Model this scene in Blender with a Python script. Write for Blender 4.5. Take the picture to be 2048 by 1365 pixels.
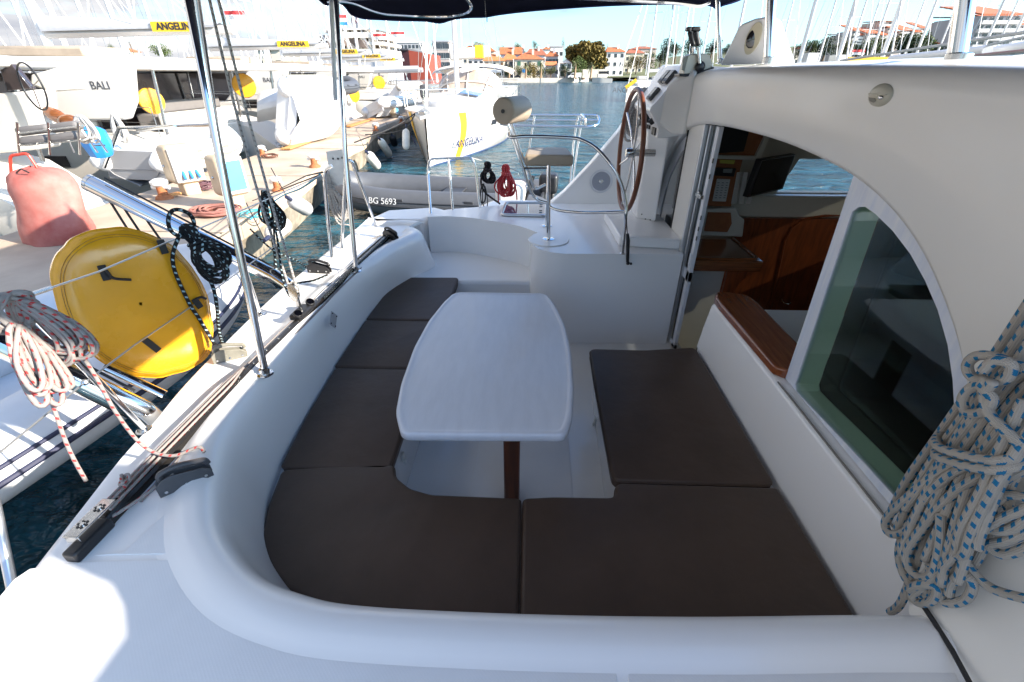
import bpy, bmesh, math, random
from mathutils import Vector, Matrix, noise
from mathutils.geometry import tessellate_polygon
R=math.radians
random.seed(7)
# ---------------------------------------------------------------- camera, world, sun, exposure
scn=bpy.context.scene
for o in list(bpy.data.objects): bpy.data.objects.remove(o)
FPX,CXP,CYP,EYE=910.0,1024.0,682.5,2.0
PITCH,YAW=R(30.5),R(2.2)
cam_d=bpy.data.cameras.new('camera'); cam=bpy.data.objects.new('camera',cam_d); scn.collection.objects.link(cam)
cam_d.sensor_width=36; cam_d.lens=FPX/2048*36; cam_d.clip_start=.03; cam_d.clip_end=3000
cam.location=(0,0,EYE); cam.rotation_euler=(math.pi/2-PITCH,0,YAW); scn.camera=cam
scn.render.resolution_x=1024; scn.render.resolution_y=682
SUN_EL,SUN_DX,SUN_DY=R(25.6),.955,-.297
wd=bpy.data.worlds.new('World'); scn.world=wd; wd.use_nodes=True
nt=wd.node_tree; N=nt.nodes; L=nt.links; N.clear()
def nd(N,t,**k):
    n=N.new(t)
    for a,b in k.items():
        if a.startswith('i_'):
            n.inputs[a[2:].replace('_',' ')].default_value=b
        else: setattr(n,a,b)
    return n
sky=nd(N,'ShaderNodeTexSky',sky_type='NISHITA',sun_disc=False,sun_elevation=SUN_EL,sun_rotation=math.atan2(SUN_DX,SUN_DY),air_density=1.0,dust_density=1.2,ozone_density=1.0)
tc=nd(N,'ShaderNodeTexCoord'); sep=nd(N,'ShaderNodeSeparateXYZ'); L.new(tc.outputs['Generated'],sep.inputs[0])
# project directions on a flat cloud deck
mz=nd(N,'ShaderNodeMath',operation='ADD'); mz.inputs[1].default_value=.22; L.new(sep.outputs[2],mz.inputs[0])
mz2=nd(N,'ShaderNodeMath',operation='MAXIMUM'); mz2.inputs[1].default_value=.05; L.new(mz.outputs[0],mz2.inputs[0])
dx=nd(N,'ShaderNodeMath',operation='DIVIDE'); L.new(sep.outputs[0],dx.inputs[0]); L.new(mz2.outputs[0],dx.inputs[1])
dy=nd(N,'ShaderNodeMath',operation='DIVIDE'); L.new(sep.outputs[1],dy.inputs[0]); L.new(mz2.outputs[0],dy.inputs[1])
cmb=nd(N,'ShaderNodeCombineXYZ'); L.new(dx.outputs[0],cmb.inputs[0]); L.new(dy.outputs[0],cmb.inputs[1]); 
mzz=nd(N,'ShaderNodeMath',operation='MULTIPLY'); mzz.inputs[1].default_value=6.0; L.new(sep.outputs[2],mzz.inputs[0]); L.new(mzz.outputs[0],cmb.inputs[2])
n1=nd(N,'ShaderNodeTexNoise',i_Scale=.55,i_Detail=9.0,i_Roughness=.56); L.new(cmb.outputs[0],n1.inputs['Vector'])
# more cloud towards -X (left), clear towards +X
gx=nd(N,'ShaderNodeMath',operation='MULTIPLY_ADD'); gx.inputs[1].default_value=-.22; gx.inputs[2].default_value=.015; L.new(sep.outputs[0],gx.inputs[0])
ad=nd(N,'ShaderNodeMath',operation='ADD'); L.new(n1.outputs[0],ad.inputs[0]); L.new(gx.outputs[0],ad.inputs[1])
cr=nd(N,'ShaderNodeValToRGB'); cr.color_ramp.elements[0].position=.47; cr.color_ramp.elements[1].position=.60; L.new(ad.outputs[0],cr.inputs[0])
n2=nd(N,'ShaderNodeTexNoise',i_Scale=1.3,i_Detail=6.0); L.new(cmb.outputs[0],n2.inputs['Vector'])
cr2=nd(N,'ShaderNodeValToRGB'); L.new(n2.outputs[0],cr2.inputs[0])
cr2.color_ramp.elements[0].position=.36; cr2.color_ramp.elements[0].color=(1.15,1.22,1.42,1)
cr2.color_ramp.elements[1].position=.60; cr2.color_ramp.elements[1].color=(2.35,2.33,2.32,1)
skm=nd(N,'ShaderNodeMixRGB',blend_type='MULTIPLY'); skm.inputs[0].default_value=1; skm.inputs[2].default_value=(.50,.74,1.0,1); L.new(sky.outputs[0],skm.inputs[1])
mx=nd(N,'ShaderNodeMixRGB'); L.new(cr.outputs[0],mx.inputs[0]); L.new(skm.outputs[0],mx.inputs[1]); L.new(cr2.outputs[0],mx.inputs[2])
bg=nd(N,'ShaderNodeBackground'); bg.inputs[1].default_value=.092; L.new(mx.outputs[0],bg.inputs[0])
wo=nd(N,'ShaderNodeOutputWorld'); L.new(bg.outputs[0],wo.inputs[0])
sd=bpy.data.lights.new('sun','SUN'); sd.energy=2.8; sd.angle=R(.55); sd.color=(1,.90,.78)
so=bpy.data.objects.new('sun',sd); scn.collection.objects.link(so)
sv=Vector((SUN_DX*math.cos(SUN_EL),SUN_DY*math.cos(SUN_EL),math.sin(SUN_EL)))
so.rotation_euler=sv.to_track_quat('Z','Y').to_euler(); so.location=(20,-10,20)
scn.view_settings.view_transform='Standard'; scn.view_settings.look='None'; scn.view_settings.gamma=1; scn.view_settings.exposure=2.36
scn.view_settings.use_curve_mapping=False
# ---------------------------------------------------------------- geometry helpers
_c,_s=math.cos(YAW),math.sin(YAW)
def ray(px,py):
    u=(px-CXP)/FPX; v=(py-CYP)/FPX
    f=math.cos(PITCH)-v*math.sin(PITCH); d=-(math.sin(PITCH)+v*math.cos(PITCH))
    return Vector((u*_c-f*_s,u*_s+f*_c,d))
def PZ(px,py,z):
    r=ray(px,py); t=(z-EYE)/r.z; return Vector((r.x*t,r.y*t,z))
def PX(px,py,x):
    r=ray(px,py); t=x/r.x; return Vector((x,r.y*t,EYE+r.z*t))
def PY(px,py,y):
    r=ray(px,py); t=y/r.y; return Vector((r.x*t,y,EYE+r.z*t))
def V(*a): return Vector(a)
def lerp(a,b,t): return a+(b-a)*t
def crom(pts,n=8,closed=False):
    P=[Vector(p) for p in pts]; m=len(P); out=[]
    rng=range(m if closed else m-1)
    for i in rng:
        if closed: a,b,c,d=P[(i-1)%m],P[i],P[(i+1)%m],P[(i+2)%m]
        else: a,b,c,d=P[max(i-1,0)],P[i],P[i+1],P[min(i+2,m-1)]
        for k in range(n):
            t=k/n
            out.append(.5*((2*b)+(c-a)*t+(2*a-5*b+4*c-d)*t*t+(3*b-a-3*c+d)*t**3))
    if not closed: out.append(P[-1])
    return out
def fillet(pts,rad=.05,n=5):
    P=[Vector(p) for p in pts]; out=[P[0]]
    for i in range(1,len(P)-1):
        a,b,c=P[i-1],P[i],P[i+1]; d1=(a-b); d2=(c-b)
        r=min(rad,d1.length*.49,d2.length*.49)
        s=b+d1.normalized()*r; e=b+d2.normalized()*r
        for k in range(n+1):
            t=k/n; out.append(s*(1-t)**2+b*2*t*(1-t)+e*t*t)
    out.append(P[-1]); return out
class B:
    """a bag of vertices and faces; becomes one mesh object"""
    def __init__(s): s.v=[]; s.f=[]; s.uv={}; s.mi=[]
    def add(s,vs,fs,uvs=None,mi=0):
        o=len(s.v); s.v+= [Vector(v) for v in vs]
        for k,f in enumerate(fs):
            if uvs: s.uv[len(s.f)]=uvs[k]
            s.f.append([i+o for i in f]); s.mi.append(mi)
        return s
    def box(s,c,d,rot=None,taper=1.0,mi=0):
        c=Vector(c); hx,hy,hz=d[0]/2,d[1]/2,d[2]/2; vs=[]
        for z in(-1,1):
            k=taper if z>0 else 1
            for x,y in((-1,-1),(1,-1),(1,1),(-1,1)): vs.append(Vector((x*hx*k,y*hy*k,z*hz)))
        if rot is not None: vs=[rot@v for v in vs]
        return s.add([v+c for v in vs],[(0,3,2,1),(4,5,6,7),(0,1,5,4),(1,2,6,5),(2,3,7,6),(3,0,4,7)],mi=mi)
    def bx(s,x0,x1,y0,y1,z0,z1,mi=0): return s.box(((x0+x1)/2,(y0+y1)/2,(z0+z1)/2),(abs(x1-x0),abs(y1-y0),abs(z1-z0)),mi=mi)
    def beam(s,a,b,w,h,up=(0,0,1),mi=0):
        a,b=Vector(a),Vector(b); d=b-a; l=d.length; z=d.normalized(); u=Vector(up)
        x=u.cross(z)
        if x.length<1e-4: x=Vector((1,0,0)).cross(z)
        x.normalize(); y=z.cross(x); M=Matrix((x,y,z)).transposed()
        return s.box((a+b)/2,(w,h,l),rot=M,mi=mi)
    def tube(s,pts,r,n=8,closed=False,cap=True,rf=None,mi=0):
        P=[Vector(p) for p in pts]; m=len(P)
        if m<2: return s
        T=[]
        for i in range(m):
            a=P[(i-1)%m] if closed else P[max(i-1,0)]; b=P[(i+1)%m] if closed else P[min(i+1,m-1)]
            t=b-a; T.append(t.normalized() if t.length>1e-9 else Vector((0,0,1)))
        q=T[0].orthogonal().normalized(); vs=[]; ln=[0]
        for i in range(m):
            if i: 
                q=q-T[i]*q.dot(T[i])
                q=q.normalized() if q.length>1e-6 else T[i].orthogonal().normalized()
                ln.append(ln[-1]+(P[i]-P[i-1]).length)
            w=T[i].cross(q); rr=r if rf is None else r*rf(i/(m-1))
            for k in range(n):
                a=2*math.pi*k/n; vs.append(P[i]+(q*math.cos(a)+w*math.sin(a))*rr)
        fs=[];uv=[]
        for i in range(m if closed else m-1):
            j=(i+1)%m; l1=ln[i]; l2=ln[j] if j else ln[i]+(P[0]-P[i]).length
            for k in range(n):
                k2=(k+1)%n; fs.append((i*n+k,i*n+k2,j*n+k2,j*n+k)); uv.append(((k/n,l1),((k+1)/n,l1),((k+1)/n,l2),(k/n,l2)))
        if cap and not closed:
            fs.append(tuple(range(n-1,-1,-1))); uv.append([(0,0)]*n)
            fs.append(tuple((m-1)*n+k for k in range(n))); uv.append([(0,0)]*n)
        return s.add(vs,fs,uv,mi=mi)
    def lathe(s,prof,c,axis=(0,0,1),n=24,mi=0,cap=True):
        c=Vector(c); z=Vector(axis).normalized(); x=z.orthogonal().normalized(); y=z.cross(x); vs=[];m=len(prof)
        for r,h in prof:
            for k in range(n):
                a=2*math.pi*k/n; vs.append(c+z*h+(x*math.cos(a)+y*math.sin(a))*max(r,1e-5))
        fs=[(i*n+k,i*n+(k+1)%n,(i+1)*n+(k+1)%n,(i+1)*n+k) for i in range(m-1) for k in range(n)]
        if cap: fs.append(tuple(range(n-1,-1,-1))); fs.append(tuple((m-1)*n+k for k in range(n)))
        return s.add(vs,fs,mi=mi)
    def ball(s,c,r,n=12,sc=(1,1,1),mi=0,rot=None):
        c=Vector(c);vs=[];m=n//2+1
        for i in range(m):
            a=math.pi*i/(m-1)
            for k in range(n):
                b=2*math.pi*k/n; v=Vector((math.sin(a)*math.cos(b)*r*sc[0],math.sin(a)*math.sin(b)*r*sc[1],math.cos(a)*r*sc[2]))
                vs.append(c+(rot@v if rot is not None else v))
        return s.add(vs,[(i*n+k,(i+1)*n+k,(i+1)*n+(k+1)%n,i*n+(k+1)%n) for i in range(m-1) for k in range(n)],mi=mi)
    def plate(s,loop,holes,ext,mi=0):
        """closed polygon (3-D points) with holes, thickened by vector ext"""
        loops=[[Vector(p) for p in loop]]+[[Vector(p) for p in h] for h in holes]
        tri=tessellate_polygon(loops); allp=[p for l in loops for p in l]; n=len(allp); e=Vector(ext)
        nrm=Vector((0,0,0)); lp=loops[0]
        for i in range(len(lp)): nrm+=lp[i].cross(lp[(i+1)%len(lp)])
        fs=[]
        for t in tri:
            a,b,c=t; 
            if (allp[b]-allp[a]).cross(allp[c]-allp[a]).dot(e)>0: t=(c,b,a)
            fs.append(tuple(t)); fs.append(tuple(i+n for i in reversed(t)))
        o=0
        for li,l in enumerate(loops):
            m=len(l)
            nr=Vector((0,0,0))
            for i in range(m): nr+=l[i].cross(l[(i+1)%m])
            flip=(nr.dot(e)<0)!=(li>0)
            for i in range(m):
                j=(i+1)%m; q=(o+i,o+j,o+j+n,o+i+n)
                fs.append(q[::-1] if flip else q)
            o+=m
        return s.add(allp+[p+e for p in allp],fs,mi=mi)
    def grid(s,rows,closed=False,mi=0,flip=False,uv=False):
        m=len(rows);n=len(rows[0]);vs=[p for r in rows for p in r];fs=[];us=[]
        for i in range(m-1):
            for k in range(n if closed else n-1):
                k2=(k+1)%n; q=(i*n+k,i*n+k2,(i+1)*n+k2,(i+1)*n+k); fs.append(q[::-1] if flip else q)
                u=((k/n,i/(m-1)),((k+1)/n,i/(m-1)),((k+1)/n,(i+1)/(m-1)),(k/n,(i+1)/(m-1))); us.append(u[::-1] if flip else u)
        return s.add(vs,fs,us if uv else None,mi=mi)
    def make(s,name,mat,parent=None,smooth=True,bevel=0,bseg=2,sub=0,kind=None,angle=38,loc=None):
        org=Vector((0,0,0))
        if parent is not None: org=parent['_w'] if '_w' in parent else Vector((0,0,0)); org=Vector(org)
        elif loc is not None: org=Vector(loc)
        me=bpy.data.meshes.new(name); me.from_pydata([v-org for v in s.v],[],s.f); 
        mats=mat if isinstance(mat,(list,tuple)) else [mat]
        for m in mats: me.materials.append(m)
        if len(mats)>1:
            for p,i in zip(me.polygons,s.mi): p.material_index=i
        if s.uv:
            ul=me.uv_layers.new(name='UVMap')
            for fi,p in enumerate(me.polygons):
                if fi in s.uv:
                    for li,c in zip(p.loop_indices,s.uv[fi]): ul.data[li].uv=c
        me.validate(); me.update()
        if smooth:
            me.polygons.foreach_set('use_smooth',[True]*len(me.polygons))
            if angle: me.set_sharp_from_angle(angle=R(angle))
        o=bpy.data.objects.new(name,me); scn.collection.objects.link(o)
        if parent is not None: o.parent=parent
        else: o.location=org
        o['_w']=tuple(org)
        if bevel:
            b=o.modifiers.new('bevel','BEVEL'); b.width=bevel; b.segments=bseg; b.limit_method='ANGLE'; b.angle_limit=R(35); b.harden_normals=False
            if smooth: me.polygons.foreach_set('use_smooth',[True]*len(me.polygons))
        if sub:
            b=o.modifiers.new('sub','SUBSURF'); b.levels=sub; b.render_levels=sub
        if kind: o['kind']=kind
        return o
def tag(o,label=None,cat=None,group=None,kind=None):
    for k,v in(('label',label),('category',cat),('group',group),('kind',kind)):
        if v: o[k]=v
    return o
def thing(name,label,cat,loc=(0,0,0),group=None):
    o=bpy.data.objects.new(name,None); scn.collection.objects.link(o); o.location=loc; o.empty_display_size=.2
    o['_w']=tuple(loc); return tag(o,label,cat,group)
def kids(o): return [c for c in bpy.data.objects if c.parent==o]
def copy_tree(o,loc,rz=0,label=None,group=None,scale=None):
    r=o.copy(); scn.collection.objects.link(r); r.location=loc; r.rotation_euler=(0,0,rz)
    if scale: r.scale=scale
    if label: r['label']=label
    if group: r['group']=group
    def rec(a,b):
        for ch in kids(a):
            c=ch.copy(); scn.collection.objects.link(c); c.parent=b; rec(ch,c)
    rec(o,r); return r
def lettering(txt,size,origin,xdir,ydir,mat,parent,name='lettering',depth=.002,bold=0,align='CENTER'):
    cu=bpy.data.curves.new('txt','FONT'); cu.body=txt; cu.size=size; cu.extrude=depth; cu.offset=bold; cu.align_x=align; cu.align_y='CENTER'; cu.resolution_u=3
    t=bpy.data.objects.new('txt',cu); scn.collection.objects.link(t)
    dg=bpy.context.evaluated_depsgraph_get(); me=bpy.data.meshes.new_from_object(t.evaluated_get(dg))
    bpy.data.objects.remove(t); bpy.data.curves.remove(cu)
    x=Vector(xdir).normalized(); y=Vector(ydir); y=(y-x*y.dot(x)).normalized(); z=x.cross(y)
    org=Vector(parent['_w']) if parent is not None and '_w' in parent else Vector((0,0,0))
    M=Matrix((x,y,z)).transposed().to_4x4(); M.translation=Vector(origin)-org; me.transform(M)
    me.materials.clear(); me.materials.append(mat); me.name=name
    o=bpy.data.objects.new(name,me); scn.collection.objects.link(o)
    if parent is not None: o.parent=parent; o['_w']=tuple(org)
    return o
# ---------------------------------------------------------------- materials
def mat(name,col,rough=.5,metal=0,var=0,vscale=8,bump=0,bscale=40,spec=.5,coat=0,stretch=None,col2=None,emit=None,trans=0,obj=True,sss=0):
    m=bpy.data.materials.new(name); m.use_nodes=True; n=m.node_tree.nodes; l=m.node_tree.links
    p=n['Principled BSDF']; p.inputs['Base Color'].default_value=(*col,1); p.inputs['Roughness'].default_value=rough; p.inputs['Metallic'].default_value=metal
    p.inputs['Specular IOR Level'].default_value=spec
    if coat: p.inputs['Coat Weight'].default_value=coat; p.inputs['Coat Roughness'].default_value=.08
    if emit: p.inputs['Emission Color'].default_value=(*col,1); p.inputs['Emission Strength'].default_value=emit
    if trans: p.inputs['Transmission Weight'].default_value=trans
    if var or bump:
        t=n.new('ShaderNodeTexCoord'); src=t.outputs['Object']
        if stretch:
            mp=n.new('ShaderNodeMapping'); mp.inputs['Scale'].default_value=stretch; l.new(src,mp.inputs[0]); src=mp.outputs[0]
    if var:
        a=n.new('ShaderNodeTexNoise'); a.inputs['Scale'].default_value=vscale; a.inputs['Detail'].default_value=6; a.inputs['Roughness'].default_value=.6; l.new(src,a.inputs['Vector'])
        r=n.new('ShaderNodeValToRGB'); l.new(a.outputs[0],r.inputs[0]); r.color_ramp.elements[0].position=.35; r.color_ramp.elements[1].position=.65
        c2=col2 if col2 else tuple(c*(1-var) for c in col); r.color_ramp.elements[0].color=(*c2,1); r.color_ramp.elements[1].color=(*col,1)
        l.new(r.outputs[0],p.inputs['Base Color'])
        ma=n.new('ShaderNodeMapRange'); l.new(a.outputs[0],ma.inputs[0]); ma.inputs[3].default_value=max(rough-.07,.02); ma.inputs[4].default_value=min(rough+.08,1); l.new(ma.outputs[0],p.inputs['Roughness'])
    if bump:
        b=n.new('ShaderNodeTexNoise'); b.inputs['Scale'].default_value=bscale; b.inputs['Detail'].default_value=4; l.new(src,b.inputs['Vector'])
        bb=n.new('ShaderNodeBump'); bb.inputs['Strength'].default_value=bump; bb.inputs['Distance'].default_value=.01; l.new(b.outputs[0],bb.inputs['Height']); l.new(bb.outputs[0],p.inputs['Normal'])
    return m
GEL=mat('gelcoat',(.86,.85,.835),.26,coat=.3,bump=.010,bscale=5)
def specks(m,thr=.035,sc=34):
    n=m.node_tree.nodes; l=m.node_tree.links; p=n['Principled BSDF']; t=n.new('ShaderNodeTexCoord')
    v=n.new('ShaderNodeTexVoronoi'); v.inputs['Scale'].default_value=sc; l.new(t.outputs['Object'],v.inputs['Vector'])
    w=n.new('ShaderNodeTexNoise'); w.inputs['Scale'].default_value=3.3; l.new(t.outputs['Object'],w.inputs['Vector'])
    a=n.new('ShaderNodeMath'); a.operation='MULTIPLY'; a.inputs[1].default_value=thr*2.2; l.new(w.outputs[0],a.inputs[0])
    s=n.new('ShaderNodeMath'); s.operation='SUBTRACT'; s.inputs[1].default_value=thr*.85; l.new(a.outputs[0],s.inputs[0])
    c=n.new('ShaderNodeMath'); c.operation='LESS_THAN'; l.new(v.outputs['Distance'],c.inputs[0]); l.new(s.outputs[0],c.inputs[1])
    x=n.new('ShaderNodeMixRGB'); l.new(c.outputs[0],x.inputs[0]); src=p.inputs['Base Color'].links[0].from_socket; l.new(src,x.inputs[1]); x.inputs[2].default_value=(.22,.20,.17,1); l.new(x.outputs[0],p.inputs['Base Color'])
GELC=mat('cream_gelcoat',(.80,.78,.73),.34,var=.03,vscale=1.6,coat=.12,bump=.006,bscale=5)
def nonskid():
    m=mat('nonskid_gelcoat',(.82,.82,.82),.5,var=.05,vscale=3); n=m.node_tree.nodes; l=m.node_tree.links; p=n['Principled BSDF']
    t=n.new('ShaderNodeTexCoord'); mp=n.new('ShaderNodeMapping'); mp.inputs['Scale'].default_value=(1,1,1); mp.inputs['Rotation'].default_value=(0,0,R(45)); l.new(t.outputs['Object'],mp.inputs[0])
    w1=n.new('ShaderNodeTexVoronoi'); w1.inputs['Scale'].default_value=150; w1.inputs['Randomness'].default_value=.0; l.new(mp.outputs[0],w1.inputs['Vector'])
    bb=n.new('ShaderNodeBump'); bb.inputs['Strength'].default_value=.22; bb.inputs['Distance'].default_value=.001; l.new(w1.outputs['Distance'],bb.inputs['Height']); l.new(bb.outputs[0],p.inputs['Normal'])
    return m
NSK=nonskid()
STEEL=mat('polished_steel',(.78,.78,.77),.09,1.0)
STEELR=mat('worn_steel',(.62,.62,.61),.22,1.0,var=.15,vscale=30)
ALU=mat('anodised_aluminium',(.62,.64,.66),.35,.9)
WALU=mat('white_aluminium',(.72,.74,.78),.38,0,var=.06,vscale=9)
BLK=mat('black_plastic',(.018,.018,.02),.38,var=.2,vscale=30)
DGR=mat('dark_grey_plastic',(.075,.075,.08),.42,var=.15,vscale=30)
OLV=mat('weathered_grey_plastic',(.22,.21,.17),.5,var=.2,vscale=25)
RUB=mat('black_rubber',(.012,.012,.013),.6)
GASK=mat('grey_sealant',(.20,.19,.17),.7)
def leather(name,col,var=.12):
    m=mat(name,col,.5,var=var,vscale=3.5,spec=.35); n=m.node_tree.nodes; l=m.node_tree.links; p=n['Principled BSDF']
    t=n.new('ShaderNodeTexCoord'); a=n.new('ShaderNodeTexNoise'); a.inputs['Scale'].default_value=6; a.inputs['Detail'].default_value=3; l.new(t.outputs['Object'],a.inputs['Vector'])
    b=n.new('ShaderNodeTexVoronoi'); b.inputs['Scale'].default_value=420; l.new(t.outputs['Object'],b.inputs['Vector'])
    b1=n.new('ShaderNodeBump'); b1.inputs['Strength'].default_value=.25; b1.inputs['Distance'].default_value=.03; l.new(a.outputs[0],b1.inputs['Height'])
    b2=n.new('ShaderNodeBump'); b2.inputs['Strength'].default_value=.35; b2.inputs['Distance'].default_value=.0006; l.new(b.outputs['Distance'],b2.inputs['Height']); l.new(b1.outputs[0],b2.inputs['Normal']); l.new(b2.outputs[0],p.inputs['Normal'])
    return m
BROWN=leather('brown_vinyl',(.088,.058,.042),.2)
BEIGE=leather('beige_vinyl',(.40,.33,.25),.06)
def wood(name,c1,c2,rough=.22,sc=(1,14,14),coat=.6):
    m=bpy.data.materials.new(name); m.use_nodes=True; n=m.node_tree.nodes; l=m.node_tree.links; p=n['Principled BSDF']; p.inputs['Roughness'].default_value=rough; p.inputs['Coat Weight'].default_value=coat; p.inputs['Coat Roughness'].default_value=.06
    t=n.new('ShaderNodeTexCoord'); mp=n.new('ShaderNodeMapping'); mp.inputs['Scale'].default_value=sc; l.new(t.outputs['Object'],mp.inputs[0])
    a=n.new('ShaderNodeTexNoise'); a.inputs['Scale'].default_value=5; a.inputs['Detail'].default_value=8; a.inputs['Distortion'].default_value=.6; l.new(mp.outputs[0],a.inputs['Vector'])
    r=n.new('ShaderNodeValToRGB'); l.new(a.outputs[0],r.inputs[0]); r.color_ramp.elements[0].position=.32; r.color_ramp.elements[1].position=.68; r.color_ramp.elements[0].color=(*c1,1); r.color_ramp.elements[1].color=(*c2,1); l.new(r.outputs[0],p.inputs['Base Color'])
    return m
TEAK=wood('varnished_teak',(.12,.038,.014),(.25,.085,.028))
TEAKY=wood('varnished_teak_along_y',(.17,.045,.015),(.27,.08,.026),sc=(14,1,14))
TEAKD=wood('dark_wood_panel',(.14,.035,.012),(.28,.068,.018),.35,sc=(8,8,1),coat=.2)
ORANGE=wood('orange_wood_panel',(.30,.10,.04),(.36,.13,.05),.4,sc=(4,4,4),coat=.1)
def rope(name,base,fleck,per=.055,frac=.36,lanes=2,dia=1.0,rough=.8,fleck2=None,twist=30):
    m=bpy.data.materials.new(name); m.use_nodes=True; n=m.node_tree.nodes; l=m.node_tree.links; p=n['Principled BSDF']; p.inputs['Roughness'].default_value=rough; p.inputs['Specular IOR Level'].default_value=.25
    t=n.new('ShaderNodeTexCoord'); s=n.new('ShaderNodeSeparateXYZ'); l.new(t.outputs['UV'],s.inputs[0])
    def M(op,a,b=None,c=None):
        k=n.new('ShaderNodeMath'); k.operation=op
        for i,x in enumerate((a,b,c)):
            if x is None: continue
            if isinstance(x,(int,float)): k.inputs[i].default_value=x
            else: l.new(x,k.inputs[i])
        return k.outputs[0]
    u,v=s.outputs[0],s.outputs[1]
    # staggered dashes: lanes around the rope, each shifted along it
    lane=M('MULTIPLY',u,lanes); lf=M('FRACT',lane); li=M('FLOOR',lane)
    zig=M('MULTIPLY',M('PINGPONG',M('MULTIPLY',v,1/(per*.11)),.5),.16)
    inl=M('LESS_THAN',M('ABSOLUTE',M('SUBTRACT',M('ADD',lf,zig),.54)),.23)
    ph=M('FRACT',M('ADD',M('MULTIPLY',v,1/per),M('MULTIPLY',li,.5)))
    ph=M('FRACT',M('ADD',ph,M('MULTIPLY',lf,.35)))
    ind=M('LESS_THAN',ph,frac); k=M('MULTIPLY',inl,ind)
    nz=n.new('ShaderNodeTexNoise'); nz.inputs['Scale'].default_value=30; l.new(t.outputs['Object'],nz.inputs['Vector'])
    mr=n.new('ShaderNodeMixRGB'); mr.blend_type='MIX'; l.new(nz.outputs[0],mr.inputs[0]); mr.inputs[1].default_value=(*base,1); mr.inputs[2].default_value=tuple(c*.72 for c in base)+(1,)
    mc=n.new('ShaderNodeMixRGB'); l.new(k,mc.inputs[0]); l.new(mr.outputs[0],mc.inputs[1]); mc.inputs[2].default_value=(*fleck,1); l.new(mc.outputs[0],p.inputs['Base Color'])
    # braid relief
    a1=M('SINE',M('ADD',M('MULTIPLY',u,2*math.pi*8),M('MULTIPLY',v,2*math.pi*twist*6)))
    a2=M('SINE',M('SUBTRACT',M('MULTIPLY',u,2*math.pi*8),M('MULTIPLY',v,2*math.pi*twist*6)))
    hb=M('MULTIPLY',a1,a2); bb=n.new('ShaderNodeBump'); bb.inputs['Strength'].default_value=.6; bb.inputs['Distance'].default_value=.0015*dia; l.new(hb,bb.inputs['Height']); l.new(bb.outputs[0],p.inputs['Normal'])
    return m
ROPE_B=rope('white_rope_blue_fleck',(.50,.465,.41),(.015,.17,.34),per=.030,frac=.40,lanes=3)
ROPE_R=rope('grey_rope_red_fleck',(.36,.33,.31),(.45,.05,.05),per=.030,frac=.30,dia=.5,twist=60)
ROPE_K=rope('black_rope_white_fleck',(.014,.016,.018),(.35,.5,.55),per=.03,frac=.28,dia=.5,twist=60)
ROPE_K2=rope('black_rope',(.02,.018,.02),(.10,.06,.06),per=.03,frac=.3,dia=.5,twist=60)
ROPE_G=rope('grey_rope_dark_fleck',(.50,.48,.46),(.24,.21,.20),per=.024,frac=.35,dia=.5,twist=60)
ROPE_RED=rope('red_rope',(.62,.05,.055),(.75,.35,.33),per=.02,frac=.25,dia=.4,twist=60)
ROPE_W=rope('worn_white_rope',(.62,.61,.58),(.45,.43,.40),per=.03,dia=.5,twist=60)
ROPE_BR=rope('reddish_hose',(.34,.15,.12),(.28,.12,.10),per=.2,dia=.3,twist=10)
WIRE=mat('wire_rope',(.55,.55,.54),.35,.9)
NAVY=mat('navy_canvas',(.012,.014,.035),.8,var=.3,vscale=6,bump=.3,bscale=9,spec=.2)
NAVYL=mat('navy_canvas_trim',(.02,.024,.085),.75,var=.2,vscale=6,spec=.2)
YEL=mat('yellow_pvc',(.80,.37,.014),.26,var=.14,vscale=4,bump=.4,bscale=5,coat=.3)
PVCW=mat('white_hypalon',(.72,.73,.74),.42,var=.06,vscale=4,bump=.1,bscale=7)
PVCN=mat('navy_rubber_band',(.02,.025,.06),.45)
PVCG=mat('grey_hypalon',(.085,.09,.10),.5,var=.1,vscale=5)
PVCD=mat('dark_grey_hypalon',(.035,.037,.042),.5)
# ================================================================ our catamaran: shell
boat=thing('catamaran','white catamaran cockpit filling the foreground, with sunken U-shaped seating and an arched cabin bulkhead','catamaran',(0,2,0))
ZD=.775
top_in=[(-1.42,4.10),(-1.15,4.13),(-.97,4.02),(-.925,3.83),(-1.06,3.50),(-1.19,2.98),(-1.235,2.60),(-1.215,2.10),(-1.195,1.64),(-1.165,1.37),(-1.10,1.18),(-1.015,1.02),(-.92,.895),(-.764,.778),(-.60,.722),(-.42,.699),(0,.695),(.45,.705),(.857,.725),(1.12,.733)]
base_in=[(-1.42,4.22),(-1.10,4.26),(-.92,4.16),(-.87,4.02),(-1.02,3.74),(-1.16,3.35),(-1.185,2.60),(-1.175,2.10),(-1.155,1.64),(-1.12,1.37),(-1.06,1.22),(-.97,1.07),(-.86,.96),(-.72,.86),(-.57,.81),(-.40,.79),(0,.785),(.45,.79),(.857,.80),(1.12,.80)]
outer=[(-1.60,4.45),(-1.60,4.40),(-1.60,4.3),(-1.60,4.0),(-1.615,3.55),(-1.625,3.0),(-1.63,2.60),(-1.605,2.10),(-1.565,1.64),(-1.52,1.37),(-1.50,1.18),(-1.455,.95),(-1.40,.68),(-1.36,.50),(-1.28,-.2),(-1.15,-1.6),(0,-1.6),(.5,-1.6),(.95,-1.6),(1.12,-1.6)]
n=6
T=crom([V(*p,0) for p in top_in],n); Bi=crom([V(*p,0) for p in base_in],n); Ou=crom([V(*p,0) for p in outer],n)
def onrm(C,i):
    a=C[max(i-1,0)]; b=C[min(i+1,len(C)-1)]; t=(b-a).normalized(); return V(-t.y*-1,-t.x,0) if False else V(t.y,-t.x,0)
rows=[];deckr=[]
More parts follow.
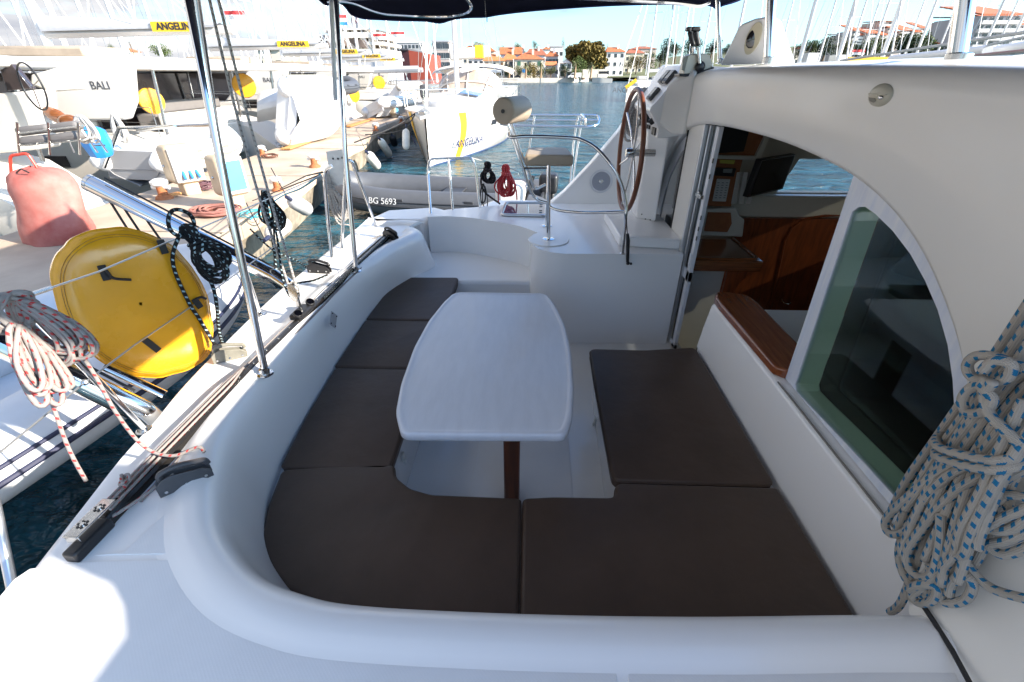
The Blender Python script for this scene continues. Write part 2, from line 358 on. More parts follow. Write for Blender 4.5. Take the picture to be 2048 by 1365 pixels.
prof=[(-.0,.70,.0),(.012,.745,0),(.03,.778,0),(.055,.798,0),(.085,.805,0),(.115,.800,0),(.14,.788,0),(.165,.778,0),(.185,ZD,0)]
for i,p in enumerate(T):
    o=onrm(T,i)
    if o.dot(Ou[i]-p)<0: o=-o
    far=min(1,max(0,(len(T)-1-i)/ (n*1.0)))
    row=[Bi[i]+V(0,0,.33),Bi[i].lerp(p,.15)+V(0,0,.43),Bi[i].lerp(p,.75)+V(0,0,.62)]
    for s,z,_ in prof: row.append(p+o*s+V(0,0,z))
    rows.append(row)
    e=row[-1]; q=Ou[i]
    d=[e+V(0,0,0)]
    for t in (.3,.6,.9): d.append(V(lerp(e.x,q.x,t),lerp(e.y,q.y,t),ZD))
    d+= [V(lerp(e.x,q.x,.965),lerp(e.y,q.y,.965),ZD-.003),V(q.x,q.y,ZD-.02)]
    out=(V(q.x,q.y,0)-V(e.x,e.y,0)).normalized()
    d+= [V(q.x,q.y,ZD-.06)-out*-.004, V(q.x+.03,q.y,.30)+V(.02,0,0), V(q.x+.10,q.y,-.25)]
    deckr.append(d)
B().grid(rows,flip=True).make('coaming',GEL,boat,angle=60)
B().grid(deckr,flip=True).make('side_deck',GEL,boat,angle=50)
# non-skid sheets a few millimetres proud, with the moulded panel seam between them
def sheet(pts,z,name,m,th=.004):
    return B().plate([V(p[0],p[1],z) for p in pts],[],V(0,0,th)).make(name,m,boat,smooth=False,bevel=.0015,bseg=1)
ns1=[PZ(*q,ZD) for q in [(172,1126),(435,1120),(445,1165),(500,1222),(600,1262),(700,1278),(1230,1286),(1236,1400),(1000,1700),(-300,1700),(-240,1480),(30,1160),(60,1140)]]
sheet([(p.x,p.y) for p in ns1],ZD,'nonskid_panel',NSK)
ns2=[PZ(*q,ZD) for q in [(1252,1286),(1850,1280),(1905,1340),(1990,1500),(2060,1700),(1262,1700),(1258,1400)]]
sheet([(p.x,p.y) for p in ns2],ZD,'nonskid_panel',NSK)
ns3=[PZ(*q,ZD) for q in [(190,1112),(250,1105),(330,1030),(420,960),(395,1045),(428,1108)]]
sheet([(p.x,p.y) for p in ns3],ZD,'nonskid_panel',NSK)
# sole, bench bases, passage step
B().grid([[V(x,y,0.0) for x in(-1.3,-.6,-.35,-.30,.4,1.3)] for y in(.6,1.4,3.4,5.0)],flip=True).make('cockpit_sole',GEL,boat)
sol=B().plate([V(*p,.0) for p in [(-.30,1.2),(.26,1.2),(.28,3.0),(-.28,3.0)]],[],V(0,0,.006)).make('sole_panel',NSK,boat,smooth=False,bevel=.002)
ZS=.385
def prism(poly,z0,z1,name,m,parent=boat,bevel=.02,bseg=3,smooth=True):
    return B().plate([V(p[0],p[1],z0) for p in poly],[],V(0,0,z1-z0)).make(name,m,parent,smooth=smooth,bevel=bevel,bseg=bseg)
prism([(-1.25,.65),(1.25,.65),(1.25,2.62),(.47,2.62),(.43,1.46),(.38,1.36),(-.42,1.34),(-.56,1.40),(-.63,1.52),(-.66,1.70),(-.66,3.72),(-1.25,3.72)],-.02,ZS,'bench_base',GEL,bevel=.025)
# passage towards the far stern step
prism([(-1.5,3.66),(.08,3.66),(.08,4.9),(-1.5,4.9)],-.02,.44,'passage_step',GEL,bevel=.03)
# helm platform with the curved inner face
cin=[PZ(*q,.80) for q in [(855,434),(900,433),(950,437),(1000,445),(1040,453),(1076,466)]]
cin=[V(p.x,p.y,0) for p in cin]
near=[V(.035,3.86,0),V(.005,3.74,0),V(.02,3.60,0),V(.075,3.48,0),V(.16,3.41,0),V(.28,3.375,0),V(1.19,3.40,0)]
pl=crom(cin,4)+near+[V(1.19,5.02,0),V(.3,5.0,0),V(-.3,4.85,0),V(-.78,4.68,0),V(-1.02,4.55,0)]
prism([(p.x,p.y) for p in pl],-.02,.80,'helm_platform',GEL,bevel=.022,bseg=4)
B().lathe([(.17,0),(.17,.004),(.165,.008),(0,.008)],(.162,3.70,.80),n=40).make('seat_pad',GEL,boat)
prism([(.72,3.56),(1.19,3.50),(1.19,4.25),(.70,4.30)],.80,.885,'console_step',GEL,bevel=.015)
# far stern quarter
prism([(-1.60,4.40),(-1.05,4.42),(-.97,4.55),(-.78,4.72),(-1.0,4.9),(-1.5,4.75)],-.02,.76,'stern_quarter',GEL,bevel=.03)
# far coaming wing behind the helm, with loudspeaker
wing=[PY(*q,4.95) for q in [(1085,420),(1128,385),(1180,330),(1238,262),(1262,225),(1300,178),(1330,130),(1420,130),(1420,490),(1120,490)]]
B().plate(wing,[],V(0,.14,0)).make('wing_coaming',GEL,boat,bevel=.02,bseg=3)
# ---- cabin bulkhead
def tinted(m,tr,gloss_col=(1,1,1),ior=1.45,rough=.01):
    m.use_nodes=True; n=m.node_tree.nodes; l=m.node_tree.links; n.clear()
    a=n.new('ShaderNodeBsdfTransparent'); a.inputs[0].default_value=(*tr,1)
    b=n.new('ShaderNodeBsdfGlossy'); b.inputs['Roughness'].default_value=rough; b.inputs[0].default_value=(*gloss_col,1)
    lw=n.new('ShaderNodeLayerWeight'); lw.inputs[0].default_value=.5; pw_=n.new('ShaderNodeMath'); pw_.operation='POWER'; pw_.inputs[1].default_value=4; l.new(lw.outputs['Facing'],pw_.inputs[0])
    f=n.new('ShaderNodeMath'); f.operation='MULTIPLY_ADD'; f.inputs[1].default_value=.9; f.inputs[2].default_value=.035*(ior/1.45)**3; l.new(pw_.outputs[0],f.inputs[0])
    x=n.new('ShaderNodeMixShader'); l.new(f.outputs[0],x.inputs[0]); l.new(a.outputs[0],x.inputs[1]); l.new(b.outputs[0],x.inputs[2])
    o=n.new('ShaderNodeOutputMaterial'); l.new(x.outputs[0],o.inputs[0]); return m
XB=1.17
arch_pts=[(.855,.70),(.862,.80),(.885,1.00),(.935,1.15),(.995,1.26),(1.085,1.36),(1.20,1.455),(1.34,1.545),(1.50,1.615),(1.70,1.668),(1.95,1.70),(2.3,1.722),(2.7,1.727),(3.1,1.720),(3.45,1.700),(3.70,1.66),(3.93,1.58),(4.12,1.47),(4.26,1.33),(4.36,1.16),(4.42,.95),(4.43,.80)]
AR=crom([V(0,y,z) for y,z in arch_pts],4)
def rooftop(y):
    if y>3.3: return 2.035-.03*((y-3.3)/.5)**2
    if y>2.4: return 2.035
    t=(2.4-max(y,1.3)); z=2.035-.0135*t*t
    k=min(1,max(0,(.06-y)/.16)); k=k*k*(3-2*k); return z-.135*k
B_=B(); rows=[]
def roofcurve(y,zt):
    # from top edge inwards over the roof
    return [V(XB-.02,y,zt-.075),V(XB-.018,y,zt-.045),V(XB-.004,y,zt-.016),V(XB+.016,y,zt-.006),V(XB+.05,y,zt-.004),V(XB+.10,y,zt+.004),V(XB+.5,y,zt+.02),V(XB+1.2,y,zt+.03),V(XB+3.4,y,zt-.05)]
seq=[]
for y in (-2.4,-1.6,-1.0,-.4,-.2,-.1,-.05,0,.05,.1,.2,.3,.45,.55,.62,.68,.72,.76,.80,.83,.85): seq.append((V(XB+.005,y,.60),y))
for p in AR: 
    if p.y<3.9: seq.append((V(XB,p.y,p.z),p.y))
rows=[]
for bpt,y in seq:
    zt=rooftop(y); bz=bpt.z
    mids=[]
    if y<.85:
        # flared foot where the bulkhead meets the deck
        k=min(1,max(0,(.86-y)/.14)); k=k*k*(3-2*k)
        mids=[V(XB-.135*k,y,.755),V(XB-.115*k,y,.80),V(XB-.01-.07*k,y,.90),V(XB-.02-.02*k,y,1.2)]
    else:
        mids=[V(XB+.06,y,bz),V(XB+.006,y,bz-.0),V(XB-.012,y,bz+.006),V(XB-.02,y,bz+.025)]
    mids+= [V(XB-.02,y,lerp(max(bz,1.2),zt,.5)),V(XB-.02,y,lerp(max(bz,1.2),zt,.72))]
    rows.append(mids+roofcurve(y,zt))
# end cap at the console side
B().grid(rows).make('bulkhead',GELC,boat,angle=60)
# arch reveal (thickness inwards)
B().grid([[V(XB+.02,p.y,p.z),V(XB+.20,p.y,p.z)] for p in AR],flip=True).make('arch_reveal',GELC,boat)
# remaining part of the bulkhead round the far end of the arch
farb=[V(XB,p.y,p.z) for p in AR if p.y>=3.86]
pp=[V(XB,3.86,2.02)]+farb+[V(XB,4.62,.80),V(XB,4.62,1.55),V(XB,4.45,1.9),V(XB,4.2,2.02)]
B().plate(pp,[],V(.16,0,0)).make('bulkhead_end',GEL,boat,bevel=.012)
# roof slab edge
# port roof part beyond the console
B().plate([V(XB,3.85,2.0),V(XB,4.75,1.93),V(XB+3.3,4.75,1.85),V(XB+3.3,3.85,1.93)],[],V(0,0,.03)).make('roof_edge',GEL,boat,bevel=.01)
# ---- bench backrest wall under the sill
bw=[]
for y in (.60,.86,1.2,1.8,2.3,2.60,2.625,2.625):
    k=.10 if y==2.625 else 0
    r=[V(1.125+k*0,y,.30),V(1.125,y,.44),V(1.14,y,.60),V(1.157,y,.735),V(1.165,y,.752),V(1.185,y,.760),V(1.42,y,.760)]
    bw.append(r)
B().grid(bw).make('bench_backrest',GEL,boat,angle=50)
B().plate([V(1.125,2.625,-.02),V(1.125,2.625,.44),V(1.157,2.625,.735),V(1.175,2.625,.757),V(1.42,2.625,.757),V(1.42,2.625,-.02)],[],V(0,-.02,0)).make('door_post',GELC,boat,smooth=False)
# gap line at foot of bulkhead and under the window
B().tube([V(1.168,.86,.764),V(1.168,1.77,.764)],.004,6).make('sealant',GASK,boat)
B().tube([PZ(*q,.808)-V(.0,0,.002) for q in [(1845,1208),(1870,1245),(1905,1300),(1940,1365),(1990,1450)]],.006,6).make('sealant',RUB,boat)
# ---- window beside the companionway
def arcpts(y0,y1):
    return [p for p in AR if y0<=p.y<=y1]
XW=XB+.045
cen_y=1.3
outer_l=[V(XW,1.80,.765),V(XW,.86,.765)]+[V(XW,p.y,p.z) for p in arcpts(.856,1.84)]+[V(XW,1.84,1.69)]
glass=[PX(*q,XW) for q in [(1716,415),(1704,424),(1590,768),(1592,782),(1608,800),(1700,897),(1760,962),(1800,1006),(1845,1050),(1885,1060),(1903,1040),(1908,950),(1910,850),(1905,760),(1895,690),(1875,620),(1850,562),(1820,508),(1785,462),(1750,428),(1730,414)]]
fin_=bpy.data.materials.new('interior_shade_tint'); tinted(fin_,(.20,.205,.18))  # added dark sheet behind the window pane, standing in for cabin shade
B().plate([V(XW+.108,cen_y+(p.y-cen_y)*1.0,p.z) for p in glass],[],V(.0005,0,0)).make('interior_shade_sheet',fin_,boat,smooth=False)
W=B().plate(outer_l,[glass],V(.02,0,0)).make('window_frame',mat('worn_white_frame',(.74,.77,.82),.42,var=.3,vscale=5,col2=(.60,.66,.78),stretch=(1,5,.6)),boat,smooth=False,bevel=.002)
rv=B(); g1=[p+V(.02,0,0) for p in glass]; cen=sum(glass,V(0,0,0))/len(glass)
def shrink(p,k,dx): 
    q=cen+(p-cen)*k; return V(p.x+dx,q.y,q.z)
REV=mat('window_reveal',(.74,.76,.72),.5,var=.05)
rv.grid([[*[shrink(p,1.015,.02) for p in glass],shrink(glass[0],1.015,.02)],[*[shrink(p,1.0,.105) for p in glass],shrink(glass[0],1.0,.105)]])
rv.make('window_reveal',REV,boat,angle=30)
gm=bpy.data.materials.new('green_tinted_glass'); gm.use_nodes=True; gn=gm.node_tree.nodes; gl=gm.node_tree.links; gn.clear()
tinted(gm,(.78,.885,.82))
B().plate([p+V(.006,0,0) for p in glass],[],V(.006,0,0)).make('window_pane',gm,boat,smooth=False)
# ---- companionway door: jamb, rails, sliding leaves
jd=thing('sliding_door','aluminium framed sliding glass door pushed open at the far side of the cabin entrance','door',(1.2,3.4,0))
B().bx(1.185,1.215,3.50,3.80,.02,1.70).make('jamb',GELC,jd,bevel=.004)
B().bx(1.18,1.20,3.803,3.818,.70,1.66).make('seal',RUB,jd)
B().bx(1.175,1.215,3.44,3.47,.02,1.70).bx(1.20,1.225,3.40,3.42,.02,1.70).make('rail',ALU,jd,bevel=.003)
lf=B().bx(1.215,1.245,3.28,3.335,.02,1.70).bx(1.215,1.245,3.28,3.40,.02,.06).bx(1.215,1.245,3.28,3.40,.62,.70)
lf.make('leaf_frame',WALU,jd,bevel=.003)
dkg=bpy.data.materials.new('dark_glass'); tinted(dkg,(.16,.18,.17))
B().bx(1.226,1.232,3.335,3.40,.04,1.70).make('pane',dkg,jd,smooth=False)
B().bx(1.19,1.214,3.30,3.42,1.235,1.262).bx(1.195,1.21,3.37,3.395,1.225,1.275).make('latch',STEELR,jd,bevel=.003)
B().bx(1.205,1.216,3.285,3.315,.75,.84).make('handle',WALU,jd,bevel=.003)
for z in (.95,1.02,1.1,1.38,1.48): B().bx(1.212,1.216,3.265,3.279,z,z+.03).make('lock_slot',BLK,jd)
# fixed arched window at the far side of the entrance
fr=[V(XW,p.y,p.z) for p in AR if 3.83<=p.y]
fo=[V(XW,3.83,.78)]+[V(XW,3.83,1.62)]+fr
fgl=[PX(*q,XW) for q in [(1372,262),(1330,330),(1318,368),(1314,410),(1316,450),(1330,470),(1338,440),(1365,330)]]
fh=[V(XW,3.90,.82),V(XW,3.90,1.50),V(XW,3.97,1.46),V(XW,4.08,1.36),V(XW,4.20,1.22),V(XW,4.27,1.08),V(XW,4.31,.92),V(XW,4.31,.82)]
B().plate(fo,[fh],V(.02,0,0)).make('fixed_window_frame',WALU,boat,smooth=False,bevel=.002)
dg2=bpy.data.materials.new('smoked_glass'); tinted(dg2,(.10,.12,.12),ior=1.6)
B().plate([p+V(.006,0,0) for p in fh],[],V(.005,0,0)).make('fixed_window_pane',dg2,boat,smooth=False)
# ---- teak capping on the backrest wall
cap=[V(1.165,1.86,.762),V(1.168,1.83,.762),V(1.20,1.80,.762),V(1.36,1.80,.762),V(1.385,1.83,.762),V(1.385,2.58,.762),V(1.36,2.64,.762),V(1.25,2.69,.762),V(1.18,2.67,.762),V(1.155,2.60,.762),V(1.15,2.5,.762)]
B().plate(cap,[],V(0,0,.05)).make('teak_capping',TEAKY,boat,bevel=.012,bseg=3)
# ---- cabin interior shell
CR=mat('cream_headliner',(.55,.52,.45),.7,var=.05); CRW=mat('cream_moulding',(.66,.63,.56),.4,var=.04)
XO=4.3; YF=4.45
sh=B()
wn=[PY(*q,YF) for q in [(1553,385),(1585,318),(1700,318),(1700,386)]]
wl=wn[0].x; wr=wn[2].x+.6; wt=wn[1].z; wb=wn[0].z
sh.plate([V(1.45,YF,-.3),V(XO,YF,-.3),V(XO,YF,1.98),V(1.45,YF,1.98)],[[V(wl,YF,wb),V(wl+.12,YF,wt),V(wr,YF,wt),V(wr,YF,wb)]],V(0,.08,0))
sh.make('cabin_side',CR,boat,smooth=False)
B().plate([V(XO,-2.3,-.3),V(XO,YF,-.3),V(XO,YF,1.98),V(XO,-2.3,1.98)],[[V(XO,-1.8,1.15),V(XO,1.0,1.15),V(XO,1.0,1.75),V(XO,-1.8,1.75)],[V(XO,1.3,1.15),V(XO,4.0,1.15),V(XO,4.0,1.75),V(XO,1.3,1.75)]],V(.05,0,0)).bx(1.3,XO-.02,-2.35,-2.3,-.3,1.98).make('cabin_front',CR,boat,smooth=False)
fg_=bpy.data.materials.new('front_tinted_glass'); tinted(fg_,(.25,.26,.25))
B().bx(XO+.02,XO+.026,-2.0,4.2,1.05,1.85).make('front_window',fg_,boat,smooth=False)
B().box((1.42,.10,2.10),(.30,.34,.26)).make('unseen_sun_blocker',NAVY,boat,bevel=.06,bseg=3)  # added block out of view, shapes the sun patch on the side deck
B().bx(XB+.12,XO,-2.35,4.6,1.90,1.93).make('headliner',CR,boat,smooth=False)
B().bx(XB+.02,XO,-2.35,4.6,-.31,-.28).make('cabin_sole',TEAK,boat,smooth=False)
B().bx(XB+.03,XB+.05,2.64,3.30,-.30,.03).make('entry_riser',CRW,boat,smooth=False)
# interior sill under the side window, wood panel below it
S=B(); S.bx(wl-.55,XO,YF-.10,YF-.005,wb-.21,wb-.01); S.make('window_shelf',CRW,boat,bevel=.015)
pw=[PY(*q,YF-.10) for q in [(1478,425),(1672,418),(1600,690),(1440,700)]]
B().bx(1.95,XO,YF-.13,YF-.09,-.28,wb-.21).make('wood_panel',TEAKD,boat,smooth=False)
dp=[PY(*q,YF-.13) for q in [(1535,640),(1570,480),(1585,455),(1610,438),(1650,432),(1700,432),(1660,640)]]
B().tube(dp,.012,6).make('panel_moulding',TEAKD,boat)
hd=[PY(*q,YF-.15) for q in [(1562,598),(1566,606),(1576,609),(1582,606)]]
B().tube(hd,.008,6).make('panel_handle',STEEL,boat)
# chart corner: cream moulding, orange panel, radio panel, black stereo
YC=4.10
def yplate(px,y,th,name,m,parent=boat,bev=.004): return B().plate([PY(*q,y) for q in px],[],V(0,th,0)).make(name,m,parent,smooth=False,bevel=bev)
yplate([(1412,418),(1400,472),(1486,475),(1490,440),(1478,432),(1472,416)],YC,.25,'cream_console',CRW,bev=.015)
yplate([(1416,425),(1408,463),(1455,465),(1464,448),(1462,426)],YC-.012,.01,'orange_panel',ORANGE)
yplate([(1428,318),(1412,412),(1462,414),(1486,318)],YC,.12,'radio_panel',ORANGE)
yplate([(1424,249),(1430,312),(1515,318),(1540,250)],YC+.02,.3,'upper_locker',ORANGE)
yplate([(1430,252),(1422,308),(1488,304),(1502,250)],YC-.01,.04,'stereo',BLK)
yplate([(1428,311),(1427,318),(1520,321),(1545,262),(1538,258),(1512,313)],YC-.02,.04,'locker_trim',CRW)
yplate([(1440,320),(1440,327),(1468,329),(1471,321)],YC-.012,.01,'yellow_notice',mat('yellow_paper',(.55,.52,.10),.7))
PAP=mat('white_paper',(.72,.71,.68),.7)
pb=yplate([(1434,358),(1425,403),(1452,404),(1461,359)],YC-.012,.008,'notice_sheet',PAP)
for c in range(3):
    for k in range(7):
        p=PY(1437+c*8.5-k*.9,366+k*5,YC-.014); B().bx(p.x-.008,p.x+.010,p.y-.001,p.y,p.z-.002,p.z+.002).make('print_line',DGR,pb)
yplate([(1433,336),(1430,352),(1468,354),(1473,338)],YC-.04,.03,'vhf_radio',BLK)
yplate([(1447,338),(1446,346),(1464,347),(1466,338)],YC-.045,.01,'vhf_screen',mat('lcd',(.25,.27,.26),.3))
# TV on bracket
tv=thing('television','small black flat television tilted on a bracket beside the cabin side window','television',tuple(PY(1545,390,4.0)))
t4=[PY(*q,y) for q,y in [((1495,396),3.86),((1566,379),4.15),((1592,309),4.15),((1523,320),3.86)]]
nr=(t4[1]-t4[0]).cross(t4[3]-t4[0]).normalized()
B().plate(t4,[],nr*-.05).make('casing',BLK,tv,bevel=.006)
ins=[t4[0].lerp(t4[2],.06),t4[1].lerp(t4[3],.06),t4[2].lerp(t4[0],.04),t4[3].lerp(t4[1],.04)]
B().plate([p+nr*.004 for p in ins],[],nr*-.004).make('screen',mat('tv_screen',(.012,.013,.015),.12),tv,smooth=False)
B().tube([PY(1492,350,4.1),PY(1510,352,4.05),PY(1535,350,4.1)],.018,8).make('bracket',BLK,tv)
# white cloth/curtain tied by the television
cu=[]
for k in range(9):
    a=PY(1474+k*4.5,345,4.05+.02*math.sin(k*2.3)); b=PY(1462+k*5,408,4.05+.03*math.sin(k*2.1+1)); cu.append([a,a.lerp(b,.5)+V(0,.01*math.sin(k*3),0),b])
B().grid(cu).make('curtain',mat('white_cloth',(.62,.60,.56),.8),boat)
# chart table and its bracket
tb=[PZ(*q,.74) for q in [(1395,528),(1527,518),(1482,476),(1400,478)]]
ctz=.62
ct=thing('chart_table','varnished wooden chart table with raised edge inside the cabin entrance','table',tuple(PY(1460,520,3.7)))
tt=[PY(1388,519,3.45),PY(1526,518,3.45),PY(1482,480,3.98),PY(1395,480,3.98)]
zt_=tt[0].z
tt=[V(1.30,3.42,zt_),V(tt[1].x,3.42,zt_),V(tt[1].x,3.98,zt_),V(1.30,3.98,zt_)]
B().plate(tt,[],V(0,0,-.09)).make('table_top',TEAK,ct,bevel=.012,bseg=3)
B().tube(fillet([tt[0]+V(0,.03,.005),tt[1]+V(-.03,.03,.005),tt[2]+V(-.03,0,.005)],.06),.011,6).make('raised_edge',TEAK,ct)
br=[V(0,3.52,zt_-.09),V(.27,3.52,zt_-.09),V(.20,3.52,zt_-.13),V(.12,3.52,zt_-.22),V(.07,3.52,zt_-.42),V(0,3.52,zt_-.42)]
x0=PY(1455,545,3.52).x
B().plate([p+V(x0,0,0) for p in br],[],V(0,.03,0)).make('bracket',TEAKD,ct,bevel=.004)
B().bx(1.24,x0+.02,3.62,3.66,-.28,zt_-.09).make('base_panel',CRW,boat,smooth=False)
# galley edge and sink seen past the capping
gz=.70
B().bx(1.45,2.05,1.2,2.75,.30,.66).make('galley_unit',CRW,boat,bevel=.01)
B().bx(1.52,1.95,1.75,2.15,.655,.668).make('galley_sink',STEELR,boat,bevel=.004)
B().bx(1.56,1.91,1.79,2.11,.666,.670).make('sink_bowl',BLK,boat,bevel=.004)
# things seen darkly through the tinted pane
B().bx(1.45,2.0,-.2,1.15,-.28,.60).make('settee',BROWN,boat,bevel=.03)
B().bx(2.3,2.4,.1,3.2,.0,.70).make('saloon_counter',TEAKD,boat,bevel=.01)
B().ball((1.75,1.75,1.42),.12,sc=(1.2,1,.6)).ball((2.1,1.35,1.15),.14,sc=(1.1,1,.8)).make('headrest',BEIGE,boat)
# oval courtesy light/hook on the bulkhead
hk=thing('deck_light','small oval cream deck light on the bulkhead above the arch','lamp',tuple(PX(1760,192,XB-.03)))
c=PX(1760,192,XB-.02); yy=V(0,-1,0)
ov=[]
for k in range(28):
    a=2*math.pi*k/28; r=1+.10*math.cos(a-.6)
    ov.append(c+V(0,-math.cos(a)*.056*r,math.sin(a)*.034*r))
CRL=mat('aged_cream_plastic',(.50,.47,.37),.3)
bb=B(); rws=[]
for k,(s,d) in enumerate([(1,.0),(.98,-.004),(.9,-.008),(.6,-.011),(.05,-.012)]): rws.append([c+(p-c)*s+V(d,0,0) for p in ov])
bb.grid(rws,closed=True).make('cover',CRL,hk,angle=80)
B().plate([c+V(-.0125,y,z) for y,z in [(.034,-.006),(.0,-.007),(-.010,-.015),(.0,-.020),(.022,-.017)]],[],V(-.0008,0,0)).make('grille',OLV,hk,smooth=False)
B().bx(c.x-.0145,c.x-.008,c.y-.045,c.y+.042,c.z+.002,c.z+.006).make('rim',CRL,hk,bevel=.001)
B().ball(c+V(-.013,-.025,-.004),.008,sc=(.4,1.6,.8)).make('bulb',STEELR,hk)
# ================================================================ cushions
def cushion(poly,z0,z1,label,round_=.0,puff=.006,zoff=0):
    """thick vinyl pad cut to a plan outline: rounded edge, slightly domed top, seam piping"""
    P=[V(p[0],p[1],0) for p in poly]; c=sum(P,V(0,0,0))/len(P)
    b=bmesh.new(); vs=[b.verts.new((p.x,p.y,z0)) for p in P]; f=b.faces.new(vs)
    if f.normal.z<0: f.normal_flip()
    b.normal_update()
    if f.normal.z<0: bmesh.ops.reverse_faces(b,faces=[f])
    r=bmesh.ops.extrude_face_region(b,geom=[f]); up=[e for e in r['geom'] if isinstance(e,bmesh.types.BMVert)]
    for v in up: v.co.z=z1
    bmesh.ops.recalc_face_normals(b,faces=b.faces)
    me=bpy.data.meshes.new('seat_cushion'); loc=Vector((c.x,c.y,z0))
    for v in b.verts: v.co-=loc
    b.to_mesh(me); b.free(); me.materials.append(BROWN)
    me.polygons.foreach_set('use_smooth',[True]*len(me.polygons))
    o=bpy.data.objects.new('seat_cushion',me); scn.collection.objects.link(o); o.location=loc; o['_w']=tuple(loc)
    m=o.modifiers.new('bevel','BEVEL'); m.width=.016; m.segments=4; m.limit_method='ANGLE'; m.angle_limit=R(50)
    tag(o,label,'cushion','brown seat cushions in the cockpit')
    pp=[]
    for p in P: q=c+(p-c)*.994; pp.append(V(q.x,q.y,z1-.013))
    pp=[V(p.x,p.y,z1-.015) for p in P]
    pp2=[]
    for i,p in enumerate(pp):
        d=(p-V(c.x,c.y,p.z)).normalized(); pp2.append(p+d*.0005)
    B().tube(pp2,.0028,5,closed=True).make('piping',BROWN,o)
    return o
def rnd(poly,r=.03):
    P=[V(*p,0) for p in poly]; m=len(P); out=[]
    for i in range(m):
        a,b,c=P[i-1],P[i],P[(i+1)%m]; rr=min(r,(a-b).length*.45,(c-b).length*.45)
        s=b+(a-b).normalized()*rr; e=b+(c-b).normalized()*rr
        for k in range(5):
            t=k/4; q=s*(1-t)**2+b*2*t*(1-t)+e*t*t; out.append((q.x,q.y))
    return out
z0,z1=ZS+.002,.452
cushion(rnd([(-1.130,3.70),(-1.17,3.3),(-1.183,2.905),(-.625,2.905),(-.610,3.60),(-.615,3.715)]),z0,z1,'brown seat cushion at the far end of the left bench')
cushion(rnd([(-1.183,2.893),(-1.180,2.28),(-.625,2.28),(-.625,2.893)]),z0,z1,'short brown seat cushion second from the far end of the left bench')
cushion(rnd([(-1.170,2.270),(-1.150,1.80),(-1.118,1.455),(-.612,1.455),(-.622,2.270)],.035),z0,z1,'long brown seat cushion of the left bench, beside the near left table corner')
cor=[(-1.10,1.44)]+[(x,y) for x,y in [(-1.065,1.25),(-1.015,1.10),(-.93,.985),(-.82,.90),(-.68,.845),(-.5,.81)]]+[(-.012,.80),(-.012,1.325),(-.40,1.330),(-.50,1.36),(-.575,1.42),(-.598,1.49),(-.66,1.497),(-1.04,1.452)]
cushion(rnd(cor,.022),z0,z1,'large curved brown corner cushion at the near left of the cockpit')
cushion(rnd([(-.004,.80),(1.105,.81),(1.10,1.425),(.415,1.425),(.395,1.395),(.385,1.350),(.36,1.343),(.12,1.338),(-.004,1.325)],.022),z0,z1,'wide notched brown cushion on the near right seat, below the rope')
cushion(rnd([(.392,1.437),(1.098,1.437),(1.105,2.60),(.76,2.55),(.408,2.555),(.398,2.2)],.045),z0,z1,'tall brown bench cushion on the right under the teak capping')
# ================================================================ table
tab=thing('cockpit_table','white bowed cockpit table with rounded rim on a dark wooden post','table',(-.17,2.2,0))
def tl(z,k=1,dx=0):
    pts=[(-.548,1.50),(-.60,1.62),(-.632,1.85),(-.645,2.2),(-.625,2.52),(-.575,2.80),(-.535,2.93),(-.50,2.96),(-.2,2.965),(.10,2.965),(.140,2.93),(.185,2.78),(.235,2.5),(.25,2.2),(.238,1.85),(.212,1.62),(.188,1.53),(.165,1.497),(-.18,1.487),(-.52,1.478)]
    P=rnd(pts,.05); cx,cy=-.19,2.22
    return [V(cx+(x-cx)*(1-k/.40),cy+(y-cy)*(1-k/.74),z) for x,y in P]
TW=mat('white_table_laminate',(.76,.78,.82),.32,var=.06,vscale=5,coat=.15,stretch=(5,1,1),bump=.01)
rows=[tl(.605,.03),tl(.607,.006),tl(.613,.0),tl(.642,-.001),tl(.650,.002),tl(.6535,.007),tl(.6535,.019),tl(.651,.025),tl(.6502,.030),tl(.650,.05)]
bt=B().grid(rows,closed=True); c=len(bt.v); 
bt.add(rows[-1],[tuple(range(len(rows[-1])))]); bt.add(rows[0],[tuple(reversed(range(len(rows[0]))))])
me=bt.make('table_top',TW,tab,angle=50)
me.data.update()
TPOST=wood('dark_table_post',(.06,.016,.008),(.12,.032,.012),.3,sc=(8,8,1),coat=.3)
B().bx(-.105,-.025,1.64,1.76,.0,.605).make('post',TPOST,tab,bevel=.008)
B().bx(-.105,-.025,2.64,2.76,.0,.605).make('post',TPOST,tab,bevel=.008)
B().bx(-.30,.16,1.66,1.74,.575,.603).bx(-.30,.16,2.66,2.74,.575,.603).make('cross_bearer',TEAKD,tab,bevel=.005)
# bench latches and wall plate
def latch(p,nx,label):
    t=thing('locker_latch',label,'latch',tuple(p),'white locker latches on the bench fronts')
    B().box(p,(.012,.03,.055)).box(p+V(nx*.008,0,-.028),(.012,.014,.035)).make('catch',mat('latch_white',(.7,.69,.64),.4),t,bevel=.003)
latch(PX(1190,842,.455)-V(.0,0,0),-1,'white plastic latch on the right bench front')
latch(V(-.652,1.76,.23),1,'white plastic latch on the left bench front')
pl_=PX(663,640,-1.19)
tp=tag(B().box(pl_+V(.012,0,0),(.004,.085,.085),rot=Matrix.Rotation(R(45),3,'X')).make('wall_plate',mat('grey_plate',(.36,.36,.38),.5),None,bevel=.002,loc=pl_),'small grey square cover plate on the left backrest wall','plate')
for dy,dz in ((0,.045),(.045,0),(0,-.045),(-.045,0)): B().ball(pl_+V(.015,dy*.98,dz*.98),.005,8).make('screw',BLK,tp)
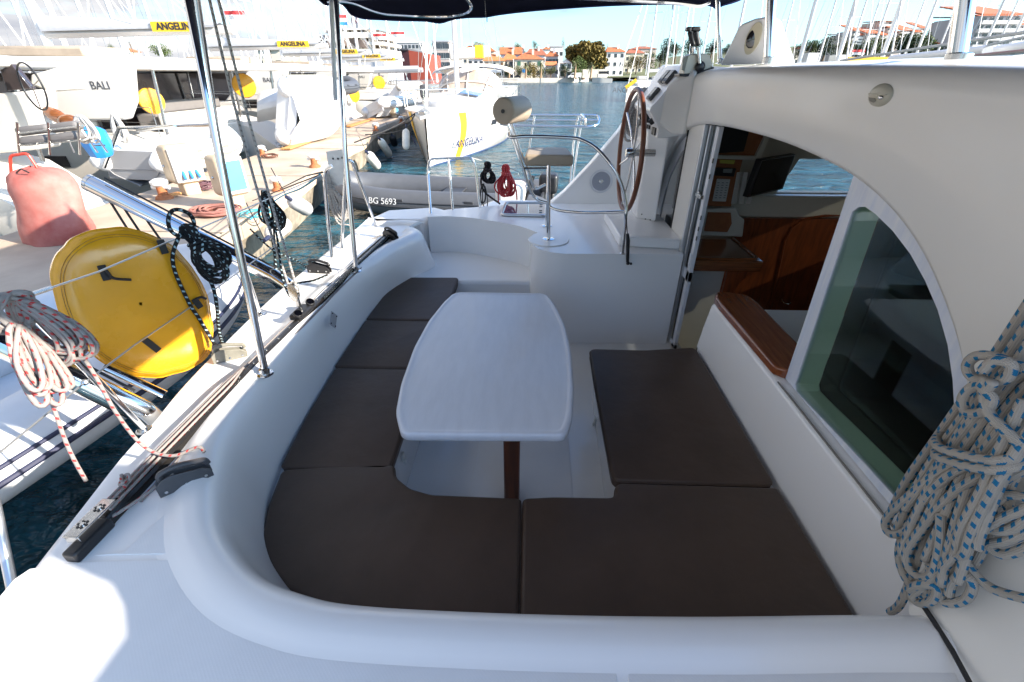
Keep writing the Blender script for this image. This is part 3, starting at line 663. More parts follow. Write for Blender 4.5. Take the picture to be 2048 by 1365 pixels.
# ================================================================ traveller track
tr=thing('mainsheet_traveller','long black mainsheet traveller track with control lines along the left coaming','sail track',(-1.25,2.3,ZD))
a=PZ(176,1078,ZD+.02); b=PZ(783,466,ZD+.02)
mid=[a.lerp(b,t)+V(-.03*math.sin(math.pi*t),0,0) for t in [i/20 for i in range(21)]]
def off(pts,dx,dz): return [p+V(dx,0,dz) for p in pts]
B_t=B()
rws=[[p+V(x,0,z) for x,z in ((-.017,-.02),(-.017,.006),(-.010,.016),(.010,.016),(.017,.006),(.017,-.02))] for p in mid]
B_t.grid(rws).make('track',mat('black_anodised',(.022,.02,.018),.25,.3),tr,angle=30)
for t in [i/26 for i in range(1,26)]:
    p=a.lerp(b,t)+V(-.03*math.sin(math.pi*t),0,.0165); B().lathe([(.006,0),(.006,.0015),(.0035,.003),(0,.003)],p,n=10).make('track_bolt',STEELR,tr)
def wav(pts,dx,dz,amp=.003,seed=0):
    return [p+V(dx+amp*math.sin(i*1.3+seed),0,dz) for i,p in enumerate(pts)]
B().tube(crom(wav(mid[1:],-.052,-.012,.003,1),3),.0055).make('control_line',ROPE_K2,tr)
B().tube(crom(wav(mid[1:],.038,-.014,.002,2),3),.0055).make('control_line',ROPE_R,tr)
B().tube(crom(wav(mid[1:12],-.030,.006,.002,3),3),.0055).make('control_line',ROPE_R,tr)
B().tube(crom(wav(mid[11:],-.034,.004,.004,4),3),.006).tube(crom(wav(mid[11:],.022,.012,.004,7),3),.006).make('control_line',ROPE_K,tr)
# end blocks
e0=PZ(185,1060,ZD+.035)
ax=(b-a).normalized(); Rm=Matrix((V(ax.y,-ax.x,0),ax,V(0,0,1))).transposed()
B().box(e0+ax*-.02+V(0,0,-.018),(.045,.13,.04),rot=Rm).make('end_stop',BLK,tr,bevel=.008)
ep=B().box(e0+ax*.02+V(-.012,0,.028),(.045,.14,.004),rot=Rm).box(e0+ax*-.045+V(-.012,0,.015),(.045,.004,.03),rot=Rm).make('end_plate',STEELR,tr,bevel=.0015)
for i in range(2):
    cc=e0+ax*(-.005+.06*i)+V(-.012,0,.031)
    for k in range(6):
        q=cc+Rm@V(math.cos(k*1.047)*.012,math.sin(k*1.047)*.012,0); B().lathe([(.004,0),(.004,.0012),(0,.0012)],q,n=8).make('plate_hole',BLK,ep)
    B().lathe([(.006,0),(.006,.003),(0,.003)],cc,n=10).make('rivet',STEEL,ep)
for i,(dx,dz) in enumerate(((-.022,.02),(-.005,.024),(.012,.018))):
    pts=[e0+V(dx,0,dz)+ax*.06]+[mid[k]+V(dx-.012,0,dz+.002) for k in (2,3,4,5)]+[mid[6]+V(-.034,0,.01)]
    B().tube(crom(pts,5),.0052).make('purchase_line',ROPE_R,tr)
kn=[e0+ax*.16+V(-.02+.018*math.cos(t*2.4),.02*math.sin(t*2.1),.035+.01*math.sin(t*3.1)) for t in [i*.5 for i in range(14)]]
B().tube(crom(kn,4),.005).make('knot',ROPE_R,tr)
# sheet leads from end block to the clutch and on over the side
def clutch(c,ang,s,m,label,tilt=0):
    t=thing('rope_clutch',label,'rope clutch',tuple(c),'rope clutches along the left coaming')
    M=Matrix.Rotation(ang,3,'Z')
    sh=[(-.075,0),(.075,0),(.075,.026),(.055,.046),(-.030,.066),(-.055,.060),(-.075,.040)]
    for sy in(-1,1):
        B().plate([c+M@V(x*s,sy*.014*s-.003*s,z*s) for x,z in sh],[],M@V(0,.006*s,0)).make('cheek',m,t,bevel=.002)
    B().plate([c+M@V(x*s,-.012*s,z*s) for x,z in [(-.06,.005),(.06,.005),(.06,.02),(-.02,.03),(-.06,.03)]],[],M@V(0,.022*s,0)).make('body',BLK,t,bevel=.002)
    B().tube(fillet([c+M@V(x*s,0,z*s) for x,z in [(-.05,.035),(-.062,.075),(-.01,.085),(.07,.062),(.072,.045)]],.03*s),.009*s,8).make('lever',m,t)
    for x in(-.055,.0,.055):
        for sy in (-1,1): B().lathe([(.005*s,0),(.005*s,.002*s),(0,.002*s)],c+M@V(x*s,sy*.018*s,.015*s),axis=M@V(0,sy,0),n=8).make('bolt',STEELR,t)
    return t
cl1=PZ(372,962,.80); clutch(V(cl1.x,cl1.y,ZD+.012),R(42),1.05,DGR,'black rope clutch nearest the camera, with red-flecked line over it')
clutch(PZ(462,718,ZD+.002),R(32),1.0,OLV,'weathered grey rope clutch below the yellow lifebuoy cover')
clutch(PZ(640,545,ZD+.002),R(-5),1.1,BLK,'black rope clutch between the two left awning poles')
clutch(PZ(782,478,ZD+.002),R(-35),1.1,BLK,'black rope clutch at the far end of the traveller track')
ln=[PZ(205,1045,ZD+.02),PZ(262,1010,ZD+.03),PZ(325,965,ZD+.035),PZ(345,950,.84)]
B().tube(crom(ln,6),.0055).make('control_line',ROPE_R,tr)
# ================================================================ mainsheet tackle
ms=thing('mainsheet_tackle','twin grey mainsheet falls running down to a steel block on the traveller car','rope tackle',tuple(PZ(600,630,ZD+.04)))
car=PZ(603,622,ZD+.05)
B().box(car+V(0,0,-.008),(.075,.16,.035),rot=Rm).make('car',BLK,ms,bevel=.012)
for k in (-1,1):
    q=car+ax*(.075*k)+V(.02,0,.018)
    B().lathe([(.024,-.008),(.026,-.004),(.026,.004),(.024,.008),(0,.008)],q,axis=(.5,-.3,.8),n=18).make('sheave',BLK,ms)
    B().lathe([(.020,.008),(.020,.010),(0,.010)],q,axis=(.5,-.3,.8),n=18).make('sheave_cap',STEEL,ms)
bl=PY(588,585,car.y)
B().box(car.lerp(bl,.5),(.022,.02,.06)).tube([car+V(0,0,.01),bl+V(0,0,-.03)],.009).make('shackle',STEELR,ms,bevel=.004)
up=(PY(500,250,car.y+.15)-bl).normalized()
for k in(-1,1):
    B().plate([bl+V(.0,k*.012,0)+up*u+V(w,0,0) for u,w in [(-.05,-.012),(-.02,-.024),(.03,-.026),(.055,-.012),(.055,.012),(.03,.026),(-.02,.024),(-.05,.012)]],[],V(0,k*.003,0)).make('block_cheek',STEEL,ms,bevel=.0015)
B().lathe([(.02,-.009),(.014,-.004),(.014,.004),(.02,.009),(0,.009)],bl,axis=(0,1,0),n=18).make('block_sheave',BLK,ms)
f1=[bl+V(-.02,0,.0),PY(560,520,car.y+.02),PY(520,400,car.y+.06),PY(466,200,car.y+.14),PY(419,0,car.y+.2),PY(386,-140,car.y+.25)]
f2=[bl+V(.02,0,.0),PY(580,530,car.y+.02),PY(541,400,car.y+.04),PY(487,200,car.y+.12),PY(437,0,car.y+.2),PY(402,-140,car.y+.25)]
B().tube(crom(f1,6),.0068).tube(crom(f2,6),.0068).make('fall',ROPE_G,ms)
f3=[bl+V(-.03,0,-.03),PY(566,560,car.y),PY(555,480,car.y+.02),PY(548,445,car.y+.03)]
B().tube(crom(f3,6),.006).make('tail',ROPE_K,ms)
# ================================================================ stainless awning poles
def disc(p,r=.036,h=.006,ax=(0,0,1)): return B().lathe([(r,0),(r,h*.5),(r*.8,h),(0,h)],p,axis=ax,n=28)
def pole(name,label,base,pts,r,group='stainless poles holding up the awning'):
    t=thing(name,label,'pole',tuple(base),group)
    B().tube(pts,r,16).make('tube',STEEL,t); disc(base).make('base_flange',STEEL,t)
    B().lathe([(r*1.35,0),(r*1.35,.03),(r,.034)],base,n=20,cap=False).make('collar',STEELR,t)
    return t
bA=V(-1.216,1.705,.79); pA=[bA,PX(450,372,-1.205),PX(377,0,-1.215),PX(350,-160,-1.22)]
pA[1]=PX(451,372,-1.205)
pole('awning_pole','thick stainless awning pole standing nearest, just right of the yellow lifebuoy cover',bA,pA,.0165)
bB=V(-1.22,2.986,.79); topB=PX(672,0,-1.17)
pole('awning_pole','stainless awning pole between the blue jetty board and the black clutch, reaching the navy awning',bB,[bB,PX(690,300,-1.19),topB,topB+(topB-bB)*.06],.0155)
bC=PZ(520,630,ZD+.002)
pole('awning_pole','thin stainless brace rising from the deck edge and leaning on the nearest awning pole',bC,[bC,PX(462,455,-1.44),PX(394,0,-1.30),PX(370,-160,-1.25)],.012)
tbb=PX(660,60,-1.28)
B().tube([PX(671,200,-1.24),PX(664,40,-1.27),PX(662,-20,-1.28)],.014,12).make('side_tube',WALU,[o for o in bpy.data.objects if o.name=='awning_pole.001'][0])
# poles standing on the roof
def roofpole(px,py,y,top,r,lab):
    b=PY(px,py,y); t=PY(top[0],top[1],y+.03); return pole('awning_pole',lab,b,[b,t,t+(t-b)*.25],r)
roofpole(1536,128,3.0,(1543,0),.026,'fat stainless pole right in front of the compass pod on the cabin roof')
roofpole(1440,128,4.0,(1436,20),.016,'stainless pole on the cabin roof between the throttle and the compass pod')
roofpole(1911,129,1.85,(1931,0),.028,'broad cream-lit pole on the cabin roof at the right')
# ================================================================ awning
aw=thing('awning','navy blue canvas awning with scalloped lower edge overhead','awning',(0,2.5,2.4))
edge=[(596,-40),(640,2),(655,11),(672,4),(690,14),(703,30),(727,38),(760,40),(800,42),(850,43),(880,47),(905,40),(935,36),(970,35),(1000,30),(1050,24),(1120,18),(1200,13),(1280,10),(1360,9),(1400,8),(1425,14),(1433,19),(1445,12),(1475,3),(1520,-20)]
EG=[]
for i,(x,y) in enumerate(edge):
    Yv=4.30 if x<960 else lerp(4.30,4.15,(x-960)/500)
    EG.append(PY(x,y,Yv))
EG=crom(EG,3); rows=[]
for p in EG:
    zt=2.50+.10*math.cos((p.x-.15)/1.7*1.3)
    x=p.x
    rows.append([p,V(x,p.y+.015,lerp(p.z,zt,.5)),V(x,p.y-.02,zt-.02),V(x,p.y-.10,zt),V(x,3.4,zt+.03),V(x,2.6,zt+.05),V(x,1.7,zt+.04),V(x,1.0,zt+.02),V(x,.35,zt-.03)])
B().grid(rows).make('canopy',NAVY,aw,angle=60)
B().tube([p+V(0,-.004,.002) for p in EG],.006,6).make('edge_binding',NAVYL,aw)
B().tube(fillet([PY(655,4,4.1),PY(700,2,4.1),PY(760,28,4.1),PY(850,33,4.05),PY(900,33,4.05),PY(935,26,4.0),PY(945,14,3.95),PY(930,-8,3.9)],.1),.012,8).make('frame_tube',STEEL,aw)
B().tube(fillet([V(topB.x,topB.y,topB.z+.01),PY(1000,-14,3.6),PY(1356,6,4.0),PY(1400,12,4.0),PY(1420,4,4.0)],.1),.014,8).make('frame_tube',STEEL,aw)
z=PY(974,40,4.28); B().box(z,(.008,.006,.03)).tube([PY(970,2,4.28),PY(972,34,4.28)],.004,5).make('zip_pull',STEELR,aw)
z=PY(1345,14,4.16); B().box(z,(.008,.006,.035)).make('zip_pull',STEELR,aw)
# ================================================================ helm seat
hs=thing('helm_chair','tubular steel helm seat with square beige cushion and round beige backrest bolster','chair',(.162,3.71,.80))
YS=3.71
def sp(px,py,y=YS): return PY(px,py,y)
p0=V(.162,3.712,.808)
B().tube([p0,sp(1097,330)],.0165,16).make('post',STEEL,hs)
disc(p0,.05,.006).make('post_flange',STEEL,hs)
q0=PZ(1093,452,.802)
B().tube([q0,V(q0.x+.0,q0.y,sp(1092,335,q0.y).z)],.015,16).make('post',STEEL,hs); disc(q0,.048,.006).make('post_flange',STEEL,hs)
for dy in (0,.26):
    pts=[sp(1096,407,YS+dy),sp(1072,400,YS+dy),sp(1060,380,YS+dy),sp(1040,318,YS+dy),sp(1010,232,YS+dy)]
    if dy: pts=[PY(1093,383,YS+.0)+V(0,dy,0),PY(1070,380,YS+dy),PY(1064,365,YS+dy),PY(1055,335,YS+dy),PY(1038,300,YS+dy),PY(1014,215,YS+dy)]
    B().tube(fillet(pts,.10,8),.012,12).make('back_frame',STEEL,hs)
B().tube([sp(1045,337),sp(1098,337)],.008,8).make('seat_rail',STEEL,hs)
sc_=[]
sx0,sx1=sp(1049,330).x,sp(1146,330).x
zb=sp(1097,333).z; zt=zb+.085
sq=B().plate([V(sx0,3.56+.13,zb),V(sx1,3.56+.13,zb),V(sx1-.02,4.10,zb),V(sx0+.02,4.10,zb)],[],V(0,0,zt-zb)).make('seat_cushion',BEIGE,hs,bevel=.022,bseg=4)
B().tube([V(sx0+.002,3.692,zt-.02),V(sx1-.002,3.692,zt-.02),V(sx1-.02,4.098,zt-.02),V(sx0+.02,4.098,zt-.02)],.003,6,closed=True).make('piping',BEIGE,hs)
bc=sp(1006,223,3.70); bax=(V(.45,1,.0)).normalized()
r_=.092
B().lathe([(.0,0),(.075,0),(.088,.004),(r_,.014),(r_,.10),(r_,.30),(.088,.312),(0,.315)],bc,axis=bax,n=36).make('backrest_bolster',BEIGE,hs,angle=60)
B().lathe([(.014,-.006),(.014,0),(.006,-.002)],bc,axis=bax,n=14).make('bolster_cap',BLK,hs)
# grab rail round the helm seat
hr=thing('helm_grab_rail','curved stainless grab rail sweeping from the seat back over to the deck by the wheel','handrail',tuple(PZ(1245,508,.80)))
YR=3.58
g=[sp(1018,268,3.66),sp(1022,275,3.60),sp(1060,273,YR),sp(1140,276,YR),sp(1165,281,3.54),sp(1195,299,3.50),sp(1225,335,3.44),sp(1243,370,3.42),sp(1252,410,3.41),sp(1251,440,3.40),PZ(1245,508,.80)]
B().tube(crom(g,7),.0125,14).make('upper_rail',STEEL,hr)
g=[p0+V(0,0,.27),sp(1108,418,3.67),sp(1130,423,3.60),sp(1180,426,3.50),sp(1248,424,3.41)]
B().tube(crom(g,7),.0115,14).make('lower_rail',STEEL,hr)
disc(PZ(1245,508,.80),.02,.006).make('foot',STEEL,hr)
# winch handle hanging from the rail
wh=thing('winch_handle','black winch handle hanging by a cord from the helm grab rail','winch handle',tuple(PY(1254,440,3.36)))
B().tube([PY(1250,428,3.38),PY(1255,470,3.35),PY(1253,428,3.37)],.003,6).make('cord',RUB,wh)
B().tube([PY(1255,468,3.35),PY(1256,482,3.35),PY(1255,524,3.35)],.012,10,rf=lambda t:1.25 if .1<t<.6 else .95).make('grip',BLK,wh)
B().ball(PY(1256,527,3.35),.014,10).ball(PY(1262,528,3.35),.010,10).make('knob',BLK,wh)
# ================================================================ wheel
WX=.79; wc=PX(1257,300,WX)
wt=PX(1268,178,WX); wb_=PX(1243,414,WX); rad=(wt.z-wb_.z)/2; wc=V(WX,3.93,(wt.z+wb_.z)/2)
wl_=thing('steering_wheel','big leather-bound steering wheel with stainless spokes seen nearly edge-on','steering wheel',tuple(wc))
LEA=mat('stitched_brown_leather',(.20,.065,.03),.4,var=.2,vscale=12)
ringp=[wc+V(0.0,math.cos(t)*rad,math.sin(t)*rad) for t in [2*math.pi*i/64 for i in range(64)]]
B().tube(ringp,.0185,12,closed=True).make('rim',LEA,wl_)
for k in range(6):
    t=math.pi/6+k*math.pi/3+.15; e=wc+V(0,math.cos(t)*rad,math.sin(t)*rad)
    B().tube([wc+V(.03,0,0)+(e-wc)*.05,wc+V(.025,0,0)+(e-wc)*.5,e],.0075,10).make('spoke',STEEL,wl_)
B().lathe([(.0,-.03),(.03,-.03),(.036,-.02),(.036,.03),(.028,.05),(.028,.2)],wc,axis=(1,0,0),n=24).make('hub',STEELR,wl_)
for ang in (-1.45,1.75,.1):
    q=wc+V(0,math.cos(ang)*rad,math.sin(ang)*rad); B().tube([wc+V(0,math.cos(ang+d)*rad,math.sin(ang+d)*rad) for d in(-.02,0,.02)],.0175,10).make('rim_seam',LEA,wl_)
# ================================================================ helm console
cn=thing('helm_console','white moulded helm console with gauges, displays and switches behind the wheel','console',(1.05,4.2,.88))
Y0=3.86
prof=[(1.06,1.56),(.985,1.56),(.985,1.60),(.985,1.63),(.90,1.75),(.905,1.775),(.93,1.80),(1.13,2.05),(1.17,2.06),(1.30,2.06),(1.30,1.60)]
B().plate([V(x,Y0+.06,z) for x,z in prof],[],V(0,.62,0)).make('body',GEL,cn,bevel=.018,bseg=3)
B().plate([V(.95,4.10,.88),V(.95,4.50,.88),V(1.075,4.50,.88),V(1.10,3.98,.88)],[],V(0,0,.72)).make('pedestal',GEL,cn,bevel=.02,bseg=3)
def facept(x0,z0,x1,z1,t,y): return V(lerp(x0,x1,t),y,lerp(z0,z1,t))
nrm=V(-(2.05-1.80),0,(1.13-.93)).normalized()
up_=V(1.13-.93,0,2.05-1.80).normalized()
for i,(t,y,w,h,lab) in enumerate([(.56,4.08,.115,.10,''),(.56,4.22,.115,.10,''),(.10,4.14,.115,.10,'')]):
    c0=facept(.93,1.80,1.13,2.05,t+.1,y)+nrm*.012
    Mx=Matrix((V(0,-1,0),up_,nrm)).transposed()
    d=B().box(c0,(w,.105,.03),rot=Mx).make('display',DGR,cn,bevel=.006)
    B().box(c0+nrm*.016+up_*.012,(w*.82,.065,.002),rot=Mx).make('screen',mat('display_screen',(.10,.15,.18),.15),d)
    for k in range(4): B().box(c0+nrm*.017-up_*.038+V(0,(k-1.5)*.02,0),(.012,.008,.002),rot=Mx).make('button',BLK,d)
# gauges on the lower sloping face
g0=V(.985,0,1.63); g1_=V(.90,0,1.75); gn_=V(-(1.75-1.63),0,-(.985-.90)).normalized()
for y,t,r in ((4.10,.52,.036),(4.21,.55,.036),(4.36,.45,.028),(3.99,.40,.024)):
    c0=g0.lerp(g1_,t)+V(0,y,0)
    gg=B().lathe([(r,0),(r,.02),(r*.85,.026),(r*.82,.020)],c0,axis=gn_,n=24,cap=False).make('gauge_bezel',BLK,cn)
    B().lathe([(r*.83,.016),(0,.016)],c0,axis=gn_,n=20).make('gauge_face',mat('gauge_white',(.6,.6,.58),.3),gg)
for y in (3.97,4.03,4.18,4.24):
    B().box(V(.978,y+.02,1.60),(.014,.045,.055)).make('switch_panel',BLK,cn,bevel=.002)
for y in (3.90,4.05): B().ball(V(.985,y,.93),.006,8).ball(V(1.02+y*0,3.875,.93),.006,8).make('screw',BLK,cn)
# cream near side and moulded nose joining console to bulkhead
noz=[PX(1318,250,1.10),PX(1345,195,1.12)]
B().plate([V(XB-.02,3.76,1.60),V(XB-.02,3.76,2.02),V(XB-.05,3.90,2.05),V(XB-.17,3.92,1.92),V(XB-.19,3.92,1.66),V(XB-.10,3.86,1.60)],[],V(0.05,.10,0)).make('nose_moulding',GELC,cn,bevel=.02,bseg=3)
B().lathe([(.10,0),(.115,.003),(.10,.010),(0,.010)],V(.986,4.35,1.05),axis=(-1,0,0),n=30).make('inspection_cover',GEL,cn)
# throttle
th=thing('engine_throttle','twin black-handled engine throttle on a cream box above the console','throttle',tuple(PY(1392,145,3.9)))
TH=mat('throttle_cream',(.60,.57,.47),.35)
YT=3.80
o=[PY(*q,YT) for q in [(1366,150),(1375,112),(1385,108),(1412,107),(1420,112),(1427,134),(1398,146)]]
B().plate(o,[],V(0,.13,0)).make('housing',TH,th,bevel=.01)
B().plate([PY(*q,YT-.002) for q in [(1359,153),(1372,154),(1400,148),(1428,138),(1428,134),(1398,144),(1366,149),(1359,148)]],[],V(0,.14,0)).make('base',BLK,th,bevel=.003)
B().plate([PY(*q,YT-.004) for q in [(1364,141),(1367,116),(1373,112),(1376,113),(1369,142)]],[],V(0,.01,0)).make('cover_strip',OLV,th)
B().lathe([(.034,0),(.034,.02),(.026,.03),(.012,.034),(0,.034)],PY(1399,134,YT),axis=(0,-1,0),n=24).make('pivot_knob',BLK,th)
for dx,dy,s in((0,0,1),(-10,.12,0)):
    B().tube([PY(1400+dx,132,YT-.02+dy),PY(1397+dx,95,YT-.02+dy)],.012,10).make('lever',STEELR,th)
    B().tube([PY(1397+dx,92,YT-.02+dy),PY(1393+dx,75,YT-.02+dy),PY(1391+dx,62,YT-.02+dy)],.019,12,rf=lambda t:.85+.35*t).box(PY(1391+dx,59,YT-.02+dy),(.062,.05,.028)).make('grip',BLK,th,bevel=.009)
# compass pod
cp=thing('compass_pod','white wedge-shaped compass pod with oval cream surround on the cabin roof','compass',tuple(PY(1510,128,3.6)))
YP=3.55
yq=lambda x: YP+(1548-x)*.0030
fr=[PY(*q,yq(q[0])) for q in [(1440,131),(1477,56),(1483,49),(1510,38),(1541,32),(1551,36),(1548,126)]]
bk=[PY(*q,YP+.28+(1548-q[0])*.0024) for q in [(1455,131),(1480,62),(1486,52),(1513,40),(1545,34),(1562,42),(1592,126)]]
m_=len(fr); B().add(fr+bk,[tuple(range(m_))]+[(i,i+m_,(i+1)%m_+m_,(i+1)%m_) for i in range(m_)]+[tuple(reversed(range(m_,2*m_)))]).make('housing',GEL,cp,bevel=.012,bseg=3)
oc=PY(1507,78,yq(1507)-.002); vx=(PY(1519,47,yq(1519))-PY(1494,112,yq(1494)))/2; vy=(PY(1520,82,yq(1520))-PY(1494,75,yq(1494)))/2
ovl=[oc+vx*math.cos(t)+vy*math.sin(t) for t in [2*math.pi*k/32 for k in range(32)]]
B().plate(ovl,[],V(-.008,-.010,0)).make('surround',mat('compass_cream',(.55,.50,.36),.35),cp,bevel=.005)
B().ball(oc+vy*-.12+V(0,-.008,0),.050,20,sc=(.85,.35,1.15),rot=Matrix.Rotation(R(18),3,'Y')).make('dome',mat('compass_black',(.015,.012,.01),.06,coat=1),cp)
# deck hatch, speaker
ht=thing('deck_hatch','aluminium framed deck hatch with mirror-like tinted pane behind the helm seat','hatch',tuple(PZ(1047,418,.80)))
hp=[PZ(*q,.815) for q in [(1003,430),(1012,406),(1092,406),(1091,432)]]
B().tube(fillet([hp[0].lerp(hp[1],.5)]+[hp[1],hp[2],hp[3],hp[0]]+[hp[0].lerp(hp[1],.49)],.05),.014,10).make('frame',ALU,ht)
B().plate([p-V(0,0,.0) for p in hp],[],V(0,0,-.01)).make('pane',mat('hatch_acrylic',(.08,.14,.20),.03,spec=1,coat=1),ht,smooth=False)
for k in(.25,.7): B().box(hp[2].lerp(hp[3],k)+V(-.05,0,.01),(.03,.012,.008)).make('hinge',BLK,ht)
spk=thing('loudspeaker','round pale grey loudspeaker flush in the sloping white coaming beside the wheel','loudspeaker',tuple(PY(1202,363,4.95)))
sc0=PY(1202,363,4.945)
B().lathe([(.115,0),(.118,.006),(.10,.012),(.095,.008)],sc0,axis=(0,-1,0),n=36,cap=False).make('bezel',mat('speaker_white',(.62,.63,.66),.4),spk)
B().lathe([(.095,.008),(.05,.004),(.0,.006)],sc0,axis=(0,-1,0),n=36,cap=False).make('grille',mat('speaker_grey',(.34,.36,.42),.6,bump=.4,bscale=300),spk)
B().ball(sc0+V(0,-.008,0),.024,14,sc=(1,.5,1)).make('dust_cap',STEELR,spk)
# ================================================================ ropes and gear on our boat
def coil(name,label,cat,c,r1,r2,h,n,m,rr,lean=(0,0,0),seed=1,wraps=0,tails=(),spread=.03,nrm=(0,-1,0),group=None,wat=.75):
    """hank of rope: n tall loops hanging from c, gathered near the top by wraps"""
    rd=random.Random(seed); nz=Vector(nrm).normalized(); dn=(V(0,0,-1)+Vector(lean)).normalized(); sx=dn.cross(nz).normalized()
    t=thing(name,label,cat,tuple(c),group); c=Vector(c)
    P=[]
    for k in range(n):
        w=lerp(r1,r2,rd.random()); hh=h*rd.uniform(.82,1.05); ox=rd.uniform(-spread,spread); oy=rd.uniform(-.5,.5)*spread*1.2
        for a in range(10):
            q=2*math.pi*a/10; vv=(1-math.cos(q))/2
            pinch=1-.72*math.exp(-((vv-(1-wat))/.16)**2) if wraps else 1
            x=math.sin(q)*w*pinch*(.55+.75*vv)+ox*(.35+vv)*(pinch*.7+.3); 
            P.append(c+dn*(hh*vv)+sx*x+nz*(oy*(.3+vv)+.3*rr*math.sin(q*2+k)))
    B().tube(crom(P,4),rr,7).make('loops',m,t,angle=0)
    if wraps:
        W=[]
        cc=c+dn*h*(1-wat)
        for a in range(wraps*10+1):
            q=2*math.pi*a/10; W.append(cc+dn*((a/10-wraps/2)*rr*1.9)+sx*math.cos(q)*(r1*.42+spread*.5)+nz*(math.sin(q)*(spread*.8+rr*1.5)+0))
        B().tube(crom(W,4),rr,7).make('wrap',m,t,angle=0)
    for tl_ in tails: B().tube(crom([c]+[Vector(p) for p in tl_],6),rr,7).make('tail',m,t,angle=0)
    return t
# ---- davit arms and the RIB hanging between our stern and the quay
d1=thing('davit','fat stainless davit arm reaching out over the quay from above the yellow lifebuoy cover','davit',(-1.62,2.78,ZD))
pa,pb=PY(600,572,2.72),PY(186,372,2.72); pb=PY(182,368,2.75)
B().tube([V(-1.62,2.78,.76),V(-1.70,2.78,.83),pb],.050,20).make('arm',STEEL,d1)
dd=(pb-V(-1.6,2.78,.8)).normalized(); B().lathe([(.052,0),(.050,.02),(.03,.035),(0,.04)],pb,axis=dd,n=24).make('end_cap',STEEL,d1)
B().plate([pb+V(.02,0,-.03),pb+V(.16,0,-.08),pb+V(.14,0,-.13),pb+V(.06,0,-.12)],[],V(0,.03,0)).make('block',BLK,d1,bevel=.008)
B().tube([pb+V(.10,0,.035),V(-1.66,2.76,.895)],.006,6).make('hoist_line',RUB,d1)
for k,x in enumerate((.07,.13,.22)):
    B().tube([pb+V(x,.0,-.10),pb+V(x+.07+.02*k,.01,-.5),pb+V(x+.12+.03*k,.02,-1.0)],.007,6).make('fall',RUB,d1)
d2=thing('davit','nearer stainless davit arm running out of the picture under the red-flecked rope hank','davit',(-1.56,1.45,ZD))
pb2=PY(-140,620,1.40); B().tube([V(-1.60,1.46,.70),PY(290,826,1.44),pb2],.048,20).make('arm',STEEL,d2)
B().tube([PY(330,790,1.50),PY(210,735,1.50)],.018,12).make('strut',STEEL,d2)
B().tube([V(-1.6,1.44,.88),PY(20,660,1.40)+V(0,0,.03)],.006,6).make('hoist_line',RUB,d2)
def rib(name,label,Lg,Wd,r,mt,mband,mhull,loc,rz,rx=0,up=.18,band=True,cat='dinghy',group=None,text=None,floor=None,seats=True):
    t=thing(name,label,cat,(0,0,0),group)
    w=Wd/2-r; pts=[V(0,-w,0),V(Lg*.25,-w,0),V(Lg*.5,-w,.0),V(Lg*.68,-w*.97,.02),V(Lg*.82,-w*.80,.07),V(Lg*.92,-w*.48,.13),V(Lg*.965,0,up)]
    full=pts+[V(p.x,-p.y,p.z) for p in reversed(pts[:-1])]
    C=crom(full,5); m=len(C)
    def rf(q):
        e=min(q,1-q); return .35+.65*min(1,(e/.035))**.6 if e<.035 else 1
    C=[C[0]+V(-.16,0,.0)]+C+[C[-1]+V(-.16,0,.0)]
    tb=B().tube(C,r,18,rf=rf).make('tube',mt,t,angle=60)
    if band:
        for dz,rr in ((-.02,.017),(.05,.012)) :
            Q=[]
            for i,p in enumerate(C[1:-1]):
                a=C[max(i,0)];b=C[min(i+2,len(C)-1)]; tg=(b-a).normalized(); o=V(tg.y,-tg.x,0).normalized()
                Q.append(p+o*(r*.985)+V(0,0,dz*r/.2))
            B().tube(Q,rr,8,rf=lambda q:1).make('rub_strake',mband,t)
    hull=[]
    for i in range(11):
        x=Lg*.93*i/10; k=1-max(0,(i/10-.55)/.45)**2*.98; z0=.13*max(0,(i/10-.5)/.5)**2
        hull.append([V(x,-w*k*.98,-r*.3+z0*.4),V(x,-w*k*.75,-r*.95+z0),V(x,0,-r*1.75+z0*2.2),V(x,w*k*.75,-r*.95+z0),V(x,w*k*.98,-r*.3+z0*.4)])
    hb=B().grid(hull); hb.make('hull',mhull,t,angle=40)
    fl=[[V(Lg*.88*i/8,y*w*(1-max(0,(i/8-.6)/.4)**2*.8),-r*.55) for y in(-1,-.5,0,.5,1)] for i in range(9)]
    B().grid(fl,flip=True).make('floor',floor or mhull,t)
    B().bx(.02,.07,-w,w,-r*1.3,r*.75).make('transom',mhull,t,bevel=.01)
    if seats: B().bx(Lg*.38,Lg*.47,-w,w,r*.2,r*.35).make('thwart',mhull,t,bevel=.01)
    if band is not None:
        for x in (.3,.6):
            for s in(-1,1): B().box((Lg*x,s*(w+r*.88),r*.35),(.20,.03,.09)).make('handle_patch',mband,t,bevel=.012)
    t.location=loc; t.rotation_euler=(rx,0,rz); return t
MW=mat('rib_hull_white',(.72,.73,.74),.3,var=.05)
rb=rib('inflatable_dinghy','white rigid inflatable dinghy with navy rubbing bands hanging between our stern and the quay',3.55,1.62,.215,PVCW,PVCN,MW,(-3.50,.25,.36),R(79),group=None)
# grey cover lines on its deck, black bow fitting
B().tube([V(.4,-.3,.2),V(1.2,-.1,.24),V(2.2,.1,.22)],.008,6).make('lifting_line',RUB,rb)
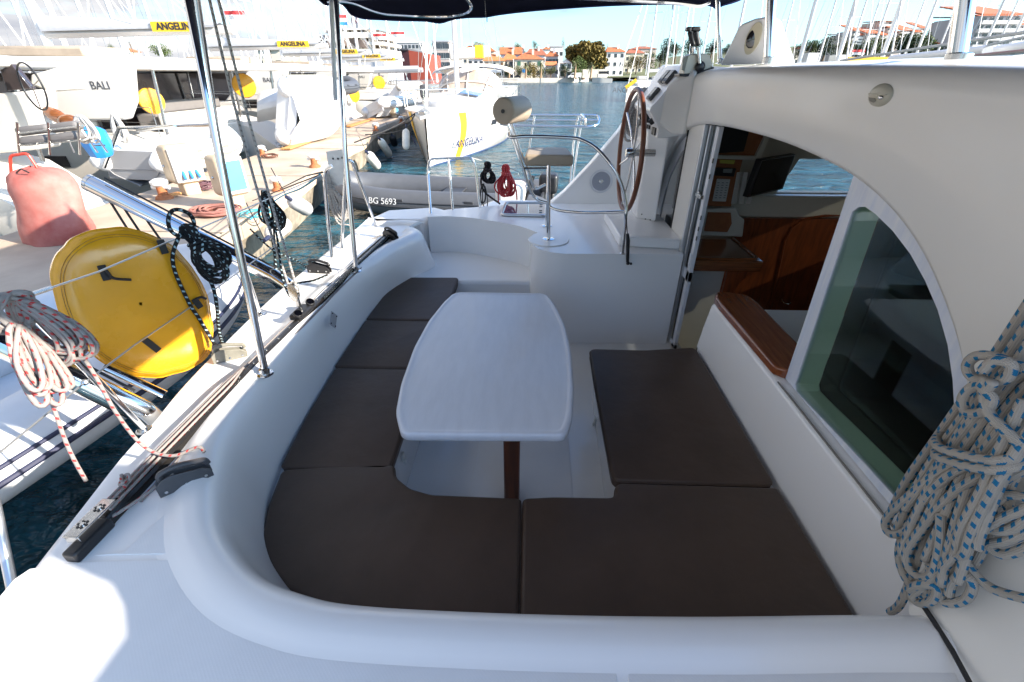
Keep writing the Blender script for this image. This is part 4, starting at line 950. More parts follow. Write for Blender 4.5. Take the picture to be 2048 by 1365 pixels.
# ---- stanchions and lifelines along the stern edge
ST=thing('stern_rail','stainless stanchions and wire lifelines along the stern edge','railing',(-1.58,2.5,ZD))
s0=PX(40,600,-1.52); s1=PX(290,862,-1.52)
B().tube([s1,s0],.0135,12).make('stanchion',STEEL,ST)
disc(s1,.03,.01).make('stanchion_base',STEELR,ST)
B().tube([s0+V(.0,0,.02),s0+V(.012,0,-.01)],.02,12).make('stanchion_cap',STEELR,ST)
t1=PX(40,597,-1.52); 
upw=[t1,PX(195,545,-1.56),PX(330,487,-1.60),PX(560,388,-1.62),PX(645,350,-1.62)]
B().tube(upw,.0035,6).make('lifeline',WIRE,ST)
lo=[PX(-60,930,-1.55),PX(165,765,-1.55),PX(395,605,-1.60),PX(545,500,-1.62),PX(640,440,-1.62)]
lo=[PX(0,905,-1.53),PX(170,765,-1.53),PX(270,690,-1.56),PX(395,605,-1.60),PX(500,528,-1.61),PX(570,478,-1.62)]
B().tube(lo,.0035,6).make('lifeline',WIRE,ST)
B().tube([t1,t1+(upw[1]-t1)*.35],.008,8).make('turnbuckle',STEELR,ST)
B().ball(PX(170,765,-1.53),.012,8).make('wire_ring',STEELR,ST)
g=[PX(606,508,-1.62),PX(590,440,-1.62),PX(566,385,-1.60),PX(556,352,-1.58),PX(562,340,-1.56),PX(574,334,-1.52)]
g2=[PZ(607,512,ZD),PX(575,445,-1.64),PX(556,360,-1.62),PX(556,344,-1.62),PX(563,336,-1.60),PX(580,333,-1.58)]
y=3.35
G=[V(-1.64,3.30,ZD)]+[PY(*q,3.45) for q in [(590,440),(572,385),(651,360)]][:0]
def sy(px,py,y=3.4): return PY(px,py,y)
B().tube(crom([PZ(664,515,ZD)]+[sy(656,440,3.35),sy(650,370,3.3),sy(651,345,3.3),sy(657,336,3.3),sy(664,332,3.3)],5),.013,12).make('stern_hoop',STEEL,ST)
B().tube(crom([PZ(752,452,ZD)]+[sy(738,415,4.0),sy(710,340,3.9),sy(704,325,3.88),sy(694,321,3.86),sy(684,322,3.85)],5),.013,12).make('stern_hoop',STEEL,ST)
B().tube([PZ(684,498,ZD),sy(686,440,3.65),sy(692,330,3.62)],.013,12).make('stanchion',STEEL,ST)
# far pushpit with upright hoops beyond the passage
FP=thing('pushpit','stainless pushpit hoop beyond the stern passage with rope hanks tied to it','railing',tuple(PZ(905,405,.76)))
B().tube(fillet([PZ(862,432,.78)+V(0,0,0),PY(856,345,4.85),PY(858,318,4.85),PY(943,316,4.85),PY(950,330,4.85),PZ(960,416,.78)],.05),.013,12).make('hoop',STEEL,FP)
B().tube([PZ(906,424,.78),PY(897,318,4.85)],.012,12).make('upright',STEEL,FP)
B().tube([PY(943,316,4.85),PY(975,325,4.95),PY(1010,333,5.0),PY(1040,345,5.0)],.004,6).make('lifeline',ROPE_W,FP)
# horizontal hoops further out (bow rail of the neighbour / far side rail)
FR=thing('side_rail','stainless double rail on the far side deck beyond the helm seat','railing',tuple(PZ(1150,385,.8)))
yr=5.7
B().tube(fillet([PY(1000,248,yr),PY(1025,252,yr),PY(1180,254,yr),PY(1196,250,yr+.05),PY(1199,240,yr+.2),PY(1196,232,yr+.3),PY(1185,231,yr+.3),PY(1060,231,yr+.3),PY(1010,236,yr+.3)],.06),.014,10).make('rail',STEEL,FR)
B().tube([PY(1010,241,yr+.15),PY(1195,241,yr+.15)],.012,10).make('rail',STEEL,FR)
for (a,b2,k) in ((1069,1058,0),(1156,1146,0),(1165,1150,.25)):
    top=PY(a,233,yr+.1+k); B().tube([PY(b2-6,378,yr+.1+k),PY(a-9,290,yr+.1+k),top],.012,10).make('upright',STEEL,FR)
B().tube(fillet([PY(1160,236,yr+.2),PY(1163,229,yr+.2),PY(1170,236,yr),PY(1172,254,yr)],.03),.012,8).make('hoop',STEEL,FR)
B().box(PY(1156,383,yr+.1),(.10,.10,.14)).make('foot_block',mat('white_block',(.6,.6,.6),.5),FR,bevel=.02)
# ---- yellow lifebuoy cover
BC=thing('lifebuoy_cover','big round yellow PVC lifebuoy cover strapped to the lifelines at the left','lifebuoy',tuple(PX(265,610,-1.68)))
# the cover's outline on its own leaning plane
ez=V(.80,-.58,.12).normalized(); ctr=PX(268,608,-1.76)
def onpl(px,py,o=0.):
    r=ray(px,py); e=Vector((0,0,EYE)); q=ctr+ez*o; return e+r*((q-e).dot(ez)/r.dot(ez))
OUT=crom([onpl(*q) for q in [(105,560),(112,520),(135,490),(170,468),(215,458),(265,460),(315,477),(355,503),(390,545),(412,590),(425,650),(420,700),(395,730),(345,748),(290,755),(240,742),(190,713),(150,675),(120,622)]],5,closed=True)
c0=sum(OUT,V(0,0,0))/len(OUT); ex=V(-ez.y,ez.x,0).normalized(); ey=ez.cross(ex)
if ey.z<0: ey=-ey
nn=len(OUT); rw=[]
for s,d in [(.02,.045),(.3,.046),(.6,.045),(.80,.040),(.9,.030),(.955,.016),(.985,.006),(.995,-.002),(1.015,-.004),(1.015,-.012),(.99,-.014),(.99,-.08),(.96,-.095),(.8,-.10),(.02,-.10)]:
    row=[]
    for k in range(nn):
        a=2*math.pi*k/nn; wob=1+(.005*math.sin(9*a)+.004*math.sin(17*a+1) if .9<s<1.04 else 0)
        dn=.002*math.sin(5*a+s*5)*(s>.3)+.003*math.sin(23*a)*(s>.93)
        row.append(c0+(OUT[k]-c0)*s*wob+ez*(d+dn))
    rw.append(row)
B().grid(rw,closed=True,flip=False).make('cover',YEL,BC,angle=70)
for sc in (.90,.93):
    B().tube([c0+(p-c0)*sc+ez*(.0315 if sc<.92 else .026) for p in OUT],.0012,4,closed=True).make('stitching',mat('stitch',(.35,.18,.03),.8),BC)
def onb(px,py,o=.05):
    r=ray(px,py); e=Vector((0,0,EYE)); q=c0+ez*o; t=(q-e).dot(ez)/r.dot(ez); return e+r*t
for a,b2 in (((202,531),(215,561)),((320,480),(331,508)),((287,678),(318,702)),((388,598),(402,616))):
    p,q=onb(*a),onb(*b2); B().beam(p,q,.028,.006,up=ez).make('strap',RUB,BC,bevel=.002)
B().tube(crom([onb(205,533,.06),onb(215,545,.065),onb(228,557,.06),onb(262,560,.055)],5),.006,6).make('strap_tail',RUB,BC)
B().tube(crom([onb(390,600,.06),onb(402,595,.07),onb(412,598,.06)],5),.006,6).make('strap_tail',RUB,BC)
w1=[onb(60,590,.10),onb(195,545,.062),onb(330,487,.066),onb(450,432,.10)]
# ---- rope hanks
coil('rope_hank','black rope hank with pale flecks tied over the edge of the yellow lifebuoy cover','rope',onb(368,452,.10),.045,.075,.27,11,ROPE_K,.0085,lean=(.42,.0,0),seed=3,wraps=3,spread=.03,wat=.62,
     tails=[[onb(345,520,.07),onb(375,600,.06),onb(400,640,.06),PZ(430,690,ZD+.06)],[onb(420,560,.08),onb(432,600,.10),PZ(438,660,ZD+.08),PZ(446,690,ZD+.05)]])
B().tube(crom([onb(372,470,.10)+ex*math.cos(a)*.05+ey*math.sin(a)*.06+ey*.05+ez*.01*math.sin(3*a) for a in [i*.6 for i in range(24)]],4),.0085,7).make('top_loop',ROPE_K,[o for o in bpy.data.objects if o.name=='rope_hank'][0])
coil('rope_hank','pale grey rope hank with red flecks hanging at the left edge of the picture','rope',PX(28,600,-1.48),.05,.085,.22,16,ROPE_R,.0062,lean=(.30,.10,0),seed=5,wraps=0,spread=.035,
     tails=[[PX(70,700,-1.47),PX(130,880,-1.45),PX(172,962,-1.44)],[PX(110,640,-1.46),PX(180,735,-1.42),PX(235,830,-1.38),PX(290,895,-1.34),PZ(345,912,ZD+.05),PZ(395,895,ZD+.07),PZ(408,905,ZD+.06)]])
RH=[o for o in bpy.data.objects if o.name=='rope_hank.001'][0]
c=PX(25,625,-1.47); B().tube(crom([c+V(.0,.05*math.cos(a),.05*math.sin(a))+V(.015*math.sin(2.3*a),.02*math.sin(.4*a),.0) for a in [i*.7 for i in range(50)]],3),.0075,7).make('knot',ROPE_R,RH,angle=0)
c=PX(60,720,-1.44); 
P=[]
for k in range(9):
    rd=random.Random(k+40); a=PX(35+rd.uniform(-15,25),650,-1.45+rd.uniform(-.02,.02)); b3=PX(95+rd.uniform(-35,40),rd.uniform(765,812),-1.42+rd.uniform(-.03,.03))
    P+= [a,a.lerp(b3,.5)+V(0,-.025,0),b3,b3+V(.01,.025,0.0),a.lerp(b3,.5)+V(0,.03,0)]
B().tube(crom(P,4),.0075,7).make('loops',ROPE_R,RH,angle=0)
coil('rope_hank','black rope hank hanging from a line in front of the quay, left of the mainsheet','rope',PX(528,383,-1.7),.045,.06,.24,10,ROPE_K,.008,seed=8,wraps=2,spread=.035,wat=.8,tails=[[PX(537,440,-1.7),PX(548,500,-1.69),PX(556,575,-1.68)]])
coil('rope_hank','grey-red rope hank tied to the stern hoop beside the white jetty board','rope',PX(650,345,-1.62),.02,.06,.38,9,ROPE_G,.0065,lean=(.22,.0,0),seed=11,wraps=3,spread=.022,wat=.70,tails=[[PX(672,440,-1.6),PX(700,452,-1.5),PX(730,480,-1.4),PZ(765,470,ZD+.04)]])
coil('rope_hank','dark grey rope hank on the far pushpit, left of the red one','rope',PY(975,325,4.9),.05,.06,.20,7,ROPE_K2,.010,seed=12,wraps=2,spread=.03,wat=.6,tails=[[PY(962,360,4.9),PY(970,385,4.95),PY(1000,408,5.0)]])
coil('rope_hank','bright red rope hank on the far pushpit','rope',PY(1012,330,4.95),.05,.075,.32,16,ROPE_RED,.0075,seed=14,wraps=2,spread=.045,wat=.72,tails=[[PY(1030,370,4.95),PY(1034,400,4.95)],[PY(998,370,4.95),PY(997,405,5.0)]])
coil('rope_hank','thin black cord hank at the far pushpit foot','rope',PY(967,368,4.9),.012,.03,.24,3,RUB,.005,seed=15,spread=.02)
coil('rope_hank','grey rope hank hanging behind the steering wheel rim','rope',PY(1292,178,4.6),.06,.09,.42,12,ROPE_G,.011,lean=(-.15,0,0),seed=16,spread=.05)
# ---- loose black cord along the deck and mooring lines
ml=thing('mooring_line','black mooring line looping over the stern edge from the middle clutch','rope',tuple(PZ(640,545,ZD+.02)))
B().tube(crom([PZ(655,550,ZD+.02),PZ(628,561,ZD+.012),PZ(600,566,ZD+.012),PZ(580,572,ZD+.01),PX(560,575,-1.68),PX(548,565,-1.72),PX(550,500,-1.75),PX(545,430,-1.75)],6),.007,7).make('line',ROPE_K,ml)
B().tube(crom([PX(500,458,-1.9),PX(545,500,-1.8),PX(590,520,-1.7),PZ(615,538,ZD+.03)],6),.006,7).make('line',ROPE_K,ml)
# ---- big white-blue rope hank over the bulkhead
stt=thing('stern_strut','pale grey strut below the deck edge at the lower left','strut',tuple(PX(30,1110,-1.75)))
B().beam(PX(-20,960,-1.80),PX(40,1250,-1.62),.028,.028).make('strut',ALU,stt,bevel=.01)
BG=thing('halyard_hank','big white halyard hank with blue flecks hung on the bulkhead at the right','rope',tuple(PX(1960,860,1.02)))
rr_=.0105
def bp(x,y,d=0): return PX(x,y,1.07-d)
strands=[]
rd=random.Random(21)
# main fall: strands from upper right to the wraps
tops=[(2062,600),(2075,622),(2090,645),(2100,668),(2110,690),(2120,716),(2130,742),(2140,770)]
for i,(x,y) in enumerate(tops):
    d=.020+.020*(i%3)
    wx=1868+i*19; wy=884+i*6
    ends=[(1775,1040),(1790,1070),(1800,1110),(1820,1150),(1850,1185),(1880,1170),(1905,1130),(1930,1080)]
    ex_,ey_=ends[i]
    strands.append([bp(x,y,d),bp((x+wx)/2+6,(y+wy)/2-4,d+.01),bp(wx,wy,d+.004),bp(lerp(wx,ex_,.5)-8,lerp(wy,ey_,.5),d+.012),bp(ex_,ey_,d)])
for i in range(6):
    d=.012; a=1890+i*27; strands.append([bp(2060+i*12,640+i*26,d),bp(lerp(2060,a,.5)+10,lerp(640+i*26,880+i*6,.5),d+.006),bp(a,885+i*6,d),bp(a-52,990+i*18,d+.004),bp(1795+i*27,1075+i*16,d)])
for i in range(5):
    x,y=1995+i*22,760+i*14; wx=1885+i*25; wy=920+i*6; d=.06
    ex_,ey_=[(1810,1020),(1835,1075),(1850,1120),(1880,1150),(1915,1165)][i]
    strands.append([bp(x+60,y-40,d),bp(x,y,d),bp(wx,wy,d),bp(lerp(wx,ex_,.6),lerp(wy,ey_,.6),d+.01),bp(ex_,ey_,d)])
for s_ in strands: B().tube(crom(s_,7),rr_,10).make('strand',ROPE_B,BG,angle=0)
def loopy(pts,d=.05,name='bight'): B().tube(crom([bp(x,y,dd) for x,y,dd in pts],7),rr_,10).make(name,ROPE_B,BG,angle=0)
# bights at the bottom
loopy([(1960,905,.07),(1880,945,.07),(1810,1000,.07),(1772,1040,.05),(1780,1068,.05),(1815,1060,.06),(1850,1000,.07),(1900,950,.075),(1975,915,.07)])
loopy([(2000,930,.075),(1910,985,.075),(1850,1050,.07),(1812,1110,.06),(1830,1150,.05),(1862,1150,.06),(1878,1100,.07),(1882,1030,.08)])
loopy([(1900,960,.05),(1840,1020,.05),(1800,1090,.04),(1808,1150,.035),(1845,1190,.03),(1868,1180,.04),(1860,1130,.05)])
loopy([(1925,930,.03),(1880,1000,.03),(1845,1090,.03),(1805,1200,.02),(1780,1225,.01)])
loopy([(2010,990,.06),(1950,1040,.07),(1910,1110,.07),(1850,1170,.05),(1825,1192,.04),(1840,1207,.03),(1866,1200,.04),(1872,1175,.05),(1840,1170,.06),(1818,1180,.05)])
loopy([(2048,800,.10),(2000,900,.10),(1960,990,.10),(1922,1060,.09),(1915,1110,.07),(1930,1105,.08),(1945,1060,.09),(1985,980,.10),(2060,860,.10)])
loopy([(2030,900,.085),(1995,980,.085),(1960,1070,.08),(1955,1100,.08)])
loopy([(1920,1080,.06),(1905,1130,.05),(1880,1170,.04),(1890,1205,.03),(1930,1200,.03),(1945,1170,.04),(1925,1150,.05),(1905,1165,.045),(1898,1190,.035)])
loopy([(2070,1010,.06),(1990,1045,.06),(1945,1080,.06),(1925,1110,.05),(1950,1150,.03),(1990,1180,.02),(2060,1200,.02)])
loopy([(2070,930,.05),(2010,960,.06),(1985,1000,.06),(1990,1040,.05),(2060,1040,.04)])
loopy([(2080,1020,.05),(2020,1060,.05),(1970,1055,.05),(1960,1020,.06),(2000,990,.06),(2080,1000,.06)])
loopy([(2080,1050,.04),(2020,1080,.04),(1980,1090,.04),(2010,1110,.03),(2080,1085,.03)])
loopy([(2080,900,.04),(2030,950,.05),(2015,1000,.045),(2040,1050,.04),(2090,1080,.04)])
# wraps round the hank
for k in range(2):
    loopy([(1885,868+k*22,.02),(1872,880+k*22,.06),(1880,896+k*20,.10),(1930,912+k*20,.115),(1990,922+k*18,.115),(2035,915+k*16,.09),(2050,905+k*14,.04)],name='wrap')
# the knot above
loopy([(2080,745,.09),(2030,730,.10),(1990,715,.11),(1955,712,.11),(1935,730,.11),(1945,755,.105),(1985,765,.10),(2015,755,.11),(2022,730,.12),(1990,722,.13),(1965,742,.13)],name='knot')
loopy([(1985,765,.13),(1970,790,.12),(1980,830,.12),(2010,860,.12),(2040,890,.11)],name='knot')
loopy([(1990,765,.10),(1945,775,.105),(1925,800,.105),(1935,825,.10),(1965,825,.11),(1985,800,.12),(1965,775,.125),(1975,760,.13)],name='knot')
# ================================================================ water
WZ=-.75
def water_mat():
    m=bpy.data.materials.new('harbour_water'); m.use_nodes=True; n=m.node_tree.nodes; l=m.node_tree.links; p=n['Principled BSDF']
    p.inputs['Base Color'].default_value=(.02,.09,.12,1); p.inputs['Roughness'].default_value=.16; p.inputs['IOR'].default_value=1.33
    g=n.new('ShaderNodeNewGeometry'); 
    def nz(sc,st,det=3,strech=(1,1,1)):
        mp=n.new('ShaderNodeMapping'); mp.inputs['Scale'].default_value=strech; l.new(g.outputs['Position'],mp.inputs[0])
        a=n.new('ShaderNodeTexNoise'); a.inputs['Scale'].default_value=sc; a.inputs['Detail'].default_value=det; a.inputs['Distortion'].default_value=.4; l.new(mp.outputs[0],a.inputs['Vector']); return a.outputs[0]
    a=nz(1.1,1,4,(1,1.7,1)); b=nz(4.5,1,3,(1,1.6,1)); c=nz(.22,1,2)
    def bump(h,s,d,prev=None):
        k=n.new('ShaderNodeBump'); k.inputs['Strength'].default_value=s; k.inputs['Distance'].default_value=d; l.new(h,k.inputs['Height'])
        if prev: l.new(prev,k.inputs['Normal'])
        return k.outputs[0]
    x=bump(c,.7,.6); x=bump(a,1.0,.38,x); x=bump(b,1.0,.07,x); l.new(x,p.inputs['Normal'])
    r=n.new('ShaderNodeValToRGB'); l.new(a,r.inputs[0]); r.color_ramp.elements[0].position=.35; r.color_ramp.elements[1].position=.7
    r.color_ramp.elements[0].color=(.004,.026,.036,1); r.color_ramp.elements[1].color=(.022,.10,.135,1); l.new(r.outputs[0],p.inputs['Base Color']); return m
WM=water_mat()
xs=[-900,-300,-100,-40,-15,0,15,40,100,300,900]; ys=[-60,-10,0,10,30,60,100,160,400,1500]
B().grid([[V(x,y,WZ) for x in xs] for y in ys],flip=True).make('water',WM,None,kind='structure')
# hull sides below the deck so nothing is open from the side
prism([(-1.50,-1.6),(-1.50,1.2),(-1.58,3.4),(-1.5,4.7),(1.15,4.9),(1.15,-1.6)],-.42,-.06,'bridgedeck',GEL,bevel=0)
prism([(-.9,4.62),(5,4.62),(5,5.5),(-.5,5.5)],WZ-.3,.70,'far_hull',GEL,bevel=.08)
# ================================================================ quay
CON=mat('quay_concrete',(.50,.39,.29),.85,var=.22,vscale=1.1,bump=.25,bscale=14,col2=(.38,.29,.21))
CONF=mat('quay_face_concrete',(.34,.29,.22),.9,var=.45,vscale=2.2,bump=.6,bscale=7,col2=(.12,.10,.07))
QZ=.10
qe=[(-4.0,-8),(-4.05,4),(-4.35,7),(-4.594,9.04),(-4.92,11.05),(-5.42,14.26),(-5.47,16.0),(-6.0,18.8),(-6.2,21.1),(-6.31,25.9),(-6.6,34),(-7.2,60)]
qw=[(-10.4,60),(-9.3,34),(-8.6,25),(-7.95,18.8),(-7.5,14.3),(-7.2,9.8),(-7.15,8.0),(-7.15,5.6),(-7.25,-8)]
nseg=len(qe)
B().plate([V(x,y,QZ-.28) for x,y in qe+qw],[],V(0,0,.28)).make('quay',CON,None,smooth=False,bevel=.02,kind='structure')
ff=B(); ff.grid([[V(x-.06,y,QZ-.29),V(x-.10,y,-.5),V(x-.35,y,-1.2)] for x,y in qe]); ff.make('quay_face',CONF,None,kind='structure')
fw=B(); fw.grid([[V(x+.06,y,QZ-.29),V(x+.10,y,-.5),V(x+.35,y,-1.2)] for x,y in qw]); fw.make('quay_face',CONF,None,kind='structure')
# expansion joints as recessed dark strips on the slab
for (a,b2) in (((-4.2,6.0),(-7.1,6.1)),((-4.7,10.0),(-7.1,10.0)),((-5.3,14.0),(-7.3,14.1)),((-6.0,18.6),(-7.8,18.7))):
    tag(B().beam(V(*a,QZ+.004),V(*b2,QZ+.004),.03,.004).make('quay_joint',CONF,None,smooth=False),kind='structure')
# ================================================================ fittings on the quay
RUST=mat('rusty_paint',(.42,.14,.05),.8,var=.4,vscale=20)
WPA=mat('white_paint',(.78,.77,.74),.45,var=.1,vscale=10)
BEI=mat('beige_fibreglass',(.56,.45,.31),.5,var=.12,vscale=5,col2=(.46,.36,.24))
SKY=mat('pale_blue_panel',(.09,.33,.52),.5,var=.12,vscale=4)
BLUEP=mat('blue_plastic',(.03,.20,.50),.5)
def bollard(x,y,lab,s=1):
    t=thing('bollard',lab,'bollard',(x,y,QZ),'mooring bollards on the quay')
    B().lathe([(.11*s,0),(.10*s,.03*s),(.06*s,.06*s),(.055*s,.16*s)],(x,y,QZ),n=18,cap=False).make('foot',RUST,t)
    B().lathe([(.055*s,.16*s),(.10*s,.19*s),(.105*s,.23*s),(.05*s,.26*s),(0,.262*s)],(x,y,QZ),n=18,cap=False).tube([V(x-.12*s,y,QZ+.15*s),V(x+.12*s,y,QZ+.15*s)],.025*s,8).make('head',WPA,t)
    return t
p=PZ(330,398,QZ); bollard(p.x,p.y,'rusty white bollard left of the cream service pedestal',1.3)
p=PZ(556,382,QZ); bollard(p.x,p.y,'rusty bollard with blue rope at the quay edge behind the mainsheet')
p=PZ(526,312,QZ); bollard(p.x,p.y,'dark rusty bollard with brown rope ends at the foot of the white stern slope')
p=PZ(630,335,QZ); bollard(p.x,p.y,'white bollard at the quay edge left of the white board',1.2)
p=PZ(752,262,QZ); bollard(p.x,p.y,'small white bollard with black rope at the bend of the quay',1.1)
p=PZ(803,247,QZ); bollard(p.x,p.y,'small white bollard beside the bow of the yellow-striped yacht',1.1)
def pedestal(px0,px1,pyt,pyb,y,face,lab,ang):
    b0=PZ((px0+px1)/2,pyb,QZ); c=PY((px0+px1)/2,(pyt+pyb)/2,b0.y); top=PY((px0+px1)/2,pyt,b0.y).z
    w=(PY(px1,pyt,b0.y)-PY(px0,pyt,b0.y)).length
    t=thing('service_pedestal',lab,'power pedestal',tuple(b0))
    M=Matrix.Rotation(ang,3,'Z'); h=top-QZ
    B().box(b0+V(0,0,h*.12),(w*.40,w*.35,h*.26),rot=M).make('foot',BEI,t,bevel=.03)
    B().box(b0+V(0,0,h*.62),(w*.62,w*.72,h*.76),rot=M).make('housing',BEI,t,bevel=w*.14,bseg=4)
    f=M@V(w*.31,0,0)
    B().box(b0+V(0,0,h*.62)+f,(w*.05,w*.62,h*.66),rot=M).make('face_frame',WPA,t,bevel=w*.02,bseg=2)
    B().box(b0+V(0,0,h*.62)+f*1.09,(w*.012,w*.50,h*.54),rot=M).make('face_panel',face,t,bevel=.004,bseg=2)
    B().ball(b0+V(0,0,h*.6)+M@V(-.02,-w*.37,0),w*.04,10).make('side_lock',STEELR,t)
    return t,b0,M,w,h,f
P1,b0,M,w,h,f=pedestal(342,425,288,388,0,BEI,'cream service pedestal with open socket box and blue plugs',R(-35))
for k in(-1,0,1): B().tube([b0+V(0,0,h*.5)+f*1.05+M@V(0,k*w*.14,0),b0+V(0,0,h*.42)+f*1.4+M@V(0,k*w*.16,-.05)],w*.035,8).make('plug',BLUEP,P1)
pedestal(436,512,308,414,0,SKY,'cream service pedestal with a pale blue front panel',R(-30))
pedestal(778,800,208,236,0,SKY,'small cream pedestal further along the quay with a blue edge',R(-10))
def rope_heap(name,lab,c,r,n,m,rr,seed,flat=1.0):
    rd=random.Random(seed); P=[]; t=thing(name,lab,'rope',tuple(c))
    for i in range(n*9):
        a=i*.7+rd.uniform(-.1,.1); q=r*(.45+.55*abs(math.sin(i*.13+seed)))*rd.uniform(.9,1.1)
        P.append(Vector(c)+V(math.cos(a)*q,math.sin(a)*q*.8,rr+abs(math.sin(i*.37))*rr*4*flat+rr*2*rd.random()))
    B().tube(crom(P,3),rr,6).make('coils',m,t,angle=0); return t
rope_heap('hose_coil','flat coil of reddish-brown hose lying on the quay by the pedestals',PZ(432,428,QZ),.36,14,ROPE_BR,.016,1,.7)
rope_heap('rope_heap','tangled dark purple rope heap at the foot of the first pedestal',PZ(405,380,QZ),.22,12,mat('purple_rope',(.11,.05,.06),.8),.012,2,2.2)
rope_heap('rope_heap','small brown rope heap beside the dark rusty bollard',PZ(540,316,QZ),.2,6,mat('brown_rope',(.12,.05,.03),.8),.012,5)
rope_heap('rope_heap','thin tangled lines with turquoise string by the blue-faced pedestal',PZ(520,430,QZ),.3,5,mat('turquoise_string',(.05,.38,.42),.8),.005,6)
PLK=mat('orange_plank',(.62,.28,.09),.6,var=.3,vscale=9,stretch=(1,8,8))
def gang(a,b2,w,lab):
    t=thing('gangplank',lab,'gangplank',tuple(a)); d=(b2-a); sd=V(-d.y,d.x,0).normalized()
    for k in range(3): B().beam(a+sd*(k-1)*w/3+V(0,0,.05),b2+sd*(k-1)*w/3+V(0,0,.05),w/3.3,.035).make('plank',PLK,t,bevel=.004)
gang(PZ(572,302,QZ),PZ(628,282,QZ),.28,'orange wooden gangplank lying on the quay behind the mainsheet')
gang(PZ(695,256,QZ),PZ(745,240,QZ),.30,'orange gangplank further down the quay right of the awning pole')
gang(PZ(880-60,232,QZ),PZ(842,224,QZ),.25,'short orange plank on the quay near the striped yacht')
gang(PZ(325,399,QZ),PZ(362,392,QZ),.12,'short grey-brown board lying beside the rusty white bollard')
FEN=mat('fender_white',(.72,.70,.64),.5,var=.2,vscale=6)
def fender(a,b2,r,lab,m=FEN):
    t=thing('fender',lab,'fender',tuple(a),'boat fenders along the quay'); a=Vector(a);b2=Vector(b2)
    B().tube([a.lerp(b2,q) for q in (0,.04,.1,.2,.5,.8,.9,.96,1)],r,16,rf=lambda q:[.3,.6,.85,1,1,1,.85,.6,.3][min(8,int(round(q*8)))]).make('body',m,t)
    B().tube([a,a+(a-b2).normalized()*r*1.2],r*.25,8).make('eye',PVCN,t); B().tube([a+(a-b2).normalized()*r,a+V(-.2,0,.5)],.008,5).make('lanyard',RUB,t)
def fpx(a,b2,x,r,lab,m=FEN): fender(PX(*a,x),PX(*b2,x),r,lab,m)
fpx((582,400),(618,422),-3.95,.125,'fat grey-white fender at the quay edge behind the black rope hank',mat('fender_grey',(.50,.50,.50),.5,var=.2))
fpx((538,474),(574,446),-3.9,.125,'white round-ended fender with metal eye low on the quay face')
fpx((736,308),(756,335),-4.95,.15,'dirty white cylindrical fender nearest on the shaded quay face')
fpx((760,280),(780,312),-5.3,.14,'dirty white cylindrical fender just beyond the first one on the shaded quay face')
fpx((784,272),(790,292),-5.7,.14,'black fender on the shaded quay face',RUB)
fpx((812,258),(812,300),-4.35,.13,'long clean white fender hanging from the bow of the striped yacht')
# white board clipped upright on our stern rail
bd=[PY(*q,3.75) for q in [(652,304),(690,299),(700,366),(662,375)]]
wb2=tag(B().plate(bd,[],V(0,.03,0)).make('board',WPA,None,bevel=.003,loc=bd[0]),'upright white board clipped to the stern rail above the grey dinghy','board')
for q in ((666,318),(676,318),(684,316),(690,360)): B().ball(PY(*q,3.745),.008,8).make('bolt',BLK,wb2)
# ================================================================ pink-covered outboard on the quay
PNK=mat('faded_red_cover',(.34,.075,.06),.75,var=.35,vscale=2.6,col2=(.44,.17,.14),bump=.5,bscale=6)
b0=PZ(105,478,QZ); ob=thing('covered_outboard','outboard engine wrapped in a faded pink-red cover standing on the quay','outboard engine',tuple(b0))
YQ=b0.y; rows=[]
for (x0,x1,py) in [(58,178,480),(52,182,462),(55,172,440),(50,160,415),(38,148,392),(22,140,372),(20,125,350),(40,100,338),(62,78,334)]:
    l_,r__=PY(x0,py,YQ),PY(x1,py,YQ); c=(l_+r__)/2; a_=(r__-l_).length/2; row=[]
    for k in range(28):
        t=2*math.pi*k/28; f_=1+.09*math.sin(3*t+py*.05)+.05*math.sin(7*t+py*.13)+.03*math.sin(11*t-py*.2)
        row.append(V(c.x+math.cos(t)*a_*f_,c.y+math.sin(t)*a_*.75*f_,c.z+.02*math.sin(4*t+py)))
    rows.append(row)
B().grid(rows,closed=True).make('cover',PNK,ob,angle=0,sub=1)
B().tube(fillet([PY(24,375,YQ),PY(20,312,YQ),PY(55,307,YQ),PY(80,345,YQ)],.05),.016,8).make('trolley_handle',mat('red_tube',(.60,.05,.03),.4),ob)
B().tube([PY(30,348,YQ-.1),PY(42,338,YQ-.2),PY(58,346,YQ-.2)],.008,6).make('tie',RUB,ob)
# ================================================================ marina catamarans
DKW=mat('dark_cabin_glass',(.020,.018,.020),.08,spec=.8,var=.5,vscale=.8,col2=(.06,.045,.045))
SEATG=mat('grey_deck_cushion',(.15,.14,.135),.75,var=.1)
TAUP=mat('taupe_canvas',(.36,.29,.22),.8,var=.15,vscale=3)
LAZ=mat('grey_sail_cover',(.40,.41,.43),.7,var=.1)
YEB=mat('yellow_banner',(.80,.46,.02),.6)
INK=mat('black_letters',(.02,.02,.03),.6)
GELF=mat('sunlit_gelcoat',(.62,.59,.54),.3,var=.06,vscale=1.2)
MAST=mat('mast_aluminium',(.66,.64,.61),.4,.35)
MASTW=mat('mast_white',(.76,.74,.71),.45)
def yel_disc(c,r,parent,ax=(1,-.6,0)):
    return B().lathe([(r*.98,-.02),(r,0),(r*.93,.04),(0,.06)],c,axis=ax,n=20).make('lifebuoy_cover',YEL,parent)
